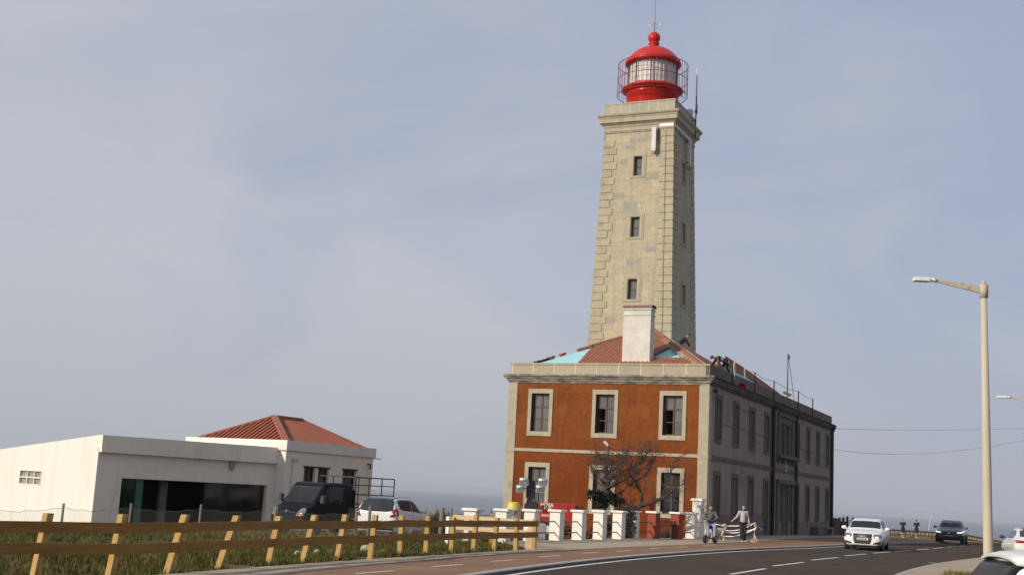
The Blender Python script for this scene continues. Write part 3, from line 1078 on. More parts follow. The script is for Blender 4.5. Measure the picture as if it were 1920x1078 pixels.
# long-and-short quoins on each corner
for mp in (TF, TS, TL, TB):
    for s in (-1, 1):
        mb = MB()
        for k in range(38):
            z0 = 6.0 + k * .5 + rng.uniform(-.012, .012)
            if z0 + .5 > 25.0:
                break
            q = (.88 if k % 2 else .68) + rng.uniform(-.05, .05)
            a, b = (-hw0 - .01, -hw0 + q) if s < 0 else (hw0 - q, hw0 + .01)
            z1 = z0 + .47
            c = .035
            lo = [mp(a, z0, -.05), mp(b, z0, -.05), mp(b, z1, -.05), mp(a, z1, -.05)]
            mi = [mp(a, z0, .012), mp(b, z0, .012), mp(b, z1, .012), mp(a, z1, .012)]
            hi = [mp(a + (c if s > 0 else -.03), z0 + c, .045), mp(b - (c if s < 0 else -.03), z0 + c, .045), mp(b - (c if s < 0 else -.03), z1 - c, .045), mp(a + (c if s > 0 else -.03), z1 - c, .045)]
            mb.loft([lo, mi, hi], True)
        mb.build('quoins', m_quoin, tower)
def twin(mp, hh, a, b, trim):
    mb = MB()
    mb.frame(mp, hh - .53, hh + .53, a - .16, b + .24, .26, -.05, .03, tb=.16, tt=.24)
    mb.frame(mp, hh - .45, hh + .45, a - .1, b + .16, .14, -.05, .05, tb=.1, tt=.13)
    w = mb.build('window', trim, tower)
    fb = MB()
    fb.frame(mp, hh - .27, hh + .27, a, b, .06, -.27, -.21)
    zm = a + (b - a) * .5
    fb.mbox(mp, hh - .21, hh + .21, zm - .03, zm + .03, -.265, -.2)
    fb.build('frame', m_wframe, w)
    MB().mbox(mp, hh - .25, hh + .25, a, b, -.25, -.245).build('pane', m_glass, w)
for a, b in wz:
    twin(TF, .03, a, b, m_stone)
    twin(TS, 0, a, b, m_stone)
def tring(prof, name, m):
    mb = MB()
    ringed(mb, prof, TX, TX, TY, TY)
    mb.build(name, m, tower)
tring([(2.0, 24.94), (2.33, 24.94), (2.33, 25.02), (2.37, 25.02), (2.37, 25.10), (2.33, 25.10), (2.33, 25.34), (2.0, 25.4)], 'frieze', m_stone)
tring([(2.0, 25.30), (2.36, 25.30), (2.40, 25.42), (2.50, 25.50), (2.52, 25.56), (2.60, 25.56), (2.60, 25.82), (2.63, 25.86), (2.64, 25.92), (2.71, 25.98), (2.74, 26.04), (2.74, 26.12), (2.66, 26.16), (2.2, 26.20)], 'cornice', m_stone)
m_tpar = brick_mat('tower_parapet_stone', (.38, .33, .25), (.33, .30, .235), (.58, .54, .44), .62, 2.0, .018, rough=.85, offset=0, stain=(.28, .25, .19), noise_amt=.12)
tring([(2.36, 26.1), (2.36, 26.82), (2.385, 26.82), (2.385, 26.92), (2.0, 26.92), (2.0, 26.2)], 'parapet', m_tpar)
MB().box(TX - 2.2, TX + 2.2, TY - 2.2, TY + 2.2, 26.0, 26.28).build('platform', m_conc, tower)
# lantern
LC = (TX + .03, TY)
mb = MB()
mb.lathe([(1.68, 26.2), (1.68, 28.06), (1.72, 28.08)], 40, LC)
for k in range(10):          # rivet rows
    a = 2 * pi * k / 10 + .3
    for z in np.arange(26.9, 28.0, .14):
        mb.ball((LC[0] + 1.69 * cos(a), LC[1] + 1.69 * sin(a), z), .028, 6, 4)
mb.lathe([(1.705, 27.98), (1.705, 28.04)], 40, LC)
lan = mb.build('lantern', m_red, tower)
mb = MB()
mb.lathe([(1.66, 28.06), (1.75, 28.10), (1.95, 28.24), (2.04, 28.30), (2.04, 28.36), (1.90, 28.42), (1.74, 28.55), (1.62, 28.58)], 48, LC)
mb.build('gallery', m_red, lan)
m_lglass = mat('lantern_glass', (.50, .49, .46), .05, (.58, .57, .53), .8, spec=.6)
m_drape = mat('white_drape', (.84, .82, .76), .8, (.70, .68, .63), 1.4, stretch=(5, 5, .3), fine=(3, .12))
mb = MB()
loops = []
for z in (28.55, 30.3):
    loops.append([(LC[0] + (1.50 + .035 * sin(k * 2.1)) * cos(2 * pi * k / 120), LC[1] + (1.50 + .035 * sin(k * 2.1)) * sin(2 * pi * k / 120), z) for k in range(120)])
mb.loft(loops, False, True)
mb.build('lamp_drape', m_drape, lan)
gl = bpy.data.materials.new('clear_pane')
gl.use_nodes = True
gnt = gl.node_tree
gnt.nodes.clear()
g_o = gnt.nodes.new('ShaderNodeOutputMaterial')
g_m = gnt.nodes.new('ShaderNodeMixShader')
g_t = gnt.nodes.new('ShaderNodeBsdfTransparent')
g_g = gnt.nodes.new('ShaderNodeBsdfGlossy')
g_f = gnt.nodes.new('ShaderNodeFresnel')
g_g.inputs['Roughness'].default_value = .02
g_t.inputs[0].default_value = (.93, .95, .95, 1)
g_m.inputs[0].default_value = .05
gnt.links.new(g_t.outputs[0], g_m.inputs[1])
gnt.links.new(g_g.outputs[0], g_m.inputs[2])
gnt.links.new(g_m.outputs[0], g_o.inputs[0])
for k in range(10):
    a0, a1 = 2 * pi * k / 10 + .55, 2 * pi * (k + 1) / 10 + .55
    r = 1.66
    mb = MB()
    mb.add([(LC[0] + r * cos(a0), LC[1] + r * sin(a0), 28.56), (LC[0] + r * cos(a1), LC[1] + r * sin(a1), 28.56), (LC[0] + r * cos(a1), LC[1] + r * sin(a1), 30.3), (LC[0] + r * cos(a0), LC[1] + r * sin(a0), 30.3)], [(0, 1, 2, 3)])
    mb.build('glass_pane', gl, lan)
    mb = MB()
    mb.bar((LC[0] + r * cos(a0), LC[1] + r * sin(a0), 28.5), (LC[0] + r * cos(a0), LC[1] + r * sin(a0), 30.3), .055)
    mb.build('mullion', m_redmatt, lan)
    mb = MB()
    p0, p1 = V((LC[0] + r * cos(a0), LC[1] + r * sin(a0), 0)), V((LC[0] + r * cos(a1), LC[1] + r * sin(a1), 0))
    for t in (.25, .5, .75):
        p = p0.lerp(p1, t)
        mb.bar((p.x, p.y, 28.56), (p.x, p.y, 30.3), .014)
    for z in (28.98, 29.42, 29.86):
        mb.bar((p0.x, p0.y, z), (p1.x, p1.y, z), .014)
    mb.build('astragal', mat('grey_glazing_bar', (.12, .11, .10), .6), lan)
mb = MB()
mb.lathe([(1.62, 30.02), (1.80, 30.08), (1.86, 30.14), (1.86, 30.20), (1.80, 30.26), (1.82, 30.34), (1.78, 30.40), (1.70, 30.46), (1.62, 30.56), (1.45, 30.78), (1.20, 31.0), (.90, 31.18), (.62, 31.3), (.48, 31.34)], 48, LC)
dome = mb.build('dome', m_red, lan)
mb = MB()
mb.lathe([(.5, 31.30), (.40, 31.36), (.31, 31.42), (.30, 31.54), (.36, 31.58), (.37, 31.64), (.30, 31.70), (.28, 31.76)], 32, LC)
mb.ball((LC[0], LC[1], 32.04), .41, 32, 20)
mb.build('ventilator_ball', m_red, lan)
mb = MB()
mb.tube([(LC[0], LC[1], 32.3), (LC[0], LC[1], 33.0), (LC[0], LC[1], 35.6)], [.028, .02, .01], 8)
for d in ((1, 0), (0, 1)):
    mb.bar((LC[0] - .34 * d[0], LC[1] - .34 * d[1], 32.95), (LC[0] + .34 * d[0], LC[1] + .34 * d[1], 32.95), .012)
mb.ball((LC[0], LC[1], 33.05), .05, 10, 6)
vane = mb.build('weather_vane', m_redmatt, lan)
for ch_, dx, dy in (('O', -.38, 0), ('E', .38, 0), ('N', 0, .38), ('S', 0, -.38)):
    me = text_mesh(ch_, .2, .006, .008)
    me.materials.clear()
    me.materials.append(m_white)
    o = bpy.data.objects.new('compass_letter', me)
    COL.objects.link(o)
    o.parent = lan
    o.location = (LC[0] + dx, LC[1] + dy, 32.95)
    o.rotation_euler = (pi / 2, 0, .25 if dx else pi / 2)
mb = MB()
for a in (.9, 2.5):
    mb.bar((LC[0], LC[1], 33.45), (LC[0] + .24 * cos(a), LC[1] + .24 * sin(a), 33.45), .012)
    mb.ball((LC[0] + .24 * cos(a), LC[1] + .24 * sin(a), 33.45), .04, 8, 6)
mb.build('anemometer', m_white, lan)
# safety cage round the gallery
mb = MB()
RC = 2.3
n = 44
for z, r in ((27.98, .022), (29.02, .02), (30.05, .022)):
    loops = []
    M = 64
    for k in range(M):
        a = 2 * pi * k / M
        cx, cy = LC[0] + RC * cos(a), LC[1] + RC * sin(a)
        e = V((cos(a), sin(a), 0))
        loops.append([tuple(V((cx, cy, z)) + e * (r * cos(b)) + V((0, 0, r * sin(b)))) for b in [2 * pi * q / 6 for q in range(6)]])
    mb.loft(loops + [loops[0]], False, True)
for k in range(n):
    a = 2 * pi * k / n
    mb.bar((LC[0] + RC * cos(a), LC[1] + RC * sin(a), 27.98), (LC[0] + RC * cos(a), LC[1] + RC * sin(a), 30.05), .017)
for k in range(12):
    a = 2 * pi * k / 12 + .2
    mb.bar((LC[0] + RC * cos(a), LC[1] + RC * sin(a), 28.3), (LC[0] + 2.0 * cos(a), LC[1] + 2.0 * sin(a), 28.32), .02)
    if k % 2:
        mb.bar((LC[0] + RC * cos(a), LC[1] + RC * sin(a), 30.05), (LC[0] + 1.82 * cos(a), LC[1] + 1.82 * sin(a), 30.18), .018)
mb.build('gallery_cage', m_redmatt, lan)
# panel antennas, conduit covers, whip and dish
ant_w = mat('antenna_plastic', (.60, .585, .55), .6, (.52, .5, .47), 2)
def panel(mp, x, z0, z1, name):
    mb = MB()
    mb.mbox(mp, x - .135, x + .135, z0, z1, .22, .36)
    mb.mbox(mp, x - .12, x + .12, z0 - .12, z0, .23, .35)
    p = mb.build(name, ant_w, tower)
    pb = MB()
    for z in (z0 + .15, z1 - .12):
        pb.mbox(mp, x - .03, x + .03, z - .04, z + .04, .0, .22)
    pts = [mp(x - .06, z0 - .1, .29), mp(x - .07, z0 - .26, .30), mp(x + .02, z0 - .34, .22), mp(x + .08, z0 - .2, .08)]
    pb.tube(pts, .022, 6)
    pts = [mp(x + .06, z0 - .1, .29), mp(x + .07, z0 - .24, .28), mp(x + .05, z0 - .32, .16), mp(x + .06, z0 - .1, .05)]
    pb.tube(pts, .022, 6)
    pb.build('bracket_and_cables', m_rust, p)
panel(TF, 1.12, 23.62, 25.05, 'panel_antenna')
panel(TS, .45, 23.3, 25.0, 'panel_antenna')
mb = MB()
mb.mbox(TF, 1.40, 2.36, 25.12, 25.32, .09, .13)
mb.mbox(TS, -2.32, 1.6, 25.12, 25.28, .09, .13)
mb.build('cable_cover', m_white, tower)
mb = MB()
mb.tube([TF(1.36, 25.1, .1), TF(1.33, 24.95, .12), TF(1.3, 24.6, .05), TF(1.3, 24.2, .05)], .03, 6)
mb.tube([TF(1.83, 24.9, .06), TF(1.83, 18, .06), TF(1.83, 8, .06)], .012, 5)
mb.build('conduit', m_rust, tower)
mb = MB()
wx, wy = TX + 2.62, TY + 1.45
mb.tube([(wx, wy, 25.4), (wx, wy, 28.2)], .045, 8)
mb.box(wx - .06, wx + .06, wy - .06, wy + .06, 27.1, 27.3)
mb.bar((wx - .3, wy, 26.6), (wx, wy, 26.6), .04)
mb.bar((wx + .08, wy, 27.0), (wx + .08, wy, 27.7), .03)
wa = mb.build('whip_antenna', m_rust, tower)
mb = MB()
mb.tube([(wx, wy, 28.2), (wx, wy, 28.4), (wx, wy, 30.2)], [.055, .05, .045], 8)
mb.build('radome', mat('pale_radome', (.55, .54, .52), .5), wa)
mb = MB()
mb.lathe([(.0, 0), (.15, .012), (.26, .05), (.27, .07), (.15, .035), (.0, .02)], 20)
dsh = mb.build('dish', m_white, wa)
dsh.location = (wx - .35, wy - .25, 27.05)
dsh.rotation_euler = (pi / 2, .2, .1)
# ---------------------------------------------------------------- boundary fence of pillars in front of the house
m_pwhite = mat('white_pillar_paint', (.78, .73, .64), .85, (.70, .65, .56), 2.5, fine=(10, .06), bump=(25, .15, .01), col3=(.58, .52, .40), scale3=3.0, lo3=.72, hi3=.80)
m_pred = mat('red_oxide_paint', (.27, .050, .020), .8, (.22, .04, .018), 3, fine=(12, .12), bump=(25, .15, .01))
m_pcap = mat('pillar_cap', (.80, .76, .68), .85, (.70, .66, .58), 4, fine=(10, .08))
m_pipe = mat('grey_pipe', (.05, .048, .046), .5, (.09, .085, .08), 6)
pf = thing('pillar_fence', 'white pillars joined by pipe rails, two painted red, before the tiled house', 'fence', (2, 47, .1))
PF0 = V((2, 47, .1))
ppx = [(889, 1017), (947, 1015), (1000, 1013.8), (1048, 1012.8), (1090, 1011.8), (1129, 1011), (1164.5, 1010.3), (1199, 1009.8), (1228, 1009.2), (1272, 1010.2), (1301, 1009.3)]
pc = []
for i, (x, y) in enumerate(ppx):
    p = onz(x, y, .12)
    pc.append(p)
for i, p in enumerate(pc):
    a, b = pc[max(0, i - 1)], pc[min(len(pc) - 1, i + 1)]
    t = (b - a)
    t.z = 0
    t.normalize()
    n = V((t.y, -t.x, 0))            # towards the road
    w = .42
    c = p - n * (w / 2) + t * (w / 2) - PF0
    c.z = p.z - PF0.z
    hgt = 1.02 + .012 * i
    if i in (7,):
        c += -n * .30 + t * .25
    q = MB()
    def P_(u, v, z):
        r = c + t * u + n * v
        return (r.x, r.y, z)
    h = w / 2
    e = .02
    lo = lambda s, z: [P_(-s, -s, z), P_(s, -s, z), P_(s, s, z), P_(-s, s, z)]
    q.loft([lo(h, -.3), lo(h, hgt)], True)
    red = i in (8, 9)
    pil = q.build('pillar', m_pred if red else m_pwhite, pf, label='red painted gate pillar' if red else None)
    q = MB()
    q.loft([lo(h + .05, hgt), lo(h + .07, hgt + .02), lo(h + .07, hgt + .075), lo(h + .04, hgt + .095)], True)
    q.build('cap', m_pcap, pil)
    if i == 0:
        CPL = []
    CPL.append((c.copy(), t.copy(), n.copy(), hgt)) if True else None
for i in range(len(CPL) - 1):
    if i == 8:
        continue
    (c0, t0, n0, h0), (c1, t1, n1, h1) = CPL[i], CPL[i + 1]
    for z in (.30, .71):
        q = MB()
        a = c0 + t0 * .2
        b = c1 - t1 * .2
        a.z = b.z = z
        q.tube([a, a.lerp(b, .5) + V((0, 0, -.01)), b], .024, 7)
        q.build('rail', m_pipe, pf)
# the garden gate between the red pillars, with its post of pipe
(c0, t0, n0, h0), (c1, t1, n1, h1) = CPL[8], CPL[9]
q = MB()
a, b = c0 + t0 * .25 - n0 * .15, c1 - t1 * .25 - n1 * .15
for z in (.10, .78, .60):
    q.bar((a.x, a.y, z), (b.x, b.y, z), .04)
for k in range(11):
    r = a.lerp(b, k / 10)
    q.bar((r.x, r.y, .1), (r.x, r.y, .78), .02)
q.build('gate', m_pipe, pf)
q = MB()
r = c1 - t1 * .26 + n1 * .02
q.tube([(r.x - .25, r.y - .1, .80), (r.x, r.y, .80), (r.x, r.y, .02)], .035, 8)
for z in (.12, .32, .52):
    q.bar((r.x - .08, r.y - .05, z), (r.x + .08, r.y + .05, z), .05)
q.build('pipe_stand', m_pipe, pf)
q = MB()
r = c0 + t0 * .28 + n0 * .05
q.box(r.x - .05, r.x + .05, r.y - .05, r.y + .05, .55, .98)
q.build('letter_plate', m_white, pf)
# low white wall to the left of the first pillar
c0, t0, n0, h0 = CPL[0]
q = MB()
a, b = onz(870, 1016, .12) - PF0, onz(836, 1015, .12) - PF0
a.z = b.z = .36
q.bar(a - V((0, 0, .05)) + V((0, .3, 0)), b + V((0, .3, -.05)), .2, 1.0)
q.build('low_wall', m_pwhite, pf)
# taller meter pillar at the house corner
mp_ = onz(1313, 1007.5, .12)
mt = thing('meter_pillar', 'tall square white meter pillar with two dark slots at the corner of the house', 'pillar', (mp_.x, mp_.y, .1), -radians(30))
q = MB()
q.bevbox(-.46, .0, .0, .5, -.1, 1.78, .015)
q.build('shaft', m_pwhite, mt)
q = MB()
q.box(-.53, .07, -.07, .57, 1.78, 1.85)
q.box(-.49, .03, -.03, .53, 1.85, 1.90)
q.build('cap', m_pcap, mt)
q = MB()
q.box(-.005, .006, .10, .16, 1.18, 1.42)
q.build('slot', m_inside, mt)
q = MB()
q.box(-.005, .006, .33, .39, 1.18, 1.42)
q.build('slot', m_inside, mt)

# ---------------------------------------------------------------- two rail wooden fence in the foreground
m_wood = mat('pressure_treated_pine', (.44, .275, .085), .8, (.36, .215, .065), 1.6, stretch=(6, 6, .8), fine=(8, .18), bump=(20, .25, .01), col3=(.29, .20, .07), scale3=1.2, lo3=.55, hi3=.75)
m_rail = mat('brown_board', (.29, .162, .045), .85, (.225, .12, .032), 1.4, stretch=(1, 1, 8), fine=(8, .2), bump=(18, .25, .01), spec=.2, col3=(.09, .042, .016), scale3=5, lo3=.68, hi3=.74)
wf = thing('wooden_fence', 'two rail fence of leaning square pine posts beside the cycle path', 'fence', (-3, 29, .1))
WF0 = V((-3, 29, .1))
posts = [((-30, 1090), (5, 960)), ((65, 1083), (91, 961.5)), ((206, 1080), (230.5, 963.5)), ((314, 1073), (348, 964)), ((410, 1064), (445, 966)), ((504, 1057.5), (524, 967)), ((568, 1053), (591, 965)), ((633, 1049.5), (648.5, 964)), ((694.5, 1046.5), (704, 965)), ((750, 1040.5), (754, 966)), ((798.5, 1038.5), (803.5, 967)), ((846.5, 1035.5), (850, 969)), ((887.5, 1034), (893.5, 965)), ((926, 1032), (932.5, 970)), ((967, 1030.5), (969, 971)), ((1001, 1028.5), (1003.5, 972))]
pw = []
pw.append((V((-8.6, 16.6, .1)), V((-8.2, 16.9, 1.1))))
for i, (b_, t_) in enumerate(posts[1:]):
    b = onz(*b_, .12)
    if i == 0:
        b = V((-7.25, 19.0, .12)) if False else b
    tp = at(t_[0], t_[1], b.y + (.18 if i < 7 else .05))
    pw.append((b, tp))
def tang(i):
    a, b = pw[max(0, i - 1)][0], pw[min(len(pw) - 1, i + 1)][0]
    t = b - a
    t.z = 0
    return t.normalized()
for i, (b, tp) in enumerate(pw):
    t = tang(i)
    n = V((t.y, -t.x, 0))
    q = MB()
    w = .058
    ax = (tp - b)
    b0 = b - ax * .3
    q.loft([[p + t * u + n * v - WF0 for u, v in ((-w, -w), (w, -w), (w, w), (-w, w))] for p in (b0, tp - V((0, 0, .008)))] + [[tp + (t * u + n * v) * .9 - WF0 for u, v in ((-w, -w), (w, -w), (w, w), (-w, w))]], True)
    q.build('post', m_wood, wf)
def on_post(i, z):
    b, tp = pw[i]
    k = (z - b.z) / (tp.z - b.z)
    t = tang(i)
    n = V((t.y, -t.x, 0))
    p = b.lerp(tp, k) + n * .085
    p.z = z
    return p - WF0
for zc in (.885, .555):
    i = 0
    flip = 0 if zc > .7 else 1
    while i < len(pw) - 1:
        j = min(i + (2 if (i + flip) % 2 == 0 else 2), len(pw) - 1)
        if i == 0 and flip:
            j = 1
        q = MB()
        pts = [on_post(k, zc + rng.uniform(-.012, .012)) for k in range(i, j + 1)]
        tt = tang(i)
        pts[0] = pts[0] - tang(i) * .055
        pts[-1] = pts[-1] + tang(j) * .045
        loops = []
        for p in pts:
            t = (pts[-1] - pts[0]).normalized()
            nn = V((t.y, -t.x, 0)).normalized()
            loops.append([p + nn * u + V((0, 0, v)) for u, v in ((-.022, -.083), (.022, -.083), (.022, .083), (-.022, .083))])
        q.loft(loops, True)
        q.build('rail', m_rail, wf)
        i = j
# short return fence behind the end post, sunlit look carried by paler wood
m_pale_rail = mat('pale_pine', (.62, .47, .27), .8, (.52, .38, .21), 2, stretch=(1, 1, 6), fine=(8, .12))
rf = thing('return_fence', 'short pale pine fence of two sunlit rails behind the end of the brown fence', 'fence', (0, 40, .1))
q = MB()
A_, B_ = V((1.1, -.35, 0)), V((-1.5, .75, 0))
for z in (.80, .47):
    q = MB()
    q.bar(A_ + V((0, 0, z)), B_ + V((0, 0, z + .02)), .04, .13)
    q.build('rail', m_pale_rail, rf)
for k in (0, 1):
    p = A_.lerp(B_, (.52, .97)[k])
    q = MB()
    q.box(p.x - .05, p.x + .05, p.y + .03, p.y + .13, -.2, 1.0)
    q.build('post', m_wood, rf)
st = thing('timber_offcut', 'weathered timber offcut leaning on the end post of the brown fence', 'timber', (.95, 39.0, .1))
q = MB()
q.loft([[(-.14, -.08, -.05), (.12, -.1, -.05), (.12, .08, -.05), (-.14, .08, -.05)], [(-.1, -.02, .55), (.17, -.04, .58), (.17, .1, .58), (-.1, .1, .55)], [(-.02, .02, .70), (.17, .0, .72), (.17, .1, .72), (-.02, .1, .70)]], True)
q.build('board', m_pale_rail, st)

# ---------------------------------------------------------------- wire mesh fence before the white buildings
m_post = mat('grey_round_post', (.20, .165, .12), .9, (.14, .115, .09), 3, stretch=(4, 4, .6), fine=(14, .25), bump=(20, .4, .01))
mm = bpy.data.materials.new('chain_link')
mm.use_nodes = True
t_ = mm.node_tree
b_ = t_.nodes['Principled BSDF']
b_.inputs['Base Color'].default_value = (.16, .15, .13, 1)
b_.inputs['Metallic'].default_value = .3
b_.inputs['Roughness'].default_value = .6
tc = t_.nodes.new('ShaderNodeUVMap')
sx = t_.nodes.new('ShaderNodeSeparateXYZ')
t_.links.new(tc.outputs[0], sx.inputs[0])
def tm(op, a, b=None):
    n = t_.nodes.new('ShaderNodeMath')
    n.operation = op
    for i, v in enumerate((a, b)):
        if v is None:
            continue
        if hasattr(v, 'links'):
            t_.links.new(v, n.inputs[i])
        else:
            n.inputs[i].default_value = v
    return n.outputs[0]
s1 = tm('FRACT', tm('MULTIPLY', tm('ADD', sx.outputs[0], sx.outputs[1]), 9.0))
s2 = tm('FRACT', tm('MULTIPLY', tm('SUBTRACT', sx.outputs[0], sx.outputs[1]), 9.0))
al = tm('MAXIMUM', tm('LESS_THAN', s1, .055), tm('LESS_THAN', s2, .055))
t_.links.new(al, b_.inputs['Alpha'])
wm = thing('wire_fence', 'sagging wire mesh fence on thin round posts in front of the white buildings', 'fence', (-9, 44, 0))
WM0 = V((-9, 44, 0))
wp = [(-45, 945, 44), (119, 943, 44), (246, 943, 44), (377, 945, 44), (517, 947, 44), (669, 952, 43.5), (694, 948, 42.5), (829, 951, 42), (847, 952, 46), (921, 956, 47)]
tops = []
for i, (x, y, Y) in enumerate(wp):
    p = at(x, y, Y)
    g = gz(p.x, p.y)
    q = MB()
    r = .055 if i in (5, 6) else .085 if i == 7 else .028 if i > 7 else .048
    q.tube([(p.x - WM0.x, p.y - WM0.y, g - .3), (p.x - WM0.x + .01, p.y - WM0.y, p.z)], [r, r * .93], 10)
    q.build('post', m_post if i < 8 else m_pipe, wm)
    tops.append((p, g))
for i in range(len(tops) - 1):
    if i in (5, 6):
        continue
    (p0, g0), (p1, g1) = tops[i], tops[i + 1]
    n = 10
    if i >= 8:
        for z in (.2, .5):
            q = MB()
            q.tube([(p.x - WM0.x, p.y - WM0.y, p.z - z) for p in (p0, p1)], .01, 5)
            q.build('wire', m_pipe, wm)
        continue
    me = bpy.data.meshes.new('mesh_panel')
    vs, fs, uv = [], [], []
    L = (p1 - p0).length
    for k in range(n + 1):
        p = p0.lerp(p1, k / n)
        g = gz(p.x, p.y)
        zt = p.z - .16 - .10 * sin(pi * k / n) + .03 * sin(k * 2.3 + i)
        vs += [(p.x - WM0.x, p.y - WM0.y, g), (p.x - WM0.x, p.y - WM0.y, zt)]
        uv += [(L * k / n, 0), (L * k / n, zt - g)]
    fs = [(2 * k, 2 * k + 2, 2 * k + 3, 2 * k + 1) for k in range(n)]
    me.from_pydata(vs, [], fs)
    ul = me.uv_layers.new(name='UVMap')
    for pl in me.polygons:
        for li, vi in zip(pl.loop_indices, pl.vertices):
            ul.data[li].uv = uv[vi]
    me.materials.append(mm)
    o = bpy.data.objects.new('mesh_panel', me)
    COL.objects.link(o)
    o.parent = wm
    q = MB()
    q.tube([vs[2 * k + 1] for k in range(n + 1)], .006, 4)
    q.build('wire', m_pipe, wm)

# ---------------------------------------------------------------- white buildings on the left
m_wall = mat('white_render', (.74, .69, .605), .9, (.66, .60, .515), 1.4, .5, .75, fine=(6, .03), bump=(18, .12, .01), stretch=(1, 1, .22))
m_wall2 = mat('white_render_shaded', (.84, .745, .61), .9, (.78, .69, .56), .6, fine=(5, .05), bump=(18, .12, .01), col3=(.62, .53, .42), scale3=1.6, lo3=.56, hi3=.8, stretch=(1, 1, .25))  # copy for the shaded fronts, warm ground bounce put into the colour
m_green = mat('green_glass', (.012, .05, .038), .06, (.02, .075, .055), .8, spec=.5)
m_black = mat('black_opening', (.006, .006, .006), .4, spec=.2)
m_glassblock = mat('glass_block', (.34, .33, .30), .35, (.24, .23, .21), 9, fine=(30, .4))
m_metalroof = mat('red_metal_roof', (.33, .088, .038), .65, (.27, .068, .03), 1.0, fine=(8, .1))
def bld(px, py, Y, ang, name, label):
    p = at(px, py, Y)
    g = gz(p.x, p.y)
    return thing(name, label, 'building', (p.x, p.y, 0), radians(90 - ang)), g
b1, g1 = bld(177, 920, 55, 40, 'flat_roofed_building', 'low white flat roofed building with a wide dark glazed opening in its shaded front')
SF = lambda x, z, d: (x, -d, z)
LF = lambda y, z, d: (-d, y, z)
Lb = 9.9
wall(MB(), SF, 0, Lb, -1.5, 2.7, [(1.3, 9.55, -.55, 1.52)], .25).build('front_wall', m_wall2, b1, fix=False)
D1 = 9.0
q = MB()
zl = lambda y: 3.34 - .093 * y
hx = (4.45, 6.4, .98, 1.66)
X = [0, hx[0], hx[1], D1]
for i in range(3):
    a, b = X[i], X[i + 1]
    cuts = [(-1.5, hx[2]), (hx[3], None)] if i == 1 else [(-1.5, None)]
    for z0, z1 in cuts:
        q.add([LF(a, z0, 0), LF(b, z0, 0), LF(b, zl(b) if z1 is None else z1, 0), LF(a, zl(a) if z1 is None else z1, 0)], [(0, 1, 2, 3)])
hq = [(hx[0], hx[2]), (hx[1], hx[2]), (hx[1], hx[3]), (hx[0], hx[3])]
for k in range(4):
    a, b = hq[k], hq[(k + 1) % 4]
    q.add([LF(*a, 0), LF(*b, 0), LF(*b, -.14), LF(*a, -.14)], [(0, 1, 2, 3)])
q.build('side_wall', m_wall, b1, fix=False)
q = MB()
q.add([(0, 0, 3.2), (Lb, 0, 3.25), (Lb, D1, zl(D1) - .1), (0, D1, zl(D1) - .1)], [(0, 1, 2, 3)])
q.add([(Lb, 0, -1.5), (Lb, D1, -1.5), (Lb, D1, zl(D1)), (Lb, 0, 3.34)], [(0, 1, 2, 3)])
q.add([(0, D1, -1.5), (Lb, D1, -1.5), (Lb, D1, zl(D1)), (0, D1, zl(D1))], [(0, 1, 2, 3)])
q.build('roof_and_rear', m_wall2, b1, fix=False)
q = MB()
q.hexa([(-.012, -.24, 2.78), (Lb + .02, -.24, 2.78), (Lb + .02, .25, 2.78), (-.012, .25, 2.78), (-.012, -.24, 3.34), (Lb + .02, -.24, 3.40), (Lb + .02, .25, 3.38), (-.012, .25, 3.325)])
q.box(.0, Lb + .12, -.24, .1, 2.60, 2.78)
q.box(Lb + .12, Lb + .42, -.24, .0, 2.60, 2.80)
q.build('fascia', m_wall2, b1)
q = MB()
for k in range(3):
    for j in range(2):
        w_, h_ = (hx[1] - hx[0] - .16) / 3, (hx[3] - hx[2] - .12) / 2
        y0, z0 = hx[0] + .05 + k * (w_ + .03), hx[2] + .045 + j * (h_ + .03)
        q.mbox(LF, y0 + .02, y0 + w_ - .02, z0 + .02, z0 + h_ - .02, -.13, -.09)
gb = MB()
gb.frame(LF, hx[0], hx[1], hx[2], hx[3], .05, -.14, .015)
for k in (1, 2):
    yy = hx[0] + .035 + k * ((hx[1] - hx[0] - .16) / 3 + .03)
    gb.mbox(LF, yy - .03, yy + .03, hx[2] + .05, hx[3] - .05, -.13, -.005)
gb.mbox(LF, hx[0] + .05, hx[1] - .05, (hx[2] + hx[3]) / 2 - .03, (hx[2] + hx[3]) / 2 + .03, -.13, -.004)
win = gb.build('window', m_wall, b1)
q.build('glass_block', m_glassblock, win)
MB().mbox(LF, hx[0], hx[1], hx[2], hx[3], -.2, -.135).build('backing', m_glassblock, win)
q = MB()
q.mbox(SF, 1.32, 9.53, -.55, 1.5, -3.2, -3.1)
q.mbox(SF, 1.25, 1.32, -.55, 1.5, -3.1, -.25)
q.mbox(SF, 9.53, 9.6, -.55, 1.5, -3.1, -.25)
q.mbox(SF, 1.32, 9.53, 1.5, 1.56, -3.1, -.25)
q.mbox(SF, 1.32, 9.53, -.62, -.55, -3.1, -.25)
op = q.build('opening', m_black, b1)
MB().mbox(SF, 1.32, 2.2, -.55, 1.49, -.24, -.2).build('glass_panel', mat('dark_green_glass', (.004, .014, .010), .05, spec=.5), op)
MB().mbox(SF, 2.2, 2.62, -.55, 1.49, -.30, -.26).build('glass_panel', mat('green_sheet', (.035, .11, .075), .3, (.05, .14, .10), 1.2), op)
MB().mbox(SF, 3.72, 4.1, -.55, 1.48, -.7, -.5).build('post', mat('dim_grey_post', (.10, .095, .09), .8), op)
MB().mbox(SF, 5.9, 5.98, -.55, 1.49, -.28, -.2).build('post', m_black, op)
MB().mbox(SF, 5.98, 9.5, -.55, 1.49, -.24, -.21).build('glass_panel', mat('black_green_glass', (.004, .008, .007), .06, spec=.4), op)
q = MB()
q.mbox(SF, 7.1, 7.4, 2.24, 2.55, 0, .10)
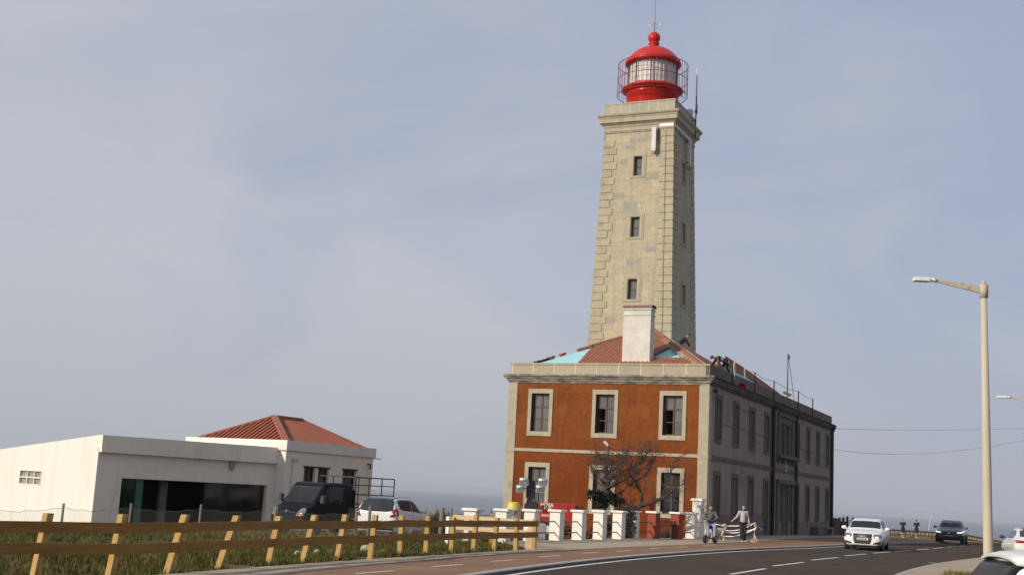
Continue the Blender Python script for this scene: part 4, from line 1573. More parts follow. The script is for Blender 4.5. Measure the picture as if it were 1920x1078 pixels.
q.mbox(SF, 7.14, 7.36, 2.18, 2.24, 0, .08)
q.build('wall_light', mat('grubby_box', (.33, .30, .25), .8), b1)
b2, g2 = bld(537, 843, 62.2, 30, 'red_roofed_building', 'small white building with a red ribbed hip roof behind the dark van')
wz2 = [(1.5, 2.4, .9, 2.52), (2.63, 3.53, .9, 2.52), (4.72, 5.9, -.5, 2.52)]
wall(MB(), SF, 0, 7.35, -1.5, 3.3, wz2, .22).build('front_wall', m_wall2, b2, fix=False)
wall(MB(), LF, 0, 6.6, -1.5, 3.3, [], .2).build('side_wall', m_wall, b2, fix=False)
q = MB()
q.add([(7.35, 0, -1.5), (7.35, 6.6, -1.5), (7.35, 6.6, 3.3), (7.35, 0, 3.3)], [(0, 1, 2, 3)])
q.add([(0, 6.6, -1.5), (7.35, 6.6, -1.5), (7.35, 6.6, 3.3), (0, 6.6, 3.3)], [(0, 1, 2, 3)])
q.build('rear_wall', m_wall2, b2, fix=False)
q = MB()
ringed(q, [(-.2, 3.28), (.10, 3.28), (.10, 3.78), (-.16, 3.78), (-.16, 3.4)], 0, 7.35, 0, 6.6)
q.build('parapet', m_wall, b2)
q = MB()
q.box(7.3, 7.95, -.12, .3, 3.22, 3.275)
q.build('ledge', m_wall2, b2)
# roof with standing ribs
r0, r1, rz0, rz1 = .18, 7.17, 3.66, 5.1
ra, rb, rm = 2.75, 4.95, 3.3
q = MB()
e = [(r0, r0, rz0), (r1, r0, rz0), (r1, 6.42, rz0), (r0, 6.42, rz0)]
q.add(e + [(ra, rm, rz1), (rb, rm, rz1)], [(0, 1, 5, 4), (1, 2, 5), (2, 3, 4, 5), (3, 0, 4)])
rf2 = q.build('roof', mat('groove_shade_pan', (.17, .038, .017), .7, (.13, .03, .014), 2), b2)  # pan colour darkened to carry the shade between the ribs
q = MB()
def ribs(c0, c1, top0, top1, n):
    """ribs running up a roof plane from eave c0-c1 to the ridge or hips"""
    c0, c1 = V(c0), V(c1)
    e_ = (c1 - c0)
    L = e_.length
    e_ /= L
    s0, s1 = (V(top0) - c0).dot(e_), (V(top1) - c0).dot(e_)
    up = V(top0) - c0 - e_ * s0
    for k in range(1, n):
        s = L * k / n
        t = min(1, s / s0, (L - s) / (L - s1))
        p = c0 + e_ * s
        q.bar(p + V((0, 0, .02)), p + up * t * .985 + V((0, 0, .02)), .13, .09)
ribs(e[0], e[1], (ra, rm, rz1), (rb, rm, rz1), 27)
ribs(e[3], e[0], (ra, rm, rz1), (ra, rm, rz1), 21)
ribs(e[1], e[2], (rb, rm, rz1), (rb, rm, rz1), 21)
q.build('roof_ribs', m_metalroof, rf2)
q = MB()
for a, b in ((e[0], (ra, rm, rz1)), (e[3], (ra, rm, rz1)), (e[1], (rb, rm, rz1)), (e[2], (rb, rm, rz1)), ((ra, rm, rz1), (rb, rm, rz1))):
    q.bar(V(a) + V((0, 0, .045)), V(b) + V((0, 0, .045)), .34, .09)
q.build('ridge_flashing', mat('rusty_flashing', (.40, .13, .07), .7, (.30, .10, .06), 2, fine=(10, .2)), rf2)
m_trim0 = mat('dark_window_frame', (.025, .021, .018), .7, (.04, .033, .028), 5)
for i, (a, b, c, d) in enumerate(wz2):
    f = MB()
    f.frame(SF, a, b, c, d, .07, -.2, -.14)
    f.mbox(SF, (a + b) / 2 - .03, (a + b) / 2 + .03, c + .07, d - .07, -.195, -.135)
    w = f.build('window' if i < 2 else 'door', m_trim0, b2)
    MB().mbox(SF, a + .03, b - .03, c, d, -.19, -.18).build('pane', m_dglass, w)
    MB().mbox(SF, a, b, c, d, -.6, -.5).build('curtain', m_cream if i == 0 else m_inside, w)
    MB().mbox(SF, a - .08, b + .08, d + .001, d + .07, 0, .05).build('lintel', m_trim0, w)
q = MB()
q.tube([(.55, -.06, 2.85), (.5, -.06, .0), (.45, -.06, -.9)], .035, 6)
q.box(.42, .95, -.10, -.0, 2.80, 2.95)
q.build('downpipe', m_cream, b2)
q = MB()
q.tube([(6.85, -.02, 2.9), (6.85, -.2, 2.9), (6.85, -.2, 2.65)], .05, 7)
q.build('wall_lamp', m_rust, b2)

# ---------------------------------------------------------------- street lamps
m_lamp = mat('weathered_concrete_post', (.50, .435, .325), .9, (.44, .385, .29), 1.5, stretch=(3, 3, .5), fine=(16, .12), bump=(40, .2, .006), col3=(.40, .34, .25), scale3=1.2, lo3=.58, hi3=.8)
m_rustpatch = mat('flaking_rust', (.46, .39, .29), .9, (.27, .12, .05), 2.2, .60, .66, fine=(16, .2))
def street_lamp(label, loc, rz):
    t = thing('street_lamp', label, 'street lamp', loc, rz, 'street lamps along the road')
    q = MB()
    q.tube([(0, 0, -.3), (0, 0, 0), (-.03, 0, 4), (-.07, 0, 9.55)], [.165, .165, .145, .10], 20)
    q.build('pole', m_lamp, t)
    q = MB()
    q.tube([(-.07, 0, 9.3), (-.075, 0, 9.78)], [.135, .14], 14)
    q.box(-.05, .10, -.07, .07, 9.34, 9.72)
    q.tube([(-.07, 0, 9.75), (-.07, 0, 9.90)], [.075, .07], 10)
    q.build('collar', m_rustpatch, t)
    q = MB()
    q.loft([[(-.15, -.05, 9.45), (-.15, .05, 9.45), (-.15, .05, 9.70), (-.15, -.05, 9.70)], [(-1.75, -.035, 9.80), (-1.75, .035, 9.80), (-1.75, .035, 9.90), (-1.75, -.035, 9.90)]], True)
    q.build('arm', m_rustpatch, t)
    q = MB()
    q.tube([(-1.70, 0, 9.84), (-1.93, 0, 9.87)], [.075, .075], 12)
    q.bevbox(-2.52, -1.92, -.14, .14, 9.80, 9.93, .03)
    h = q.build('lamp_head', m_white, t)
    MB().box(-2.46, -2.0, -.10, .10, 9.785, 9.80).build('lens', m_glass, h)
    return t
lp = onz(1853.5, 1064, .12)
s1_ = street_lamp('tall pale concrete street lamp with a rusty arm standing on the traffic island', (lp.x, lp.y, .12), radians(-4))
s2_ = copy_tree(s1_)
p2_ = at(1955, 985, 75)
s2_.location = (p2_.x, p2_.y, -.75)
s2_.rotation_euler = (0, 0, radians(-12))
s2_['label'] = 'farther street lamp, only its white head and thin arm showing at the right edge'

# ---------------------------------------------------------------- overhead cables
def cable(a, b, sag, r, label):
    q = MB()
    a, b = V(a), V(b)
    q.tube([a.lerp(b, k / 24) - V((0, 0, sag * 4 * (k / 24) * (1 - k / 24))) for k in range(25)], r, 5)
    q.build('overhead_cable', mat('grey_cable', (.20, .20, .21), .8, fine=(5, .1)), None, label=label, cat='cable', group='cables between the house and the lamps')
hb = V(HC) + V((sin(YAW), cos(YAW), 0)) * 34.6
cable(at(1562, 803, 94), at(1995, 800, 70), .15, .013, 'upper thin overhead cable running nearly level from the far end of the house')
cable(at(1562, 842, 94), at(1995, 808, 70), .75, .013, 'lower thin overhead cable sagging from the far end of the house')
# ---------------------------------------------------------------- vehicles (local frame: x forward, y left, z up)
m_tyre = mat('tyre_rubber', (.016, .015, .015), .85, (.03, .028, .027), 6, fine=(20, .3))
m_rim = mat('alloy_rim', (.42, .42, .43), .35, (.3, .3, .31), 8, metal=.7)
m_trim = mat('black_plastic', (.02, .02, .021), .55, (.03, .03, .03), 8)
m_cglass = mat('car_glass', (.014, .015, .016), .06, (.024, .025, .025), 1.5, spec=.3)
m_lamp_g = mat('lamp_glass', (.30, .30, .30), .08, (.12, .12, .13), 9, metal=.35, spec=.8)
m_lampred = mat('red_lamp_glass', (.34, .012, .010), .12, (.22, .01, .01), 8, spec=.7)
m_chrome = mat('bright_metal', (.75, .75, .76), .2, metal=.9)
m_plate = mat('number_plate', (.70, .70, .68), .5, (.62, .62, .60), 20)
m_wpaint = mat('white_car_paint', (.76, .745, .71), .3, (.73, .71, .675), 1.2, coat=.5, spec=.4, fine=(4, .02))
m_gpaint = mat('dark_grey_paint', (.042, .041, .043), .3, (.052, .05, .052), 1.2, coat=.6, spec=.5)
m_npaint = mat('navy_van_paint', (.006, .006, .010), .5, (.009, .009, .013), 1.2, coat=0, spec=.12, fine=(5, .15))
def cr(p0, p1, p2, p3, t):
    return .5 * ((2 * p1) + (-p0 + p2) * t + (2 * p0 - 5 * p1 + 4 * p2 - p3) * t * t + (-p0 + 3 * p1 - 3 * p2 + p3) * t ** 3)
def car_shell(stations, su=4, sv=3):
    """stations: rear to front, each (x, z_bottom, w_sill, z_mid, w_mid, z_belt, w_belt, w_roof, z_roof); closed manifold"""
    rings = []
    for (x, zb, ws, zm, wm, zbl, wb, wr, zr_) in stations:
        rings.append([V((x, 0, zb)), V((x, ws * .75, zb)), V((x, ws, zb + .06)), V((x, wm, zm)), V((x, wb, zbl)), V((x, wr, zr_ - .035)), V((x, wr * .55, zr_)), V((x, 0, zr_ + .012))])
    n, m = len(rings), len(rings[0])
    cols = []
    for i in range(n - 1):
        for k in range(su):
            t = k / su
            cols.append([cr(rings[max(i - 1, 0)][j], rings[i][j], rings[i + 1][j], rings[min(i + 2, n - 1)][j], t) for j in range(m)])
    cols.append(rings[-1])
    loops = []
    for c in cols:
        half = []
        for j in range(m - 1):
            for k in range(sv):
                a, b, d = c[max(j - 1, 0)], c[j], c[j + 1]
                e = c[min(j + 2, m - 1)]
                if j == 0:
                    a = V((b.x, -d.y, d.z))
                if j == m - 2:
                    e = V((d.x, -b.y, b.z))
                half.append(cr(a, b, d, e, k / sv) if j not in (0,) else b.lerp(d, k / sv))
        half.append(c[-1])
        full = half + [V((p.x, -p.y, p.z)) for p in reversed(half[1:-1])]
        loops.append(full)
    q = MB()
    q.loft(loops, True, True)
    return q
def cut_arches(body, arches):
    """cut wheel arches with real booleans, then drop the cutters"""
    tmp = []
    for (x, z, r, y0, y1) in arches:
        q = MB()
        q.loft([[(x + r * cos(2 * pi * k / 28), y, z + r * sin(2 * pi * k / 28)) for k in range(28)] for y in (y0, y1)], True)
        c = q.build('arch_cut', None)
        md = body.modifiers.new('b', 'BOOLEAN')
        md.operation = 'DIFFERENCE'
        md.solver = 'EXACT'
        md.object = c
        tmp.append(c)
    bpy.context.view_layer.update()
    bake(body)
    for c in tmp:
        bpy.data.objects.remove(c)
    return body
def bvh_of(o):
    return BVHTree.FromPolygons([v.co.copy() for v in o.data.vertices], [tuple(p.vertices) for p in o.data.polygons])
def decal(bvh, axis, poly, m, name, parent, off=.008, origin=6.0, dens=.05, miss=None):
    """a panel following the shell: outline given in the two other axes, pressed onto the surface along the axis ('+x','-x','+y','-y','+z')"""
    s = 1 if axis[0] == '+' else -1
    ax = 'xyz'.index(axis[1])
    o1, o2 = [k for k in range(3) if k != ax]
    bm = bmesh.new()
    vs = [bm.verts.new((p[0], p[1], 0)) for p in poly]
    bm.faces.new(vs)
    xs = [p[0] for p in poly]
    zs = [p[1] for p in poly]
    def cuts(lo, hi, nrm):
        n = max(1, int((hi - lo) / dens))
        for k in range(1, n):
            c = lo + (hi - lo) * k / n
            co = (c, 0, 0) if nrm == 0 else (0, c, 0)
            no = (1, 0, 0) if nrm == 0 else (0, 1, 0)
            bmesh.ops.bisect_plane(bm, geom=bm.verts[:] + bm.edges[:] + bm.faces[:], plane_co=co, plane_no=no)
    cuts(min(xs), max(xs), 0)
    cuts(min(zs), max(zs), 1)
    bm.verts.ensure_lookup_table()
    out = []
    bad = set()
    for i, v in enumerate(bm.verts):
        p = [0, 0, 0]
        p[o1], p[o2], p[ax] = v.co.x, v.co.y, s * origin
        d = [0, 0, 0]
        d[ax] = -s
        h = bvh.ray_cast(V(p), V(d))
        if h[0] is None:
            bad.add(i)
            out.append(V(p))
        else:
            nr = h[1]
            if nr[ax] * s < 0:
                nr = -nr
            q = h[0] + nr * off
            out.append(q)
    bm.verts.index_update()
    fs = [tuple(v.index for v in f.verts) for f in bm.faces if not any(v.index in bad for v in f.verts)]
    bm.free()
    if not fs:
        return None
    q = MB()
    q.add(out, fs, True)
    # edge thickness so the panel is a solid skin
    o = q.build(name, m, parent)
    md = o.modifiers.new('s', 'SOLIDIFY')
    md.thickness = off * .9
    md.offset = -1
    bake(o)
    return o
def wheel(parent, x, y, r, w, side):
    """side +1 left, -1 right; built around its axle"""
    t = MB()
    y0, y1 = (y - w, y) if side > 0 else (y, y + w)
    yo = y if side > 0 else y
    def circ(rad, yy, n=36):
        return [(x + rad * cos(2 * pi * k / n), yy, r + rad * sin(2 * pi * k / n)) for k in range(n)]
    o = y
    i = y - side * w
    t.loft([circ(r * .62, i), circ(r * .96, i), circ(r, i - (-side) * .03), circ(r, o - side * .03), circ(r * .96, o), circ(r * .70, o + side * .004), circ(r * .66, o - side * .02)], True, True)
    wl = t.build('wheel', m_tyre, parent)
    q = MB()
    q.loft([circ(r * .67, o - side * .012), circ(r * .67, o + side * .004), circ(r * .60, o - side * .01), circ(r * .58, o - side * .05)], False, True)
    for k in range(5):
        a = 2 * pi * k / 5 + .3
        for da in (-.13, .13):
            q.bar((x + .05 * cos(a), o - side * .012, r + .05 * sin(a)), (x + r * .62 * cos(a + da), o - side * .01, r + r * .62 * sin(a + da)), .04, .03, up=(0, 1, 0))
    q.ball((x, o - side * .02, r), (.06, .025, .06), 10, 6)
    q.build('rim', m_rim, wl)
    return wl
def mirror(parent, x, y, z, side, m):
    q = MB()
    q.ball((x, y + side * .10, z), (.075, .125, .085), 14, 8)
    q.bar((x + .02, y - side * .04, z - .05), (x, y + side * .06, z - .03), .06, .04)
    return q.build('wing_mirror', m, parent)

def sym(poly):
    return [(-a, b) for a, b in reversed(poly)]
# --- white hatchback driving towards the camera
def white_hatch():
    p = onz(1629, 1027.5, 0)
    t = thing('hatchback_car', 'white hatchback with a large dark grille driving towards the viewer', 'car', (17.43, 59.8, .05), 0)
    head = atan2(-(p.y), -(p.x)) if False else None
    t.rotation_euler = (0, 0, radians(-90 - 22))
    S = [(-2.14, .42, .40, .56, .55, .68, .58, .50, .70), (-2.10, .30, .62, .55, .78, .80, .76, .58, .84), (-1.98, .24, .74, .56, .85, .92, .80, .60, 1.10), (-1.72, .20, .79, .56, .875, .97, .81, .60, 1.30), (-1.30, .19, .80, .56, .88, .98, .83, .62, 1.395), (-.6, .18, .80, .56, .885, .97, .845, .64, 1.425), (.0, .18, .80, .56, .885, .955, .85, .645, 1.405), (.45, .18, .80, .56, .885, .94, .85, .62, 1.32), (.95, .18, .80, .56, .885, .92, .82, .62, 1.05), (1.22, .19, .80, .56, .88, .86, .82, .68, .93), (1.62, .20, .79, .54, .87, .79, .80, .62, .86), (1.92, .20, .75, .50, .83, .70, .76, .52, .78), (2.08, .22, .66, .46, .72, .60, .66, .40, .70), (2.14, .28, .48, .44, .56, .54, .50, .30, .62)]
    body = car_shell(S).build('body', m_wpaint, t)
    wr_ = .315
    cut_arches(body, [(x, wr_, .345, s * .62, s * 1.0) for x in (1.30, -1.27) for s in (1, -1)])
    bv = bvh_of(body)
    for x in (1.30, -1.27):
        for s in (1, -1):
            wheel(t, x, s * .865, wr_, .21, s)
    for s in (1, -1):
        MB().box(-2, 2, s * .60 - .02, s * .60 + .02, .2, .66).build('arch_liner', m_trim, t) if s > 0 else MB().box(-1.9, 1.7, -.62, -.58, .22, .66).build('arch_liner', m_trim, t)
    f = decal(bv, '+z', [(.48, -.63), (.48, .63), (.98, .70), (1.03, .4), (1.05, 0), (1.03, -.4), (.98, -.70)], m_cglass, 'windscreen', t)
    decal(bv, '+x', [(-.34, .30), (.34, .30), (.40, .48), (.42, .70), (.40, .735), (-.40, .735), (-.42, .70), (-.40, .48)], m_trim, 'grille', t, .012)
    for s in (1, -1):
        hl = [(s * .47, .645), (s * .52, .57), (s * .80, .58), (s * .84, .66), (s * .79, .735), (s * .50, .735)]
        decal(bv, '+x', hl, m_lamp_g, 'headlight', t, .010)
        decal(bv, '+x', [(s * .56, .58), (s * .70, .585), (s * .70, .625), (s * .57, .62)], emit_mat('lit_lamp', (1, .97, .9), 1.2) if 'lit_lamp' not in MATS else MATS['lit_lamp'], 'running_light', t, .016)
        decal(bv, '+x', [(s * .48, .29), (s * .78, .31), (s * .80, .40), (s * .74, .42), (s * .50, .35)], m_trim, 'air_intake', t, .010)
        ax = '+y' if s > 0 else '-y'
        decal(bv, ax, [(-.02, .99), (.62, .965), (.76, .985), (.40, 1.27), (.10, 1.355), (-.02, 1.36)], m_cglass, 'side_window', t)
        decal(bv, ax, [(-1.5, 1.03), (-.08, .99), (-.08, 1.365), (-.9, 1.36), (-1.2, 1.30)], m_cglass, 'side_window', t)
        mirror(t, .72, s * .88, .98, s, m_wpaint)
        decal(bv, ax, [(-.04, .48), (-.025, .48), (-.025, .96), (-.04, .96)], m_trim, 'door_gap', t, .004)
    decal(bv, '+x', [(-.27, .445), (.27, .445), (.27, .555), (-.27, .555)], m_plate, 'number_plate', t, .022)
    decal(bv, '+x', [(.225, .447), (.265, .447), (.265, .553), (.225, .553)], mat('plate_yellow', (.7, .5, .05), .5), 'plate_band', t, .027)
    decal(bv, '+x', [(-.265, .447), (-.225, .447), (-.225, .553), (-.265, .553)], mat('plate_blue', (.03, .07, .4), .5), 'plate_band', t, .027)
    lettering('00 00 00', .105, m_trim, t, (2.175, 0, .50), (pi / 2, 0, pi / 2), .002)
    q = MB()
    for k in range(4):
        y = -.13 + k * .087
        loops = [[(2.165 + .008 * cos(b), y + (.055 + .011 * cos(b)) * cos(a), .645 + (.055 + .011 * cos(b)) * sin(a)) if False else (2.165 + .011 * sin(b), y + (.055 + .011 * cos(b)) * cos(a), .645 + (.055 + .011 * cos(b)) * sin(a)) for b in [2 * pi * j / 6 for j in range(6)]] for a in [2 * pi * i / 24 for i in range(25)]]
        q.loft(loops, False, True)
    q.build('ring_emblem', m_chrome, t)
    q = MB()
    q.bar((.62, -.13, 1.20), (.62, .13, 1.20), .03, .07)
    q.build('rear_view_mirror', m_chrome, t)
    MB().box(-1.9, 1.95, -.62, .62, .14, .22).build('underbody', m_trim, t)
    return t
white_hatch()
# --- dark grey sport utility car
def dark_suv():
    t = thing('dark_car', 'dark grey sport utility car with lit slim headlights coming round the bend', 'car', (32.6, 90.9, -.11), radians(-90 - 25))
    S = [(-2.18, .55, .45, .70, .62, .86, .66, .55, .92), (-2.12, .40, .70, .68, .86, 1.0, .84, .62, 1.08), (-1.9, .30, .82, .68, .95, 1.10, .86, .62, 1.34), (-1.3, .27, .86, .68, .97, 1.10, .88, .64, 1.56), (-.5, .27, .86, .68, .97, 1.08, .90, .66, 1.64), (.1, .27, .86, .68, .97, 1.06, .90, .66, 1.62), (.55, .27, .86, .68, .97, 1.05, .90, .64, 1.48), (.98, .27, .86, .68, .965, 1.03, .88, .66, 1.20), (1.25, .28, .86, .67, .96, .99, .88, .74, 1.09), (1.68, .30, .85, .64, .95, .93, .86, .68, 1.02), (1.98, .32, .80, .60, .91, .84, .82, .58, .94), (2.14, .36, .70, .56, .80, .74, .72, .45, .85), (2.19, .42, .54, .54, .62, .66, .56, .34, .76)]
    body = car_shell(S).build('body', m_gpaint, t)
    r = .37
    cut_arches(body, [(x, r, .41, s * .66, s * 1.1) for x in (1.36, -1.32) for s in (1, -1)])
    bv = bvh_of(body)
    for x in (1.36, -1.32):
        for s in (1, -1):
            wheel(t, x, s * .95, r, .24, s)
    MB().box(-2, 1.8, -.64, .64, .25, .7).build('underbody', m_trim, t)
    decal(bv, '+z', [(.56, -.64), (.56, .64), (1.02, .74), (1.08, 0), (1.02, -.74)], m_cglass, 'windscreen', t)
    decal(bv, '+x', [(-.36, .62), (.36, .62), (.46, .74), (.44, .82), (-.44, .82), (-.46, .74)], m_trim, 'grille', t, .012)
    decal(bv, '+x', [(-.60, .42), (.60, .42), (.52, .52), (-.52, .52)], m_trim, 'lower_grille', t, .01)
    for s in (1, -1):
        decal(bv, '+x', [(s * .54, .78), (s * .80, .78), (s * .92, .86), (s * .93, .97), (s * .87, .92), (s * .80, .87), (s * .56, .84)], m_lamp_g, 'headlight', t, .012)
        decal(bv, '+x', [(s * .54, .765), (s * .82, .775), (s * .925, .87), (s * .925, .96), (s * .885, .89), (s * .79, .825), (s * .55, .815)], MATS['lit_lamp'] if 'lit_lamp' in MATS else emit_mat('lit_lamp', (1, .97, .9), 1.2), 'running_light', t, .018)
        decal(bv, '+x', [(s * .62, .5), (s * .86, .52), (s * .88, .66), (s * .70, .60)], m_trim, 'air_intake', t, .01)
        ax = '+y' if s > 0 else '-y'
        decal(bv, ax, [(-1.5, 1.16), (.70, 1.08), (.86, 1.11), (.45, 1.42), (.1, 1.54), (-.9, 1.53), (-1.3, 1.42)], m_cglass, 'side_window', t)
        mirror(t, .80, s * .95, 1.14, s, m_gpaint)
    decal(bv, '+x', [(-.26, .53), (.26, .53), (.26, .63), (-.26, .63)], mat('dim_plate', (.30, .30, .29), .5), 'number_plate', t, .02)
    q = MB()
    q.ball((2.22, 0, .74), (.02, .06, .06), 12, 8)
    q.build('round_emblem', m_chrome, t)
    q = MB()
    q.bar((.66, -.14, 1.40), (.66, .14, 1.40), .03, .08)
    q.build('rear_view_mirror', m_chrome, t)
dark_suv()
# --- white saloon beyond the lamp, seen from behind
def white_saloon():
    t = thing('white_saloon', 'white saloon with red tail lamp at the right edge beyond the street lamp', 'car', (25.3, 60.4, -.07), radians(90 - 14.5))
    S = [(-2.48, .45, .45, .62, .60, .82, .62, .50, .92), (-2.42, .32, .70, .62, .85, .92, .82, .60, 1.02), (-2.2, .24, .80, .60, .93, .97, .86, .66, 1.07), (-1.75, .20, .84, .60, .965, .99, .87, .62, 1.20), (-1.2, .19, .85, .60, .97, .98, .85, .58, 1.38), (-.5, .18, .85, .60, .965, .97, .84, .58, 1.46), (.1, .18, .85, .60, .96, .96, .85, .60, 1.44), (.6, .18, .85, .60, .96, .95, .85, .60, 1.28), (1.05, .18, .85, .60, .96, .93, .84, .64, 1.06), (1.4, .19, .85, .60, .96, .89, .85, .72, .97), (1.9, .20, .84, .56, .95, .82, .83, .62, .88), (2.3, .22, .76, .50, .86, .70, .74, .5, .76), (2.48, .30, .5, .46, .58, .58, .54, .34, .64)]
    body = car_shell(S).build('body', m_wpaint, t)
    r = .34
    cut_arches(body, [(x, r, .385, s * .66, s * 1.1) for x in (1.55, -1.45) for s in (1, -1)])
    bv = bvh_of(body)
    for x in (1.55, -1.45):
        for s in (1, -1):
            wheel(t, x, s * .94, r, .24, s)
    MB().box(-2.2, 2.1, -.64, .64, .16, .62).build('underbody', m_trim, t)
    decal(bv, '-x', [(-.62, 1.10), (.62, 1.10), (.54, 1.36), (.3, 1.41), (-.3, 1.41), (-.54, 1.36)], m_cglass, 'rear_window', t)
    for s in (1, -1):
        ax = '+y' if s > 0 else '-y'
        decal(bv, ax, [(-1.55, 1.04), (-1.2, 1.01), (.0, 1.0), (.0, 1.38), (-.8, 1.37), (-1.3, 1.22)], m_cglass, 'side_window', t)
        decal(bv, ax, [(.05, 1.0), (.80, .98), (.92, 1.0), (.5, 1.26), (.05, 1.37)], m_cglass, 'side_window', t)
        decal(bv, '-x', [(s * .40, .84), (s * .86, .80), (s * .90, .90), (s * .82, .95), (s * .5, .93)], m_lampred, 'tail_light', t, .012)
        mirror(t, .85, s * .95, 1.02, s, m_trim)
        decal(bv, ax, [(-.02, .42), (0, .42), (0, .97), (-.02, .97)], m_trim, 'door_gap', t, .004)
        decal(bv, ax, [(1.12, .72), (1.30, .70), (1.30, .74), (1.12, .76)], m_trim, 'side_vent', t, .005)
    decal(bv, '-x', [(-.26, .62), (.26, .62), (.26, .73), (-.26, .73)], m_plate, 'number_plate', t, .015)
    decal(bv, '-x', [(-.7, .34), (.7, .34), (.66, .46), (-.66, .46)], m_trim, 'diffuser', t, .01)
    q = MB()
    q.box(-.9, -.1, -.35, .35, 1.462, 1.475)
    q.build('sunroof', m_cglass, t)
white_saloon()
# --- white hatchback close to the camera: only its roof, spoiler and rear corner reach into the frame
def near_car():
    NC = at(1845, 1041, 10)
    t = thing('parked_car', 'white hatchback cut off at the lower right corner, roof spoiler over black rear window', 'car', (NC.x + 1.553, NC.y - .812, NC.z - 1.425), radians(90 - 99))
    S = [(-2.10, .42, .50, .60, .60, .74, .66, .52, .82), (-2.05, .30, .72, .60, .80, .86, .80, .62, .94), (-1.93, .22, .79, .60, .87, .96, .82, .60, 1.09), (-1.77, .20, .81, .60, .885, 1.0, .83, .585, 1.28), (-1.60, .19, .81, .60, .89, 1.02, .835, .59, 1.43), (-1.1, .19, .81, .60, .89, 1.02, .84, .60, 1.50), (-.5, .18, .81, .60, .89, 1.0, .85, .62, 1.53), (.05, .18, .81, .60, .89, .98, .85, .62, 1.51), (.5, .18, .81, .60, .89, .96, .84, .60, 1.40), (1.0, .18, .81, .60, .89, .94, .83, .62, 1.10), (1.3, .19, .80, .58, .88, .88, .82, .68, .97), (1.75, .22, .74, .52, .82, .76, .74, .52, .82), (1.96, .28, .5, .46, .58, .58, .52, .32, .66)]
    body = car_shell(S).build('body', m_wpaint, t)
    r = .31
    cut_arches(body, [(x, r, .345, s * .62, s * 1.05) for x in (1.22, -1.25) for s in (1, -1)])
    bv = bvh_of(body)
    for x in (1.22, -1.25):
        for s in (1, -1):
            wheel(t, x, s * .875, r, .2, s)
    MB().box(-1.85, 1.7, -.60, .60, .16, .62).build('underbody', m_trim, t)
    decal(bv, '-x', [(-.66, 1.0), (.66, 1.0), (.60, 1.30), (.57, 1.41), (-.57, 1.41), (-.60, 1.30)], mat('black_tinted_glass', (.006, .006, .007), .25, spec=.12), 'rear_window', t, .006, dens=.04)
    q = MB()
    def sp(x, w, z0, z1):
        return [(x, -w, z0 - .03), (x, -w * .6, z0), (x, 0, z0 + .01), (x, w * .6, z0), (x, w, z0 - .03), (x, w, z1 - .03), (x, w * .6, z1), (x, 0, z1 + .01), (x, -w * .6, z1), (x, -w, z1 - .03)]
    q.loft([sp(-1.15, .60, 1.47, 1.51), sp(-1.35, .60, 1.44, 1.50), sp(-1.58, .59, 1.42, 1.475), sp(-1.68, .565, 1.43, 1.45)], True, True)
    q.build('roof_spoiler', m_wpaint, t)
    for s in (1, -1):
        ax = '+y' if s > 0 else '-y'
        decal(bv, ax, [(-1.42, 1.08), (.0, 1.04), (.0, 1.45), (-.8, 1.44), (-1.22, 1.38)], m_cglass, 'side_window', t)
        decal(bv, ax, [(.05, 1.03), (.78, 1.0), (.9, 1.02), (.5, 1.33), (.05, 1.44)], m_cglass, 'side_window', t)
        decal(bv, '-x', [(s * .56, .84), (s * .80, .82), (s * .80, 1.02), (s * .68, 1.10), (s * .58, .98)], m_lampred, 'tail_light', t, .012)
        mirror(t, .82, s * .90, 1.05, s, m_wpaint)
        decal(bv, '+x', [(s * .4, .66), (s * .78, .70), (s * .74, .80), (s * .42, .76)], m_lamp_g, 'headlight', t, .01)
    decal(bv, '+z', [(.52, -.60), (.52, .60), (1.02, .66), (1.08, 0), (1.02, -.66)], m_cglass, 'windscreen', t)
    decal(bv, '-x', [(-.26, .70), (.26, .70), (.26, .81), (-.26, .81)], m_plate, 'number_plate', t, .012)
    decal(bv, '+x', [(-.3, .34), (.3, .34), (.36, .5), (-.36, .5)], m_trim, 'grille', t, .01)
near_car()
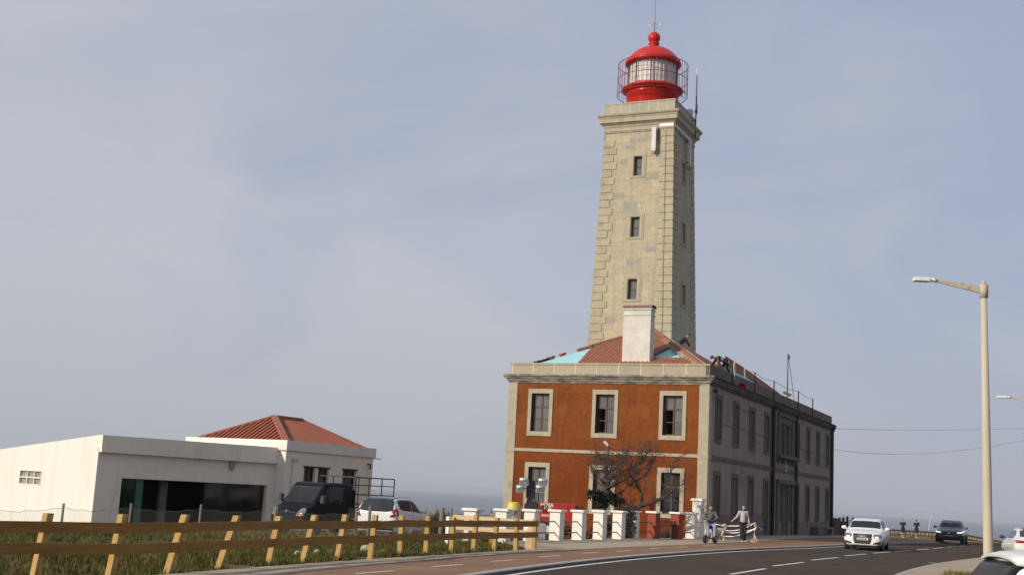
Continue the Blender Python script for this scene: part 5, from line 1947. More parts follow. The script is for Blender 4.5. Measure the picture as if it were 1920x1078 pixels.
# --- small white people carrier parked by the buildings
m_bglass = mat('glass_with_sky_tone', (.045, .052, .058), .12, (.03, .035, .04), 1.5, spec=.08)  # bluish sky reflection put into the base colour, specular kept low
def carrier():
    x, y = -4.2, 50.3
    t = thing('people_carrier', 'white compact people carrier parked with its rear towards the wooden fence', 'car', (x, y, gz(x, y) + .02), radians(90 - 17))
    S = [(-1.95, .46, .50, .66, .62, .86, .68, .50, .98), (-1.90, .32, .72, .66, .80, 1.0, .80, .60, 1.12), (-1.78, .24, .78, .64, .85, 1.05, .82, .62, 1.32), (-1.60, .20, .80, .62, .86, 1.05, .82, .62, 1.48), (-1.25, .19, .80, .62, .865, 1.04, .82, .62, 1.545), (-.6, .18, .80, .60, .865, 1.01, .83, .63, 1.57), (.0, .18, .80, .60, .865, .98, .83, .63, 1.55), (.45, .18, .80, .60, .865, .96, .83, .62, 1.45), (1.0, .18, .80, .58, .865, .93, .82, .62, 1.18), (1.38, .19, .79, .56, .86, .88, .80, .62, .99), (1.72, .21, .74, .52, .80, .76, .72, .54, .84), (1.90, .26, .6, .46, .66, .6, .58, .4, .70), (1.94, .32, .44, .44, .5, .52, .46, .3, .62)]
    body = car_shell(S).build('body', m_wpaint, t)
    r = .30
    cut_arches(body, [(xx, r, .335, s * .6, s * 1.05) for xx in (1.2, -1.25) for s in (1, -1)])
    bv = bvh_of(body)
    for xx in (1.2, -1.25):
        for s in (1, -1):
            wheel(t, xx, s * .85, r, .19, s)
    MB().box(-1.8, 1.6, -.58, .58, .16, .6).build('underbody', m_trim, t)
    decal(bv, '-x', [(-.70, 1.06), (-.4, 1.02), (.4, 1.02), (.70, 1.06), (.63, 1.40), (.52, 1.50), (-.52, 1.50), (-.63, 1.40)], m_bglass, 'rear_window', t, .008)
    decal(bv, '+z', [(-1.62, -.56), (.30, -.58), (.46, 0), (.30, .58), (-1.62, .56)], mat('dark_roof_tint', (.035, .035, .036), .25, coat=.4), 'dark_roof', t, .006)
    for s in (1, -1):
        ax = '+y' if s > 0 else '-y'
        decal(bv, ax, [(-1.42, 1.14), (-1.1, 1.08), (-.18, 1.05), (-.18, 1.47), (-1.0, 1.49), (-1.46, 1.44)], m_bglass, 'side_window', t)
        decal(bv, ax, [(-.12, 1.05), (.70, 1.0), (.86, 1.03), (.45, 1.33), (.18, 1.44), (-.12, 1.47)], m_bglass, 'side_window', t)
        decal(bv, '-x', [(s * .60, .82), (s * .80, .84), (s * .83, 1.0), (s * .78, 1.16), (s * .70, 1.10), (s * .66, .98)], m_lampred, 'tail_light', t, .014)
        decal(bv, ax, [(-1.85, .84), (-1.66, .90), (-1.70, 1.10), (-1.83, 1.16)], m_lampred, 'tail_light', t, .01)
        decal(bv, ax, [(-.16, .46), (-.145, .46), (-.145, 1.03), (-.16, 1.03)], m_trim, 'door_gap', t, .004)
        decal(bv, ax, [(-.42, .90), (-.24, .91), (-.24, .935), (-.42, .93)], m_chrome, 'door_handle', t, .014)
        mirror(t, .74, s * .86, 1.06, s, m_wpaint)
    decal(bv, '-x', [(-.26, .62), (.26, .62), (.26, .73), (-.26, .73)], m_plate, 'number_plate', t, .012)
    decal(bv, '-x', [(-.74, .34), (.74, .34), (.74, .44), (-.74, .44)], m_trim, 'bumper_strip', t, .01)
    q = MB()
    q.tube([(-1.955, .07 * cos(2 * pi * k / 16), .93 + .045 * sin(2 * pi * k / 16)) for k in range(17)], .008, 5)
    q.build('oval_emblem', m_chrome, t)
carrier()
# --- dark van with an open tubular cage behind the cab
def van():
    x, y = -7.35, 53.6
    t = thing('flatbed_van', 'dark navy van with open tubular frame over its bed by the red roofed building', 'van', (x, y, gz(x, y) + .02), radians(-90 - 32))
    S = [(-.48, .36, .80, .70, .90, 1.30, .95, .90, 2.06), (-.44, .30, .85, .70, .97, 1.32, .97, .92, 2.09), (.3, .28, .86, .70, .98, 1.32, .98, .92, 2.13), (.95, .28, .86, .70, .98, 1.30, .98, .91, 2.11), (1.22, .28, .86, .70, .98, 1.28, .97, .88, 2.03), (1.62, .28, .86, .70, .98, 1.22, .96, .84, 1.58), (1.90, .28, .86, .70, .98, 1.15, .95, .82, 1.24), (2.25, .29, .85, .68, .97, 1.05, .92, .76, 1.13), (2.42, .32, .80, .62, .91, .88, .82, .52, .98), (2.50, .38, .62, .58, .70, .74, .64, .36, .86)]
    body = car_shell(S).build('cab', m_npaint, t)
    r = .33
    cut_arches(body, [(1.72, r, .38, s * .66, s * 1.15) for s in (1, -1)])
    bv = bvh_of(body)
    for s in (1, -1):
        wheel(t, 1.72, s * .95, r, .22, s)
        wheel(t, -1.6, s * .93, r, .22, s)
        ax = '+y' if s > 0 else '-y'
        decal(bv, ax, [(.15, 1.34), (1.50, 1.28), (1.64, 1.32), (1.16, 1.88), (.92, 1.97), (.15, 1.97)], m_cglass, 'side_window', t)
        decal(bv, ax, [(.08, .5), (.095, .5), (.095, 2.0), (.08, 2.0)], m_black, 'door_gap', t, .004)
        q = MB()
        q.bevbox(1.55, 1.72, s * 1.14 - .10, s * 1.14 + .10, 1.30, 1.62, .03)
        q.bar((1.62, s * .95, 1.40), (1.62, s * 1.08, 1.40), .05)
        q.build('wing_mirror', m_trim, t)
        decal(bv, '+x', [(s * .50, .82), (s * .86, .84), (s * .90, .98), (s * .80, 1.10), (s * .62, 1.06)], m_lamp_g, 'headlight', t, .015)
        decal(bv, '+x', [(s * .52, .76), (s * .86, .78), (s * .86, .83), (s * .52, .81)], mat('amber_lamp', (.6, .16, .02), .2), 'indicator', t, .02)
    decal(bv, '+x', [(-.80, 1.28), (.80, 1.28), (.80, 1.6), (.77, 1.96), (-.77, 1.96), (-.80, 1.6)], m_cglass, 'windscreen', t, .01)
    decal(bv, '+x', [(-.46, .84), (.46, .84), (.40, .98), (-.40, .98)], m_black, 'grille', t, .012)
    decal(bv, '+x', [(-.6, .42), (.6, .42), (.6, .58), (-.6, .58)], m_black, 'lower_grille', t, .012)
    q = MB()
    q.loft([[(2.53, 0, .86), (2.53, .05, .93), (2.53, 0, 1.0), (2.53, -.05, .93)], [(2.55, 0, .87), (2.55, .04, .93), (2.55, 0, .99), (2.55, -.04, .93)]], True)
    q.build('diamond_emblem', m_chrome, t)
    # bed and cage
    q = MB()
    q.box(-3.5, -.2, -1.0, 1.0, .72, .84)
    q.build('load_bed', m_trim, t)
    for s in (1, -1):
        MB().box(-3.5, -.2, s * 1.0 - .02, s * 1.0 + .02, .84, 1.16).build('drop_side', mat('steel_drop_side', (.06, .058, .06), .6), t)
    MB().box(-.62, -.56, -1.0, 1.0, .84, 1.9).build('headboard', m_npaint, t)
    q = MB()
    zt = 2.45
    for s in (1, -1):
        for xx in (-.59, -1.5, -2.4, -3.3):
            q.bar((xx, s * 1.0, .84), (xx, s * 1.0, zt), .045)
        for z in (1.30, 1.72, 2.12, zt):
            q.bar((-3.3, s * 1.0, z), (-.59, s * 1.0, z), .04)
    for xx in (-.59, -1.05, -1.5, -1.95, -2.4, -2.85, -3.3):
        q.bar((xx, -1.0, zt), (xx, 1.0, zt), .045)
    for z in (1.3, 1.72, 2.12):
        q.bar((-3.3, -1, z), (-3.3, 1, z), .04)
    q.build('tubular_frame', m_trim, t)
    MB().box(-3.4, 2.2, -.45, .45, .35, .62).build('chassis', m_trim, t)
van()
# ---------------------------------------------------------------- people and the dog: one continuous body each, clothing and hair as parts
m_skin = mat('skin', (.46, .26, .185), .6, (.40, .215, .15), 12, fine=(60, .06))
m_hair = mat('dark_hair', (.025, .016, .012), .6, (.045, .03, .02), 30, fine=(60, .3))
def capsules(mb, caps):
    for c in caps:
        if len(c) == 2:              # ellipsoid: centre, radii
            mb.ball(c[0], c[1], 14, 10)
            continue
        a, b, r0, r1 = V(c[0]), V(c[1]), c[2], c[3]
        d = b - a
        L = max(d.length, 1e-4)
        d = d / L
        pts, rs = [], []
        for k in range(5):
            t = k / 4 * pi / 2
            pts.append(a - d * r0 * cos(t))
            rs.append(max(r0 * sin(t), .002))
        for k in range(5):
            t = pi / 2 - k / 4 * pi / 2
            pts.append(b + d * r1 * cos(t))
            rs.append(max(r1 * sin(t), .002))
        mb.tube(pts, rs, 12)
def fused(name, m, parent, caps, vox=.012, smooth=2):
    q = MB()
    capsules(q, caps)
    o = q.build(name, m, parent, fix=True)
    r = o.modifiers.new('r', 'REMESH')
    r.mode = 'VOXEL'
    r.voxel_size = vox
    r.use_smooth_shade = True
    if smooth:
        s = o.modifiers.new('s', 'SMOOTH')
        s.iterations = smooth
        s.factor = .5
    bpy.context.view_layer.update()
    bake(o)
    for p in o.data.polygons:
        p.use_smooth = True
    return o
def hand_caps(w, d, up, s):
    """palm, four unequal curled fingers and a thumb; w wrist, d pointing direction, up back-of-hand direction, s thumb side"""
    w, d, up = V(w), V(d).normalized(), V(up)
    up = (up - d * up.dot(d)).normalized()
    sd = d.cross(up) * s
    caps = [(w, w + d * .085, .026, .030), (w + d * .05 + sd * .02, w + d * .085 + sd * .025, .02, .018), (w + d * .05 - sd * .02, w + d * .085 - sd * .028, .02, .016)]
    for k, L in enumerate((.072, .080, .074, .058)):
        a = w + d * .088 + sd * (.031 - .021 * k)
        b = a + d * L * .5 - up * L * .12
        c = b + d * L * .36 - up * L * .42
        caps += [(a, b, .0105, .0095), (b, c, .0095, .008)]
    a = w + d * .03 + sd * .03
    b = a + d * .035 + sd * .026 - up * .01
    caps += [(a, b, .013, .011), (b, b + d * .03 + sd * .004 - up * .012, .011, .009)]
    return caps
def lerp3(a, b, t):
    return V(a).lerp(V(b), t)
def person(label, loc, rz, J, top, trousers, shoes, hair='short', sc=1.0, vox=.013, top_len='long', leg_len='long', group=None, glasses=None, beard=False, cap=None, stripe=None):
    t = thing('person', label, 'person', loc, rz, group)
    t.scale = (sc, sc, sc)
    N, H = V(J['neck']), V(J['head'])
    Pv, Ch = V(J['pelvis']), V(J['chest'])
    face = V(J.get('face', (0, 1, 0))).normalized()
    hu = (H - N).normalized()
    hs = face.cross(hu).normalized()
    body = [(lerp3(N, Ch, .15), H - hu * .03, .055, .052), (H + hu * .03, (.078, .095, .105)), (H - hu * .045 + face * .03, (.058, .06, .06)), (H + face * .092 - hu * .01, H + face * .108 - hu * .025, .012, .016), (H + hs * .078 - hu * .01, (.012, .02, .03)), (H - hs * .078 - hu * .01, (.012, .02, .03))]
    body += [(Pv, Ch, .115, .125), (Ch, lerp3(Ch, N, .55), .12, .085)]
    topc = [(Pv + (Ch - Pv) * .05, Ch, .135, .148), (Ch, lerp3(Ch, N, .6), .135, .085)]
    trc = [(Pv, lerp3(Pv, Ch, .2), .135, .13)]
    shc = []
    for s in (0, 1):
        sh, el, wr = V(J['sh'][s]), V(J['el'][s]), V(J['wr'][s])
        hp, kn, an, to = V(J['hip'][s]), V(J['knee'][s]), V(J['ank'][s]), V(J['toe'][s])
        body += [(lerp3(Ch, N, .5), sh, .08, .062), (sh, el, .052, .038), (el, wr, .038, .026)]
        hd = V(J['hand'][s]) if 'hand' in J else (wr - el)
        body += hand_caps(wr, hd, J.get('hup', [(0, 0, 1)] * 2)[s], J.get('thumb', (1, -1))[s])
        body += [(Pv, hp, .10, .085), (hp, kn, .080, .055), (kn, an, .052, .036), (an, to, .036, .03)]
        topc += [(lerp3(Ch, N, .5), sh, .09, .078), (sh, el if top_len == 'long' else lerp3(sh, el, .75), .070, .056)]
        if top_len == 'long':
            topc += [(el, lerp3(el, wr, .93), .056, .042)]
        trc += [(Pv, hp, .12, .10)]
        if leg_len == 'long':
            trc += [(hp, kn, .098, .074), (kn, lerp3(kn, an, .96), .074, .062)]
        else:
            trc += [(hp, lerp3(hp, kn, .82), .100, .092)]
        heel = an - (to - an).normalized() * .06
        heel.z = to.z
        shc += [(heel, to, .042, .036), (an, heel, .042, .04), (lerp3(heel, to, .5) - V((0, 0, .012)), to - V((0, 0, .012)), .04, .032)]
    fused('body', m_skin, t, body, vox * .75)
    fused('shirt', top, t, topc, vox)
    if stripe:
        fused('reflective_band', stripe, t, [(lerp3(Pv, Ch, .55), lerp3(Pv, Ch, .72), .152, .154)], vox)
    fused('trousers' if leg_len == 'long' else 'shorts', trousers, t, trc, vox)
    for s in (0, 1):
        fused('shoe', shoes, t, shc[3 * s:3 * s + 3], vox * .8)
    hc = [(H + hu * .055 - face * .022, (.085, .10, .095))]
    if hair == 'long':
        hc += [(H + hu * .02 - face * .06, H - hu * .16 - face * .085, .085, .055), (H + hs * .075 + hu * .04, H + hs * .095 - hu * .18, .04, .034), (H - hs * .075 + hu * .04, H - hs * .095 - hu * .18, .04, .034)]
    if cap is None:
        fused('hair', m_hair, t, hc, vox * .8)
    else:
        fused('cap', cap, t, [(H + hu * .06 - face * .01, (.09, .105, .08)), (H + hu * .05 + face * .09, H + hu * .045 + face * .15, .045, .03)], vox * .8)
    if beard:
        fused('beard', m_hair, t, [(H - hu * .075 + face * .055, (.056, .042, .05)), (H - hu * .05 + hs * .055 + face * .02, H - hu * .07 + face * .06, .025, .03), (H - hu * .05 - hs * .055 + face * .02, H - hu * .07 + face * .06, .025, .03)], vox * .8)
    q = MB()
    for s in (-1, 1):
        q = MB()
        q.ball(H + face * .088 + hs * (.032 * s) + hu * .012, .013, 8, 6)
        q.build('eye', m_hair, t)
    q = MB()
    q.bar(H + face * .094 - hu * .058 - hs * .022, H + face * .094 - hu * .058 + hs * .022, .012, .008)
    q.build('mouth', mat('lips', (.34, .12, .10), .6), t)
    if glasses:
        q = MB()
        for s in (-1, 1):
            c = H + face * .105 + hs * (.036 * s) + hu * .014
            q.tube([c - face * .005, c + face * .004], [.021, .021], 12)
        q.bar(H + face * .105 - hs * .07 + hu * .02, H + face * .105 + hs * .07 + hu * .02, .006, .006)
        q.build('sunglasses', glasses, t)
    return t
m_grey_knit = mat('light_grey_sweater', (.42, .41, .41), .95, (.36, .35, .35), 9, fine=(60, .15), bump=(90, .4, .005))
m_dgrey = mat('charcoal_cardigan', (.12, .118, .12), .95, (.09, .088, .09), 9, fine=(60, .2))
m_black_cl = mat('black_cloth', (.014, .013, .014), .9, (.022, .02, .02), 8, fine=(40, .2))
m_jeans = mat('pale_blue_denim', (.22, .27, .36), .9, (.30, .34, .42), 7, fine=(50, .15))
m_shoe_w = mat('white_trainers', (.66, .65, .63), .7, (.55, .54, .52), 12)
m_shoe_d = mat('dark_trainers', (.03, .03, .032), .7, (.20, .20, .20), 14, .55, .6)
m_navy = mat('dark_workwear', (.012, .016, .026), .9, (.02, .024, .034), 8, fine=(40, .2))
# woman walking on the path
wp_ = onz(1392.5, 1015.8, .12)
woman = person('woman in grey sweater, black trousers and white sunglasses holding a lead by the tape', (wp_.x, wp_.y, .12), radians(180), dict(
    pelvis=(0, 0, .90), chest=(0, .01, 1.22), neck=(0, .0, 1.42), head=(0, .03, 1.54), face=(.1, 1, -.12),
    sh=[(.165, 0, 1.345), (-.165, 0, 1.345)], el=[(.30, .06, 1.12), (-.235, -.03, 1.10)], wr=[(.47, .17, .99), (-.27, .06, .88)],
    hip=[(.085, 0, .86), (-.085, 0, .86)], knee=[(.075, .06, .48), (-.085, .02, .48)], ank=[(.06, .10, .085), (-.10, -.03, .085)], toe=[(.07, .26, .045), (-.11, .13, .045)],
    hand=[(.5, .5, -.25), (-.1, .25, -1)]), m_grey_knit, m_black_cl, m_shoe_w, 'long', glasses=m_white)
# man seated on the little scooter
SH = radians(147)
sp_ = onz(1331.5, 1017.5, .12)
man = person('bearded man in a charcoal cardigan and pale jeans sitting on a small scooter', (sp_.x, sp_.y, .12), radians(176), dict(
    pelvis=(0, -.13, .78), chest=(0, -.08, 1.12), neck=(0, -.05, 1.34), head=(0, .0, 1.47), face=(.05, 1, -.35),
    sh=[(.19, -.06, 1.27), (-.19, -.06, 1.27)], el=[(.29, .04, 1.02), (-.29, .04, 1.02)], wr=[(.11, .24, .98), (-.11, .24, .98)],
    hip=[(.10, -.10, .76), (-.10, -.10, .76)], knee=[(.15, .30, .74), (-.15, .30, .74)], ank=[(.13, .40, .31), (-.12, .38, .31)], toe=[(.14, .56, .26), (-.13, .54, .26)],
    hand=[(-.7, .6, .1), (.7, .6, .1)], hup=[(.2, .2, 1), (-.2, .2, 1)]), m_dgrey, m_jeans, m_shoe_d, 'short', beard=True)
q = MB()
q.bevbox(-.03, .03, .34, .35, .98, 1.06, .004)
ph = q.build('phone', m_black, man)
# scooter
sc_ = thing('scooter', 'small black scooter with two fat wheels carrying the seated bearded man', 'scooter', (sp_.x, sp_.y, .12), SH)
def small_wheel(x, y, r, w):
    q = MB()
    def circ(rad, xx):
        return [(xx, y + rad * cos(2 * pi * k / 28), r + rad * sin(2 * pi * k / 28)) for k in range(28)]
    q.loft([circ(r * .6, x - w / 2), circ(r * .95, x - w / 2), circ(r, x - w / 4), circ(r, x + w / 4), circ(r * .95, x + w / 2), circ(r * .6, x + w / 2)], True, True)
    wl = q.build('wheel', m_tyre, sc_)
    q = MB()
    q.tube([(x - w / 2 - .012, y, r), (x + w / 2 + .012, y, r)], r * .5, 16)
    q.build('hub', m_rim, wl)
small_wheel(0, .52, .17, .11)
small_wheel(0, -.50, .17, .12)
q = MB()
q.bar((0, .46, .20), (0, -.42, .20), .10, .05)
q.bar((0, -.30, .20), (0, -.17, .60), .05)
q.build('frame', m_trim, sc_)
MB().bevbox(-.16, .16, -.34, .06, .60, .66, .03).build('seat', m_black_cl, sc_)
q = MB()
q.tube([(0, .53, .18), (0, .47, .45), (0, .36, .98)], .024, 8)
q.build('steering_column', m_rim, sc_)
q = MB()
q.tube([(-.26, .30, 1.0), (-.1, .35, .99), (.1, .35, .99), (.26, .30, 1.0)], .017, 8)
q.build('handlebar', m_trim, sc_)
MB().box(-.20, .20, .34, .60, .205, .225).build('footrest', m_trim, sc_)
# dog
m_fur = mat('cream_fur', (.55, .50, .40), .95, (.42, .37, .28), 7, fine=(40, .25), bump=(50, .8, .02), col3=(.30, .25, .18), scale3=4, lo3=.6, hi3=.75)
dp = onz(1347, 1014.5, .12)
dog = thing('dog', 'fluffy cream dog with a curled tail standing beside the scooter', 'dog', (dp.x, dp.y + .25, .12), radians(112))
fl = []
fl += [((0, .22, .46), (0, -.24, .47), .155, .125), ((0, .28, .44), (0, .16, .42), .15, .15), ((0, .30, .52), (0, .42, .60), .11, .09), ((0, .46, .62), (.085, .10, .085)), ((0, .52, .60), (0, .63, .575), .05, .034)]
for s in (-1, 1):
    fl += [((s * .05, .44, .68), (s * .065, .435, .755), .03, .010)]
    fl += [((s * .09, .26, .40), (s * .09, .25, .20), .06, .04), ((s * .09, .25, .20), (s * .09, .27, .045), .036, .034), ((s * .09, .27, .035), (s * .09, .32, .03), .035, .03)]
    fl += [((s * .08, -.22, .42), (s * .09, -.15, .28), .085, .055), ((s * .09, -.15, .28), (s * .09, -.29, .17), .05, .034), ((s * .09, -.29, .17), (s * .09, -.26, .04), .033, .032), ((s * .09, -.26, .035), (s * .09, -.20, .03), .034, .03)]
fl += [((0, -.34, .52), (0, -.42, .62), .05, .07), ((0, -.42, .62), (0, -.36, .72), .075, .08), ((0, -.36, .72), (0, -.26, .70), .08, .06)]
fused('body', m_fur, dog, fl, .012, 1)
MB().ball((0, .665, .585), .02, 8, 6).build('nose', m_black_cl, dog)
for s in (-1, 1):
    MB().ball((s * .04, .535, .65), .012, 8, 6).build('eye', m_black_cl, dog)
q = MB()
q.tube([(.155 * cos(2 * pi * k / 16), .12, .45 + .16 * sin(2 * pi * k / 16)) for k in range(17)], .015, 6)
q.build('harness', m_black_cl, dog)
# lead from hand to harness
hd = V((wp_.x - .50, wp_.y - .20, .12 + .93))
dg = V((dp.x, dp.y + .2, .12 + .60))
q = MB()
q.tube([hd.lerp(dg, k / 12) - V((0, 0, .14 * sin(pi * k / 12))) for k in range(13)], .008, 5)
q.build('dog_lead', m_black_cl, None, label='thin dark lead hanging between the woman and the cream dog', cat='lead')
# joggers on the far path
for (px, py, lab, kw, J) in (
    (1693, 1007.3, 'bareheaded man in black t-shirt and shorts walking on the far path', dict(), dict(ank=[(.09, .12, .085), (-.09, -.10, .085)], toe=[(.10, .28, .045), (-.10, .06, .045)], knee=[(.09, .12, .47), (-.09, .03, .47)])),
    (1718.5, 1008.3, 'runner in black top, shorts and dark cap on the far path', dict(cap=m_black_cl), dict(ank=[(.05, .10, .085), (-.07, -.38, .42)], toe=[(.05, .26, .045), (-.07, -.42, .28)], knee=[(.07, .10, .47), (-.08, .10, .46)]))):
    p = at(px, py, 115)
    person(lab, (p.x, p.y, p.z), radians(178), dict(
        pelvis=(0, 0, .92), chest=(0, .02, 1.24), neck=(0, .01, 1.44), head=(0, .03, 1.58), face=(0, 1, -.05),
        sh=[(.19, 0, 1.38), (-.19, 0, 1.38)], el=[(.27, -.04, 1.10), (-.27, -.02, 1.10)], wr=[(.28, .10, .92), (-.28, .12, .92)],
        hip=[(.09, 0, .88), (-.09, 0, .88)], **J), m_black_cl, m_black_cl, m_shoe_w, 'short', sc=.97, vox=.02, top_len='short', leg_len='short', **kw)
# roofers
HM = Matrix.Translation(V(HC)) @ Matrix.Rotation(-YAW, 4, 'Z')
w2 = sidepix(1359, 677, .95)
g2_ = HM @ V((w2.x, w2.y, w2.z - .88))
person('roofer in a dark cap bending over the roof edge beside raised tile sheets', tuple(g2_), radians(97), dict(
    pelvis=(0, -.05, .88), chest=(0, .34, 1.02), neck=(0, .52, 1.05), head=(0, .68, 1.06), face=(0, .75, -.65),
    sh=[(.17, .46, 1.0), (-.17, .46, 1.0)], el=[(.20, .58, .78), (-.19, .60, .80)], wr=[(.14, .72, .58), (-.10, .76, .60)],
    hip=[(.10, -.06, .84), (-.10, -.06, .84)], knee=[(.14, .16, .46), (-.14, -.12, .44)], ank=[(.14, .0, .09), (-.15, -.38, .09)], toe=[(.15, .16, .05), (-.15, -.22, .05)],
    hand=[(-.1, .4, -.8), (.1, .4, -.8)]), m_navy, m_navy, m_shoe_d, 'short', cap=m_navy, stripe=mat('grey_band', (.25, .25, .24), .6))
w1 = frontpix(1280, 648, 9.0)
g1_ = HM @ V((w1.x, w1.y, w1.z - .30))
person('roofer in black kneeling on the hip of the roof below the tower', tuple(g1_), -YAW - radians(75), dict(
    pelvis=(0, -.22, .40), chest=(0, .06, .66), neck=(0, .20, .80), head=(0, .30, .90), face=(0, .8, -.5),
    sh=[(.18, .14, .74), (-.18, .14, .74)], el=[(.24, .30, .48), (-.24, .28, .48)], wr=[(.18, .42, .22), (-.18, .42, .22)],
    hip=[(.10, -.20, .36), (-.10, -.20, .36)], knee=[(.16, .18, .12), (-.16, .18, .12)], ank=[(.15, -.22, .06), (-.15, -.22, .06)], toe=[(.15, -.40, .04), (-.15, -.40, .04)],
    hand=[(0, .4, -.8), (0, .4, -.8)]), m_black_cl, m_navy, m_shoe_d, 'short')
# ---------------------------------------------------------------- things on the roof edge (house frame, placed through HM)
def in_house(name, label, cat, group=None, loc=(0, 0, 0)):
    p = HM @ V(loc)
    return thing(name, label, cat, tuple(p), -YAW, group)
m_rope = mat('pale_rope', (.62, .55, .43), .9, (.5, .44, .34), 20, fine=(60, .2))
sl = in_house('safety_line', 'safety line of thin dark posts and cable along the side parapet', 'safety line')
pts_ = [(4.45, 9.38), (9.62, 9.39), (14.64, 9.42), (22.06, 9.51), (27.06, 9.46)]
for y, z in pts_:
    q = MB()
    q.bar((.05, y, 8.22), (.05, y, z), .055)
    q.box(.0, .1, y - .09, y + .09, 8.3, 8.36)
    q.build('post', m_rust, sl)
q = MB()
allp = []
for (a, b), (c, d) in zip(pts_[:-1], pts_[1:]):
    allp += [(.05, a + (c - a) * k / 8, b + (d - b) * k / 8 - .14 * sin(pi * k / 8)) for k in range(8)]
allp.append((.05, *pts_[-1]))
q.tube(allp, .014, 5)
q.build('cable', m_rust, sl)
def loop_rope(name, label, y, z, w, h, tail):
    t = in_house(name, label, 'rope', 'ropes hanging on the parapet', (.13, y, z))
    q = MB()
    for k in range(3):
        q.tube([(.02 * k, (w + .03 * k) * sin(2 * pi * i / 20), -h / 2 + (h / 2 - .015 * k) * cos(2 * pi * i / 20)) for i in range(21)], .013, 6)
    q.build('loop', m_rope, t)
    q = MB()
    q.ball((.02, 0, -h), (.05, .06, .08), 10, 6)
    q.tube([(.02, .0, -h), (.03, .04, -h - tail * .5), (.02, .0, -h - tail), (.05, -.06, -h - tail * .6), (.02, 0, -h)], .02, 6)
    q.build('knot', m_rope, t)
loop_rope('coiled_rope', 'long pale coiled rope hanging from the first safety post by the roofer', 4.45, 9.42, .13, .60, .55)
loop_rope('coiled_rope', 'small white rope loop on the safety line above the turquoise roof patch', 6.75, 9.30, .10, .26, .42)
bp = sidepix(1394, 728, -.2)
bk = in_house('red_bucket', 'red bucket lying on the side cornice under the safety line', 'bucket', None, (.17, bp.y, 8.17))
q = MB()
q.lathe([(.17, 0), (.20, .22), (.215, .24), (.19, .23), (.16, .02)], 20, caps=True)
q.build('tub', m_red, bk)
fm = in_house('flag_mast', 'slender wooden mast with a slack halyard on the side roof', 'mast', None, (-.55, 21.4, 8.2))
q = MB()
q.tube([(0, 0, 0), (0, 0, 3.75)], [.055, .035], 8)
q.build('pole', m_lamp, fm)
q = MB()
q.bar((-.02, -1.0, 1.05), (.02, .9, 1.05), .12, .16)
q.build('crossbeam', m_pale_rail, fm)
q = MB()
q.bar((0, -.02, 3.7), (0, .30, 3.66), .05)
q.tube([(0, .28, 3.4), (0, .28, 3.62)], .07, 8)
q.tube([(0, .28, 3.4), (.15, .75, 1.8), (.25, 1.15, .4)], .018, 5)
q.tube([(0, .06, 3.4), (0, .08, 2.2), (0, .06, 1.1)], .014, 5)
q.build('halyard', m_pipe, fm)
# bench and cabinet against the side wall
sb = in_house('stone_bench', 'dark stone bench at the far end of the side wall', 'bench', None, (0, 0, .0))
q = MB()
q.box(.08, .62, 29.8, 33.0, .44, .56)
q.box(.10, .60, 29.85, 30.2, .0, .44)
q.box(.10, .60, 32.2, 32.95, .0, .44)
q.build('slab', m_sidebase, sb)
ub = in_house('utility_cabinet', 'low grey utility cabinet against the side wall next to the stone bench', 'cabinet')
q = MB()
q.bevbox(.06, .55, 27.0, 29.5, .0, .62, .03)
q.box(.55, .565, 27.1, 28.2, .08, .55)
q.box(.55, .565, 28.3, 29.4, .08, .55)
q.build('cabinet_body', m_sidetrim, ub)
# ---------------------------------------------------------------- lighting tower trailer behind the pillars
LT = at(1050, 1005, 53)
lt = thing('lighting_tower', 'red trailer lighting tower with black mast and four silver floodlights', 'lighting tower', (LT.x, LT.y, .05), 0)
k_ = 53 / FPX
def L_(px, py):
    p = at(px, py, 53)
    return p.x - LT.x, p.z - .05
x0, z1 = L_(1008, 941)
x1, _ = L_(1080, 944)
x2, _ = L_(1093, 945)
_, z0 = L_(1050, 977)
m_redbox = mat('red_canopy_paint', (.42, .028, .018), .45, (.36, .024, .016), 2, fine=(6, .1))
q = MB()
q.bevbox(x0, x1, 0, .95, z0, z1, .03)
gen = q.build('canopy', m_redbox, lt)
q = MB()
q.bevbox(x1 + .003, x2, .05, .9, z0, z1 - .06, .03)
q.build('rear_grille', mat('dark_red_grille', (.09, .012, .010), .6), lt)
q = MB()
for i in range(5):
    xx = L_(1057 + 3.4 * i, 0)[0]
    q.box(xx, xx + .035, -.012, .0, z1 - .42, z1 - .1)
q.build('louvres', mat('dark_red_grille', (.09, .012, .010), .6), gen)
xa_, xb_ = L_(1041.5, 0)[0], L_(1053.5, 0)[0]
q = MB()
q.bevbox(xa_, xb_, -.03, .0, z1 - .30, z1 + .02, .008)
q.build('control_panel', m_trim, gen)
cxx, czz = L_(1025.5, 946.5)
wl_ = mat('white_lettering', (.78, .76, .72), .6)
lettering('MOSA', .20, wl_, lt, (cxx, -.006, czz), (pi / 2, 0, 0), .003, .006)
cxx, czz = L_(1026.5, 952.3)
lettering('GE 12/1', .11, wl_, lt, (cxx, -.006, czz), (pi / 2, 0, 0), .003, .004)
cxx, czz = L_(1026, 966)
lettering('SILENCED', .115, wl_, lt, (cxx, -.006, czz), (pi / 2, 0, 0), .003, .004)
q = MB()
q.box(x0 - .75, x2, .1, .85, .38, .46)
q.bar((x0 - .75, .45, .42), (x0 - 1.3, .45, .40), .09)
q.bar((x0 + .1, .05, .38), (x0 + .1, .05, .0), .05)
q.bar((x2 - .05, .1, .38), (x2 - .05, .1, .0), .05)
q.build('trailer_frame', m_trim, lt)
wx_, wz_ = L_(1027, 991)
for yy in (-.04, .98):
    q = MB()
    q.tube([(wx_, yy - .07, .30), (wx_, yy + .07, .30)], .28, 24)
    wl = q.build('wheel', m_tyre, lt)
    q = MB()
    q.tube([(wx_, yy - .085, .30), (wx_, yy + .085, .30)], .17, 18)
    q.build('hub', m_white, wl)
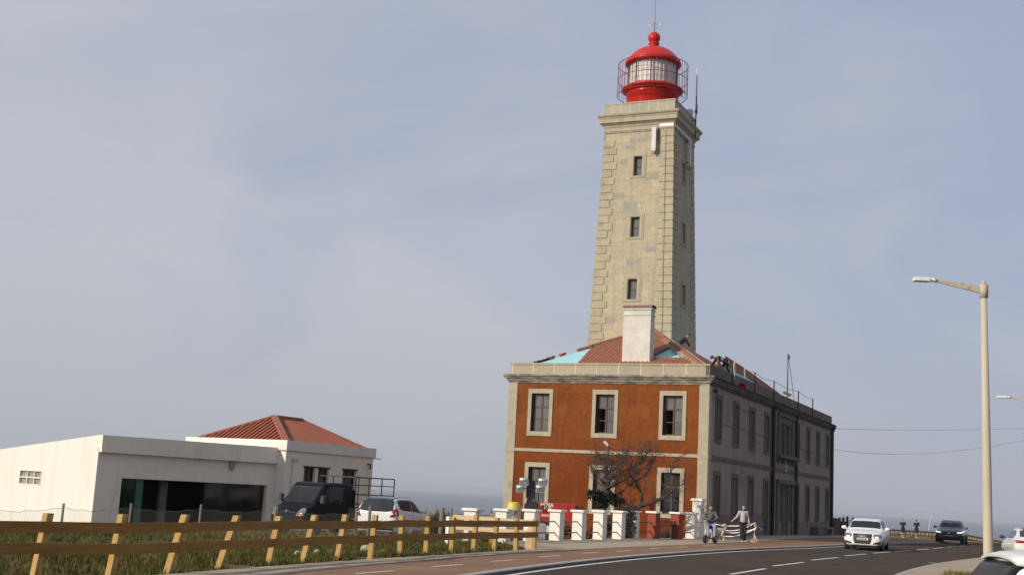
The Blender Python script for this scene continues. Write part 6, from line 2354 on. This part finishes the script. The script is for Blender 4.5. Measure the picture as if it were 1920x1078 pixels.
mx0, mz0 = L_(990, 950)
mx1, mz1 = L_(1003, 900)
q = MB()
q.box(mx0, mx1 - .05, .30, .52, .46, mz1)
q.box(mx0 - .1, mx1 + .0, .24, .58, mz1 - .75, mz1 - .02)
q.bar((mx0 - .05, .3, .5), (mx0 + .2, .3, mz1 - .6), .06)
q.bar((mx1 + .08, .3, .5), (mx1 - .0, .3, mz1 - .1), .05)
q.bar((mx0 - .25, .35, .5), (mx0 - .05, .35, mz1 - .9), .035)
q.build('mast', m_trim, lt)
q = MB()
ax0, az0 = L_(983, 953)
q.bevbox(ax0, x0 - .01, .15, .8, .46, L_(0 + 996, 944)[1], .03)
q.build('mast_base', m_trim, lt)
m_flood = mat('silver_floodlight', (.58, .58, .57), .3, (.45, .45, .44), 6, metal=.5)
for px, py, tilt in ((982.5, 902, .3), (976.5, 915.5, .35), (1018, 903, .3), (1013.5, 915.5, .35)):
    fx_, fz_ = L_(px, py)
    q = MB()
    def fl_(y, w, h, dz):
        return [(fx_ - w, y, fz_ - h + dz), (fx_ + w, y, fz_ - h + dz), (fx_ + w * .96, y, fz_ + h + dz), (fx_ - w * .96, y, fz_ + h + dz)]
    q.loft([fl_(.05, .20, .13, -.03), fl_(.20, .19, .13, .02), fl_(.34, .12, .09, .05)], True)
    q.tube([(fx_ - .19, .1, fz_ + .06), (fx_ + .19, .1, fz_ + .06)], .09, 12)
    f = q.build('floodlight', m_flood, lt)
    q = MB()
    q.bar((fx_, .3, fz_), ((mx0 + mx1) / 2, .38, fz_ + .02), .05)
    q.build('bracket', m_trim, f)
    q = MB()
    q.box(fx_ - .16, fx_ + .16, .036, .046, fz_ - .13, fz_ + .04)
    q.build('lens', m_lamp_g, f)
# yellow tub upturned on sacks, with a plank
yt = at(963, 955, 49.5)
sk = thing('rubble_sacks', 'heap of grey sacks under a yellow tub behind the white pillars', 'sacks', (yt.x, yt.y, .05))
fused('sack', mat('grey_sack', (.32, .31, .31), .9, (.22, .21, .21), 6, fine=(20, .25)), sk, [((0, 0, .35), (.30, .26, .38)), ((.05, -.02, .72), (.24, .2, .3)), ((-.02, -.05, .95), (.20, .18, .16))], .02, 1)
yb = thing('yellow_tub', 'yellow plastic tub turned upside down on grey sacks', 'tub', (yt.x, yt.y, yt.z - .04))
q = MB()
q.lathe([(.28, 0), (.285, .03), (.27, .05), (.235, .27), (.20, .325), (.1, .34), (.01, .342)], 28)
q.build('shell', mat('yellow_plastic', (.62, .47, .055), .45, (.56, .43, .08), 3, fine=(10, .1)), yb)
pl_ = at(969, 975, 48.8)
pk = thing('plank', 'grey weathered plank leaning beside the yellow tub', 'plank', (pl_.x, pl_.y, .05))
q = MB()
q.bar((-.12, 0, 0), (.12, .1, 1.22), .17, .035, up=(0, 1, 0))
q.build('board', m_post, pk)
gb_ = at(1016, 999, 49)
gx = thing('grey_box', 'grey plastic box on the ground behind the third white pillar', 'box', (gb_.x, gb_.y, .05))
q = MB()
q.bevbox(-.30, .16, 0, .4, 0, .62, .03)
q.build('box_body', mat('grey_plastic', (.30, .29, .28), .7, fine=(10, .1)), gx)
# red post with flared head behind the gate
rp_ = at(1222, 958, 60)
rp = thing('red_post', 'slim red post with a flared head behind the red gate pillar', 'post', (rp_.x, rp_.y, .05))
q = MB()
q.lathe([(.05, 0), (.05, 1.15), (.07, 1.30), (.12, 1.46), (.14, 1.50), (.14, 1.54), (.07, 1.58), (.065, 1.72), (.045, 1.76), (.01, 1.78)], 20)
q.build('shaft', m_red, rp)
# garden lamp behind the tree
gp = at(1134, 1000, 58.5)
gl_ = thing('garden_lamp', 'white headed lamp on a thin dark pole behind the bare tree', 'lamp', (gp.x, gp.y, .05))
q = MB()
q.tube([(0, 0, 0), (0, 0, 4.05), (-.03, 0, 4.17)], .035, 8)
q.build('pole', m_pipe, gl_)
q = MB()
q.loft([[(-.05, -.05, 4.12), (.02, -.05, 4.18), (.02, .05, 4.18), (-.05, .05, 4.12)], [(-.22, -.06, 4.27), (-.11, -.06, 4.33), (-.11, .06, 4.33), (-.22, .06, 4.27)], [(-.24, -.04, 4.32), (-.18, -.04, 4.36), (-.18, .04, 4.36), (-.24, .04, 4.32)]], True)
q.build('lamp_head', m_white, gl_)
# ---------------------------------------------------------------- tape barrier on the pavement
tb_ = onz(1414, 1016, .12)
TBz = .12
tb = thing('tape_barrier', 'red and white tape strung from the meter pillar to a small wooden stand', 'barrier', (tb_.x, tb_.y, TBz))
q = MB()
q.bar((0, 0, 0), (.02, 0, .90), .04)
q.build('stand_post', m_pale_rail, tb)
q = MB()
q.bar((-.18, -.08, .03), (.2, -.22, .03), .04, .04)
q.bar((-.02, -.22, .03), (.08, .22, .03), .04, .04)
q.bar((-.16, -.08, .05), (.0, 0, .2), .03)
q.bar((.2, -.2, .05), (.02, 0, .2), .03)
q.build('stand_base', m_pale_rail, tb)
mtape = bpy.data.materials.new('barrier_tape')
mtape.use_nodes = True
tn = mtape.node_tree
wv = tn.nodes.new('ShaderNodeTexWave')
wv.inputs['Scale'].default_value = .55
wv.bands_direction = 'DIAGONAL'
crp = tn.nodes.new('ShaderNodeValToRGB')
crp.color_ramp.interpolation = 'CONSTANT'
crp.color_ramp.elements[0].color = (.5, .03, .03, 1)
crp.color_ramp.elements[1].position = .02
crp.color_ramp.elements[1].color = (.72, .69, .64, 1)
to_ = tn.nodes.new('ShaderNodeTexCoord')
tn.links.new(to_.outputs['Object'], wv.inputs[0])
tn.links.new(wv.outputs[0], crp.inputs[0])
tn.links.new(crp.outputs[0], tn.nodes['Principled BSDF'].inputs['Base Color'])
def tape(pts, w=.038):
    q = MB()
    P = [V(p) - V((tb_.x, tb_.y, TBz)) for p in pts]
    for i, p in enumerate(P):
        tw = .5 * sin(i * .9)
        for s in (-1, 1):
            q.v.append(tuple(p + V((0, s * w / 2 * sin(tw), s * w / 2 * cos(tw)))))
    for i in range(len(P) - 1):
        q.f.append((2 * i, 2 * i + 1, 2 * i + 3, 2 * i + 2))
        q.sm.append(True)
    q.build('tape', mtape, tb, fix=False)
def sag(a, b, s, n=16):
    a, b = V(a), V(b)
    return [a.lerp(b, k / n) - V((0, 0, 4 * s * (k / n) * (1 - k / n))) for k in range(n + 1)]
end = (tb_.x + .02, tb_.y, .12 + .88)
end2 = (tb_.x + .02, tb_.y, .12 + .62)
ma = at(1327, 978, 60.2)
tape(sag((ma.x, ma.y, ma.z), end, .16))
tape(sag((ma.x, ma.y, ma.z - .10), end, .33))
tape(sag((ma.x, ma.y, ma.z - .30), end2, .20))
tape(sag((ma.x, ma.y, ma.z - .42), end2, .30))
m0 = at(1289, 972, 59.5)
tape(sag((m0.x, m0.y, m0.z), (ma.x, ma.y, ma.z + .05), .12, 8))
m1 = at(1430, 993, 64)
tape(sag(end, (m1.x, m1.y, m1.z), .03, 8))
rm_ = mat('red_tape', (.42, .03, .03), .6, (.68, .64, .6), 9, .5, .52)
q = MB()
for a_, b_ in ((sag((ma.x, ma.y, ma.z), end, .16), (12, 16)), (sag((m0.x, m0.y, m0.z), (ma.x, ma.y, ma.z + .05), .12, 8), (1, 6))):
    for k in range(*b_):
        q.bar(a_[k] - V((tb_.x, tb_.y, TBz)) - V((0, .02, 0)), a_[k + 1] - V((tb_.x, tb_.y, TBz)) - V((0, .02, 0)), .012, .06)
q.build('tape', rm_, tb)
tape([(tb_.x + .02 + .05 * sin(k), tb_.y - .04, .12 + .9 - .10 * k) for k in range(8)], .09)
# ---------------------------------------------------------------- far end: dark wall with posts, wooden fence, white pole
dwp, dwq = at(1561, 1000, 97), at(1588, 1000, 103)
dk = thing('dark_wall', 'dark boundary wall with posts and wire beyond the far corner of the house', 'wall', (dwp.x, dwp.y, -.5))
q = MB()
v_ = V((dwq.x - dwp.x, dwq.y - dwp.y, 0))
q.bar((0, 0, .85), (v_.x * .42, v_.y * .42, .78), .25, 1.75)
q.bar((v_.x * .42, v_.y * .42, .75), (v_.x, v_.y, .66), .2, 1.5)
q.build('panel', m_blackstain, dk)
for t_, h_ in ((.42, 1.75), (.68, 1.78), (.97, 1.85), (1.4, 1.8), (1.8, 1.7)):
    q = MB()
    q.bar((v_.x * t_, v_.y * t_ - .2, 0), (v_.x * t_, v_.y * t_ - .2, h_), .14)
    q.build('post', m_blackstain, dk)
q = MB()
for z in (1.0, 1.35, 1.6):
    q.tube(sag((v_.x, v_.y - .2, z), (v_.x * 1.8, v_.y * 1.8 - .2, z), .06, 8), .02, 5)
q.build('wire', m_rust, dk)
ff = thing('far_fence', 'distant wooden fence of close posts and two rails behind the joggers', 'fence', (40, 124, -1))
FF0 = V((40, 124, -1))
fpx = [(1600, 988.5, 119), (1672, 992, 121), (1753, 996.6, 124), (1812, 1002, 128), (1867, 1012, 133), (1905, 1020, 138)]
fp = [at(*a) for a in fpx]
def fpos(s):
    k = min(int(s), len(fp) - 2)
    return fp[k].lerp(fp[k + 1], s - k)
for zo in (-.06, -.44):
    for k in range(len(fp) - 1):
        q = MB()
        q.bar(fp[k] + V((0, -.08, zo)) - FF0, fp[k + 1] + V((0, -.08, zo)) - FF0, .06, .17)
        q.build('rail', m_rail, ff)
NP = 58
for k in range(NP):
    p = fpos((len(fp) - 1) * k / (NP - 1)) - FF0
    q = MB()
    q.bar(p + V((0, 0, -1.05)), p + V((.04, 0, .02)), .12)
    q.build('post', m_wood, ff)
wpA, wpB = at(1738.5, 991, 140), at(1746.5, 964, 140)
wpp = thing('white_pole', 'thin white leaning pole beyond the distant wooden fence', 'pole', (wpA.x, wpA.y, wpA.z - 1))
q = MB()
q.tube([(0, 0, 0), (wpB.x - wpA.x, 0, wpB.z - wpA.z + 1)], [.05, .03], 6)
q.build('shaft', mat('pale_pole', (.55, .56, .58), .6), wpp)
# loose things in the grass
cb = at(388, 1006, 30.5)
cbk = thing('white_block', 'white concrete block lying in the grass behind the third fence post', 'block', (cb.x, cb.y, gz(cb.x, cb.y)))
q = MB()
q.bevbox(-.17, .17, 0, .2, -.05, .22, .02)
q.build('block', m_pwhite, cbk)
m_stone2 = mat('pale_field_stone', (.40, .34, .25), .9, (.28, .23, .17), 6, fine=(20, .3), bump=(20, .5, .02))
stones = [(560, 1038, 'tan stone at the foot of the sixth fence post', .12), (594, 1034, 'squarish pale stone left of the seventh fence post', .11), (688, 1030, 'upright pale stone behind the eighth fence post', .17), (720, 1031, 'flat white stone in the grass beside the ninth fence post', .10), (785, 1015, 'orange clay lump in the grass behind the tenth fence post', .10)]
for i, (x, y, lab, r) in enumerate(stones):
    p = onz(x, y, .1)
    q = MB()
    q.ball((0, 0, r * .4), (r, r * .8, r * (.8 if i != 3 else .35)), 10, 7)
    q.v = [tuple(V(v) * (1 + .22 * noise.noise(V(v) * 9 + V((i * 7, 0, 0))))) for v in q.v]
    o = q.build('stone', m_stone2 if i != 4 else m_roof, None, label=lab, cat='stone')
    o.location = (p.x, p.y, gz(p.x, p.y))
# ---------------------------------------------------------------- bare tree, shrubs and grass
m_bark = mat('grey_brown_bark', (.060, .042, .032), .95, (.095, .07, .055), 5, fine=(20, .3), bump=(30, .5, .01))
m_darkleaf = mat('dark_leaf', (.012, .012, .008), .9, (.022, .020, .012), 3, fine=(10, .3))
m_bush = mat('deep_green_leaf', (.030, .036, .014), .9, (.05, .05, .022), 2, fine=(10, .35))
trng = random.Random(21)
TP = at(1176, 1003, 58.2)
tree = thing('bare_tree', 'bare wind-bent tree with tangled branches in front of the tiled house', 'tree', (TP.x, TP.y, .0))
def tp(px, py, dy=0):
    p = at(px, py, 58.2 + dy)
    return V((p.x - TP.x, p.y - TP.y, p.z))
trunk = MB()
br_ = MB()
def limb(pts, r0, r1, mb):
    n = len(pts)
    P = []
    for i in range(n - 1):
        for k in range(4):
            t = k / 4
            P.append(cr(V(pts[max(i - 1, 0)]), V(pts[i]), V(pts[i + 1]), V(pts[min(i + 2, n - 1)]), t))
    P.append(V(pts[-1]))
    mb.tube(P, [r0 + (r1 - r0) * i / (len(P) - 1) for i in range(len(P))], 7)
    return P
L = []
t0 = limb([tp(1182, 1006), tp(1186, 975, .2), tp(1196, 950)], .17, .13, trunk)
L.append(limb([tp(1194, 955), tp(1178, 943, -.1), tp(1160, 935, .2), tp(1140, 915, .3), tp(1146, 898), tp(1150, 880, -.3)], .10, .045, trunk))
L.append(limb([tp(1196, 950), tp(1215, 944, .1), tp(1240, 935, -.2), tp(1262, 920, -.2), tp(1268, 912)], .10, .035, trunk))
L.append(limb([tp(1196, 952), tp(1204, 930, .4), tp(1192, 905, .5), tp(1180, 885, .2), tp(1186, 862)], .08, .03, br_))
L.append(limb([tp(1142, 915, .3), tp(1160, 905), tp(1180, 893, -.2), tp(1205, 880, -.3)], .055, .02, br_))
L.append(limb([tp(1146, 900), tp(1135, 885, .3), tp(1138, 872, .2), tp(1150, 867)], .05, .02, br_))
L.append(limb([tp(1148, 884), tp(1165, 868, .2), tp(1176, 850, -.2)], .045, .015, br_))
L.append(limb([tp(1240, 935), tp(1246, 915, .2), tp(1256, 890, .1), tp(1262, 868)], .04, .012, br_))
L.append(limb([tp(1140, 916), tp(1122, 905, .2), tp(1112, 890, .1), tp(1108, 875)], .04, .012, br_))
L.append(limb([tp(1190, 902), tp(1210, 890, .1), tp(1222, 872, .3), tp(1224, 855)], .04, .012, br_))
L.append(limb([tp(1142, 912, .2), tp(1126, 898, -.3), tp(1118, 880, -.2), tp(1126, 862)], .05, .02, br_))
L.append(limb([tp(1150, 895), tp(1168, 884, .4), tp(1190, 874, .3), tp(1210, 860, .2)], .05, .018, br_))
L.append(limb([tp(1155, 928, .2), tp(1172, 915, -.4), tp(1186, 905, -.5), tp(1200, 900, -.4)], .05, .018, br_))
L.append(limb([tp(1136, 915), tp(1150, 908, -.5), tp(1160, 892, -.6), tp(1158, 876, -.5)], .05, .018, br_))
def twig(p, d, ln, r, depth):
    pts = [p]
    dd = d.normalized()
    n = 4
    for k in range(n):
        dd = (dd + V((trng.gauss(0, .26), trng.gauss(0, .26), trng.gauss(.05, .22)))).normalized()
        pts.append(pts[-1] + dd * ln / n)
    br_.tube(pts, [r * (1 - .65 * k / n) for k in range(n + 1)], 5 if depth < 2 else 4)
    if depth < 3:
        for k in range(trng.randint(2, 4) if depth < 2 else 3):
            i = trng.randint(1, n)
            nd = (dd + V((trng.gauss(.1, .7), trng.gauss(0, .6), trng.gauss(.12, .6)))).normalized()
            twig(pts[i], nd, ln * trng.uniform(.5, .75), r * .6, depth + 1)
for P in L:
    for k in range(2, len(P), 2):
        for _ in range(1 if k < len(P) * .35 else 2):
            ax = (P[min(k + 1, len(P) - 1)] - P[k - 1]).normalized()
            d = ax * .5 + V((trng.gauss(.08, .6), trng.gauss(0, .5), trng.gauss(.25, .5)))
            twig(P[k], d, trng.uniform(.45, .95), .020, 1 if trng.random() < .6 else 0)
trunk.build('trunk', m_bark, tree)
br_.build('branches', m_bark, tree)
def leaves(mb, c, rad, n, size, rg, flat=.0, up=.2):
    """leaf-sized quads filling an uneven blob"""
    for _ in range(n):
        while True:
            v = V((rg.uniform(-1, 1), rg.uniform(-1, 1), rg.uniform(-1, 1)))
            if v.length <= 1:
                break
        if noise.noise(v * 2.2 + V(c)) < -.12:
            continue
        p = V(c) + V((v.x * rad[0], v.y * rad[1], v.z * rad[2]))
        a = V((rg.gauss(0, 1), rg.gauss(0, 1), rg.gauss(up, 1))).normalized()
        b = a.orthogonal().normalized()
        s = size * rg.uniform(.6, 1.3)
        mb.add([p - a * s, p + b * s * .35, p + a * s, p - b * s * .35], [(0, 1, 2, 3)])
lf = MB()
for c, r, n in ((tp(1118, 928), (.42, .4, .28), 420), (tp(1138, 932, .1), (.50, .4, .30), 520), (tp(1128, 945), (.35, .3, .22), 260), (tp(1158, 940), (.36, .35, .26), 300), (tp(1110, 925, -.1), (.26, .2, .2), 150)):
    leaves(lf, c, r, n, .10, trng)
lf.build('dead_foliage', m_darkleaf, tree, fix=False)
def shrub(px, py, Y, parts, m, label, name='shrub', size=.075, stems=True, group=None):
    p = at(px, py, Y)
    z = gz(p.x, p.y) if p.x - K(p.y) < -7.5 else .08
    t = thing(name, label, 'shrub', (p.x, p.y, z), 0, group)
    mb = MB()
    sb_ = MB()
    for (dx, dy, dz, rx, ry, rz_, n) in parts:
        leaves(mb, (dx, dy, dz), (rx, ry, rz_), n, size, trng)
        sb_.tube([(dx * .2, dy * .2, -.05), (dx * .7, dy * .7, dz * .5), (dx, dy, dz)], [.03, .02, .008], 5)
    mb.build('foliage', m, t, fix=False)
    sb_.build('stem', m_bark, t)
    return t
shrub(1174, 1009, 54.6, [(-.40, .2, .75, .45, .4, .5, 650), (.05, .2, .95, .42, .4, .42, 600), (.12, .0, .45, .32, .3, .42, 380), (-.3, 0, .35, .5, .35, .38, 500), (-.1, .2, 1.25, .4, .35, .2, 260)], m_bush, 'dense dark green bush behind the sixth and seventh white pillars')
shrub(1072, 1008, 53.8, [(0, 0, .3, .7, .35, .32, 500), (-.7, .1, .25, .5, .3, .25, 300), (.5, 0, .22, .4, .3, .25, 260)], m_bush, 'low dark scrub under the red trailer behind the pillars')
shrub(1126, 1008, 55.4, [(0, 0, .35, .55, .35, .4, 500), (.5, .1, .55, .4, .35, .4, 400)], m_bush, 'dark green scrub between the fifth and sixth white pillars')
shrub(1252, 1008, 61.0, [(0, 0, .22, .6, .3, .24, 420), (.5, .1, .3, .4, .3, .26, 260)], m_bush, 'low grey green plants inside the red gate')
# spiky dry plant by the people carrier
m_dryleaf = mat('dry_spike_leaf', (.30, .235, .145), .9, (.20, .145, .09), 3, fine=(10, .3))
m_darkspike = mat('dark_spike_leaf', (.055, .042, .03), .9, (.10, .08, .05), 4, fine=(10, .3))
def spiky(px, py, Y, label, m1, n1, m2, n2, h):
    p = at(px, py, Y)
    t = thing('spiky_plant', label, 'plant', (p.x, p.y, gz(p.x, p.y)))
    for m_, n_, nm, ox in ((m1, n1, 'dry_leaves', -.12), (m2, n2, 'dark_leaves', .22)):
        mb = MB()
        for _ in range(n_):
            a = trng.uniform(0, 2 * pi)
            e = trng.uniform(.3, 1.35)
            b = V((ox + trng.gauss(0, .12), trng.gauss(0, .12), trng.uniform(.1, h * .7)))
            d = V((cos(a) * cos(e), sin(a) * cos(e), sin(e)))
            ln = trng.uniform(.25, .5) * h
            s = V((-sin(a), cos(a), 0)) * trng.uniform(.012, .024)
            tip = b + d * ln + V((0, 0, -.05 * ln))
            mb.add([b - s, b + s, b + d * ln * .6 + s * .8, tip, b + d * ln * .6 - s * .8], [(0, 1, 2, 3, 4)])
        mb.build(nm, m_, t, fix=False)
    return t
spiky(812, 1000, 43.5, 'spiky dry plant with pale dead leaves beside the white people carrier', m_dryleaf, 260, m_darkspike, 260, 1.15)
spiky(780, 1000, 41, 'small clump of pale dry leaves behind the tenth fence post', m_dryleaf, 90, m_darkspike, 30, .55)
# grass
def blades(name, label, m, zones, seed):
    rg = np.random.default_rng(seed)
    VS, FS, off = [], [], 0
    for (ya, yb, oa, ob, n, h0, h1, w, clump) in zones:
        nc = int(max(1, n // clump) * 1.35)
        y = ya + (yb - ya) * rg.random(nc) ** 1.25
        o = oa + (ob - oa) * rg.random(nc)
        for yy, oo in zip(y, o):
            cx, cy = K(yy) + oo, yy
            if cy > 38.8 and cx > conc_left(cy) - .25 and oo < 0 and cy < 100:
                continue
            if cy <= 39.2 and -6 < oo < 0 and cx > conc_left(cy) + .06 * noise.noise(V((cy * 2, 0, 0))):
                continue
            if oo < 0 and noise.noise(V((cx * .55, cy * .55, 4.4))) < -.20:
                continue
            hh = h0 + (h1 - h0) * rg.random() * (0.5 + .8 * max(0, .5 + noise.noise(V((cx * .7, cy * .7, seed)))))
            for _ in range(clump):
                a = rg.random() * 6.283
                rr = rg.random() * .09
                bx, by = cx + rr * cos(a), cy + rr * sin(a)
                bz = gz(bx, by) + bumpy(bx, by) - .01
                if oo > 8:
                    bz = .11
                ln = rg.normal(0, .35)
                l2 = rg.normal(0, .35)
                h = hh * (.6 + .6 * rg.random())
                t = rg.random() * 6.283
                sx, sy = w * cos(t), w * sin(t)
                VS += [(bx - sx, by - sy, bz), (bx + sx, by + sy, bz), (bx + ln * h * .5 + sx * .7, by + l2 * h * .5 + sy * .7, bz + h * .6), (bx + ln * h, by + l2 * h, bz + h), (bx + ln * h * .5 - sx * .7, by + l2 * h * .5 - sy * .7, bz + h * .6)]
                FS.append((off, off + 1, off + 2, off + 3, off + 4))
                off += 5
    me = bpy.data.meshes.new(name)
    me.from_pydata(VS, [], FS)
    me.materials.append(m)
    ob_ = bpy.data.objects.new(name, me)
    COL.objects.link(ob_)
    return tag(ob_, label, 'grass', None, 'stuff')
m_g1 = mat('green_succulent', (.105, .10, .014), .7, (.06, .064, .010), .9, fine=(4, .45), spec=.25, col3=(.13, .055, .022), scale3=1.1, lo3=.6, hi3=.72)
m_g2 = mat('dry_grass', (.215, .165, .065), .9, (.13, .10, .04), 1.2, fine=(4, .4), spec=.2)
blades('green_ground_cover', 'low green and reddish ground cover behind the wooden fence', m_g1, [(17, 32, -12, -3.4, 22000, .05, .16, .012, 6), (24, 45, -9, -3.35, 22000, .06, .20, .014, 6), (28, 48, -24, -8, 20000, .08, .22, .014, 6), (17, 30, -16, -10, 6000, .06, .18, .013, 6), (38, 50, -9, -5.0, 5000, .10, .28, .016, 6)], 3)
blades('dry_grass', 'dry tan grass tufts among the ground cover', m_g2, [(17, 34, -12, -3.4, 8000, .08, .22, .006, 8), (28, 44, -14, -3.4, 6000, .08, .25, .007, 8), (41, 45, -26, -7, 7000, .12, .50, .008, 10), (30, 48, -26, -8, 7000, .08, .25, .007, 8), (20, 45, -4.0, -3.3, 2500, .03, .12, .008, 6), (46, 58, -8.5, -6.5, 1200, .08, .25, .008, 8)], 5)
blades('island_grass', 'scruffy olive grass bed on the traffic island', m_g2, [(27, 37.5, 9.3, 12.6, 6000, .06, .22, .008, 8)], 8)
blades('island_green', 'greener tufts on the traffic island bed', m_g1, [(27, 37, 9.4, 12.4, 3500, .06, .20, .010, 6)], 9)
blades('far_grass', 'pale green grass along the distant wooden fence', mat('far_yellow_grass', (.20, .18, .05), .9, (.15, .14, .04), 1, fine=(3, .3)), [(118, 135, -13, -7, 5000, .2, .6, .05, 5)], 11)
# ---------------------------------------------------------------- sea haze
mh = bpy.data.materials.new('sea_haze')
mh.use_nodes = True
hn = mh.node_tree
hn.nodes.clear()
ho = hn.nodes.new('ShaderNodeOutputMaterial')
hv = hn.nodes.new('ShaderNodeVolumePrincipled')
hv.inputs['Color'].default_value = (.70, .74, .80, 1)
hv.inputs['Density'].default_value = 1.1e-4
hv.inputs['Anisotropy'].default_value = 0
hn.links.new(hv.outputs[0], ho.inputs['Volume'])
MB().box(-21000, 21000, -1200, 21000, -38, 37).build('haze', mh, None, kind='stuff', label='pale sea haze over the coast')
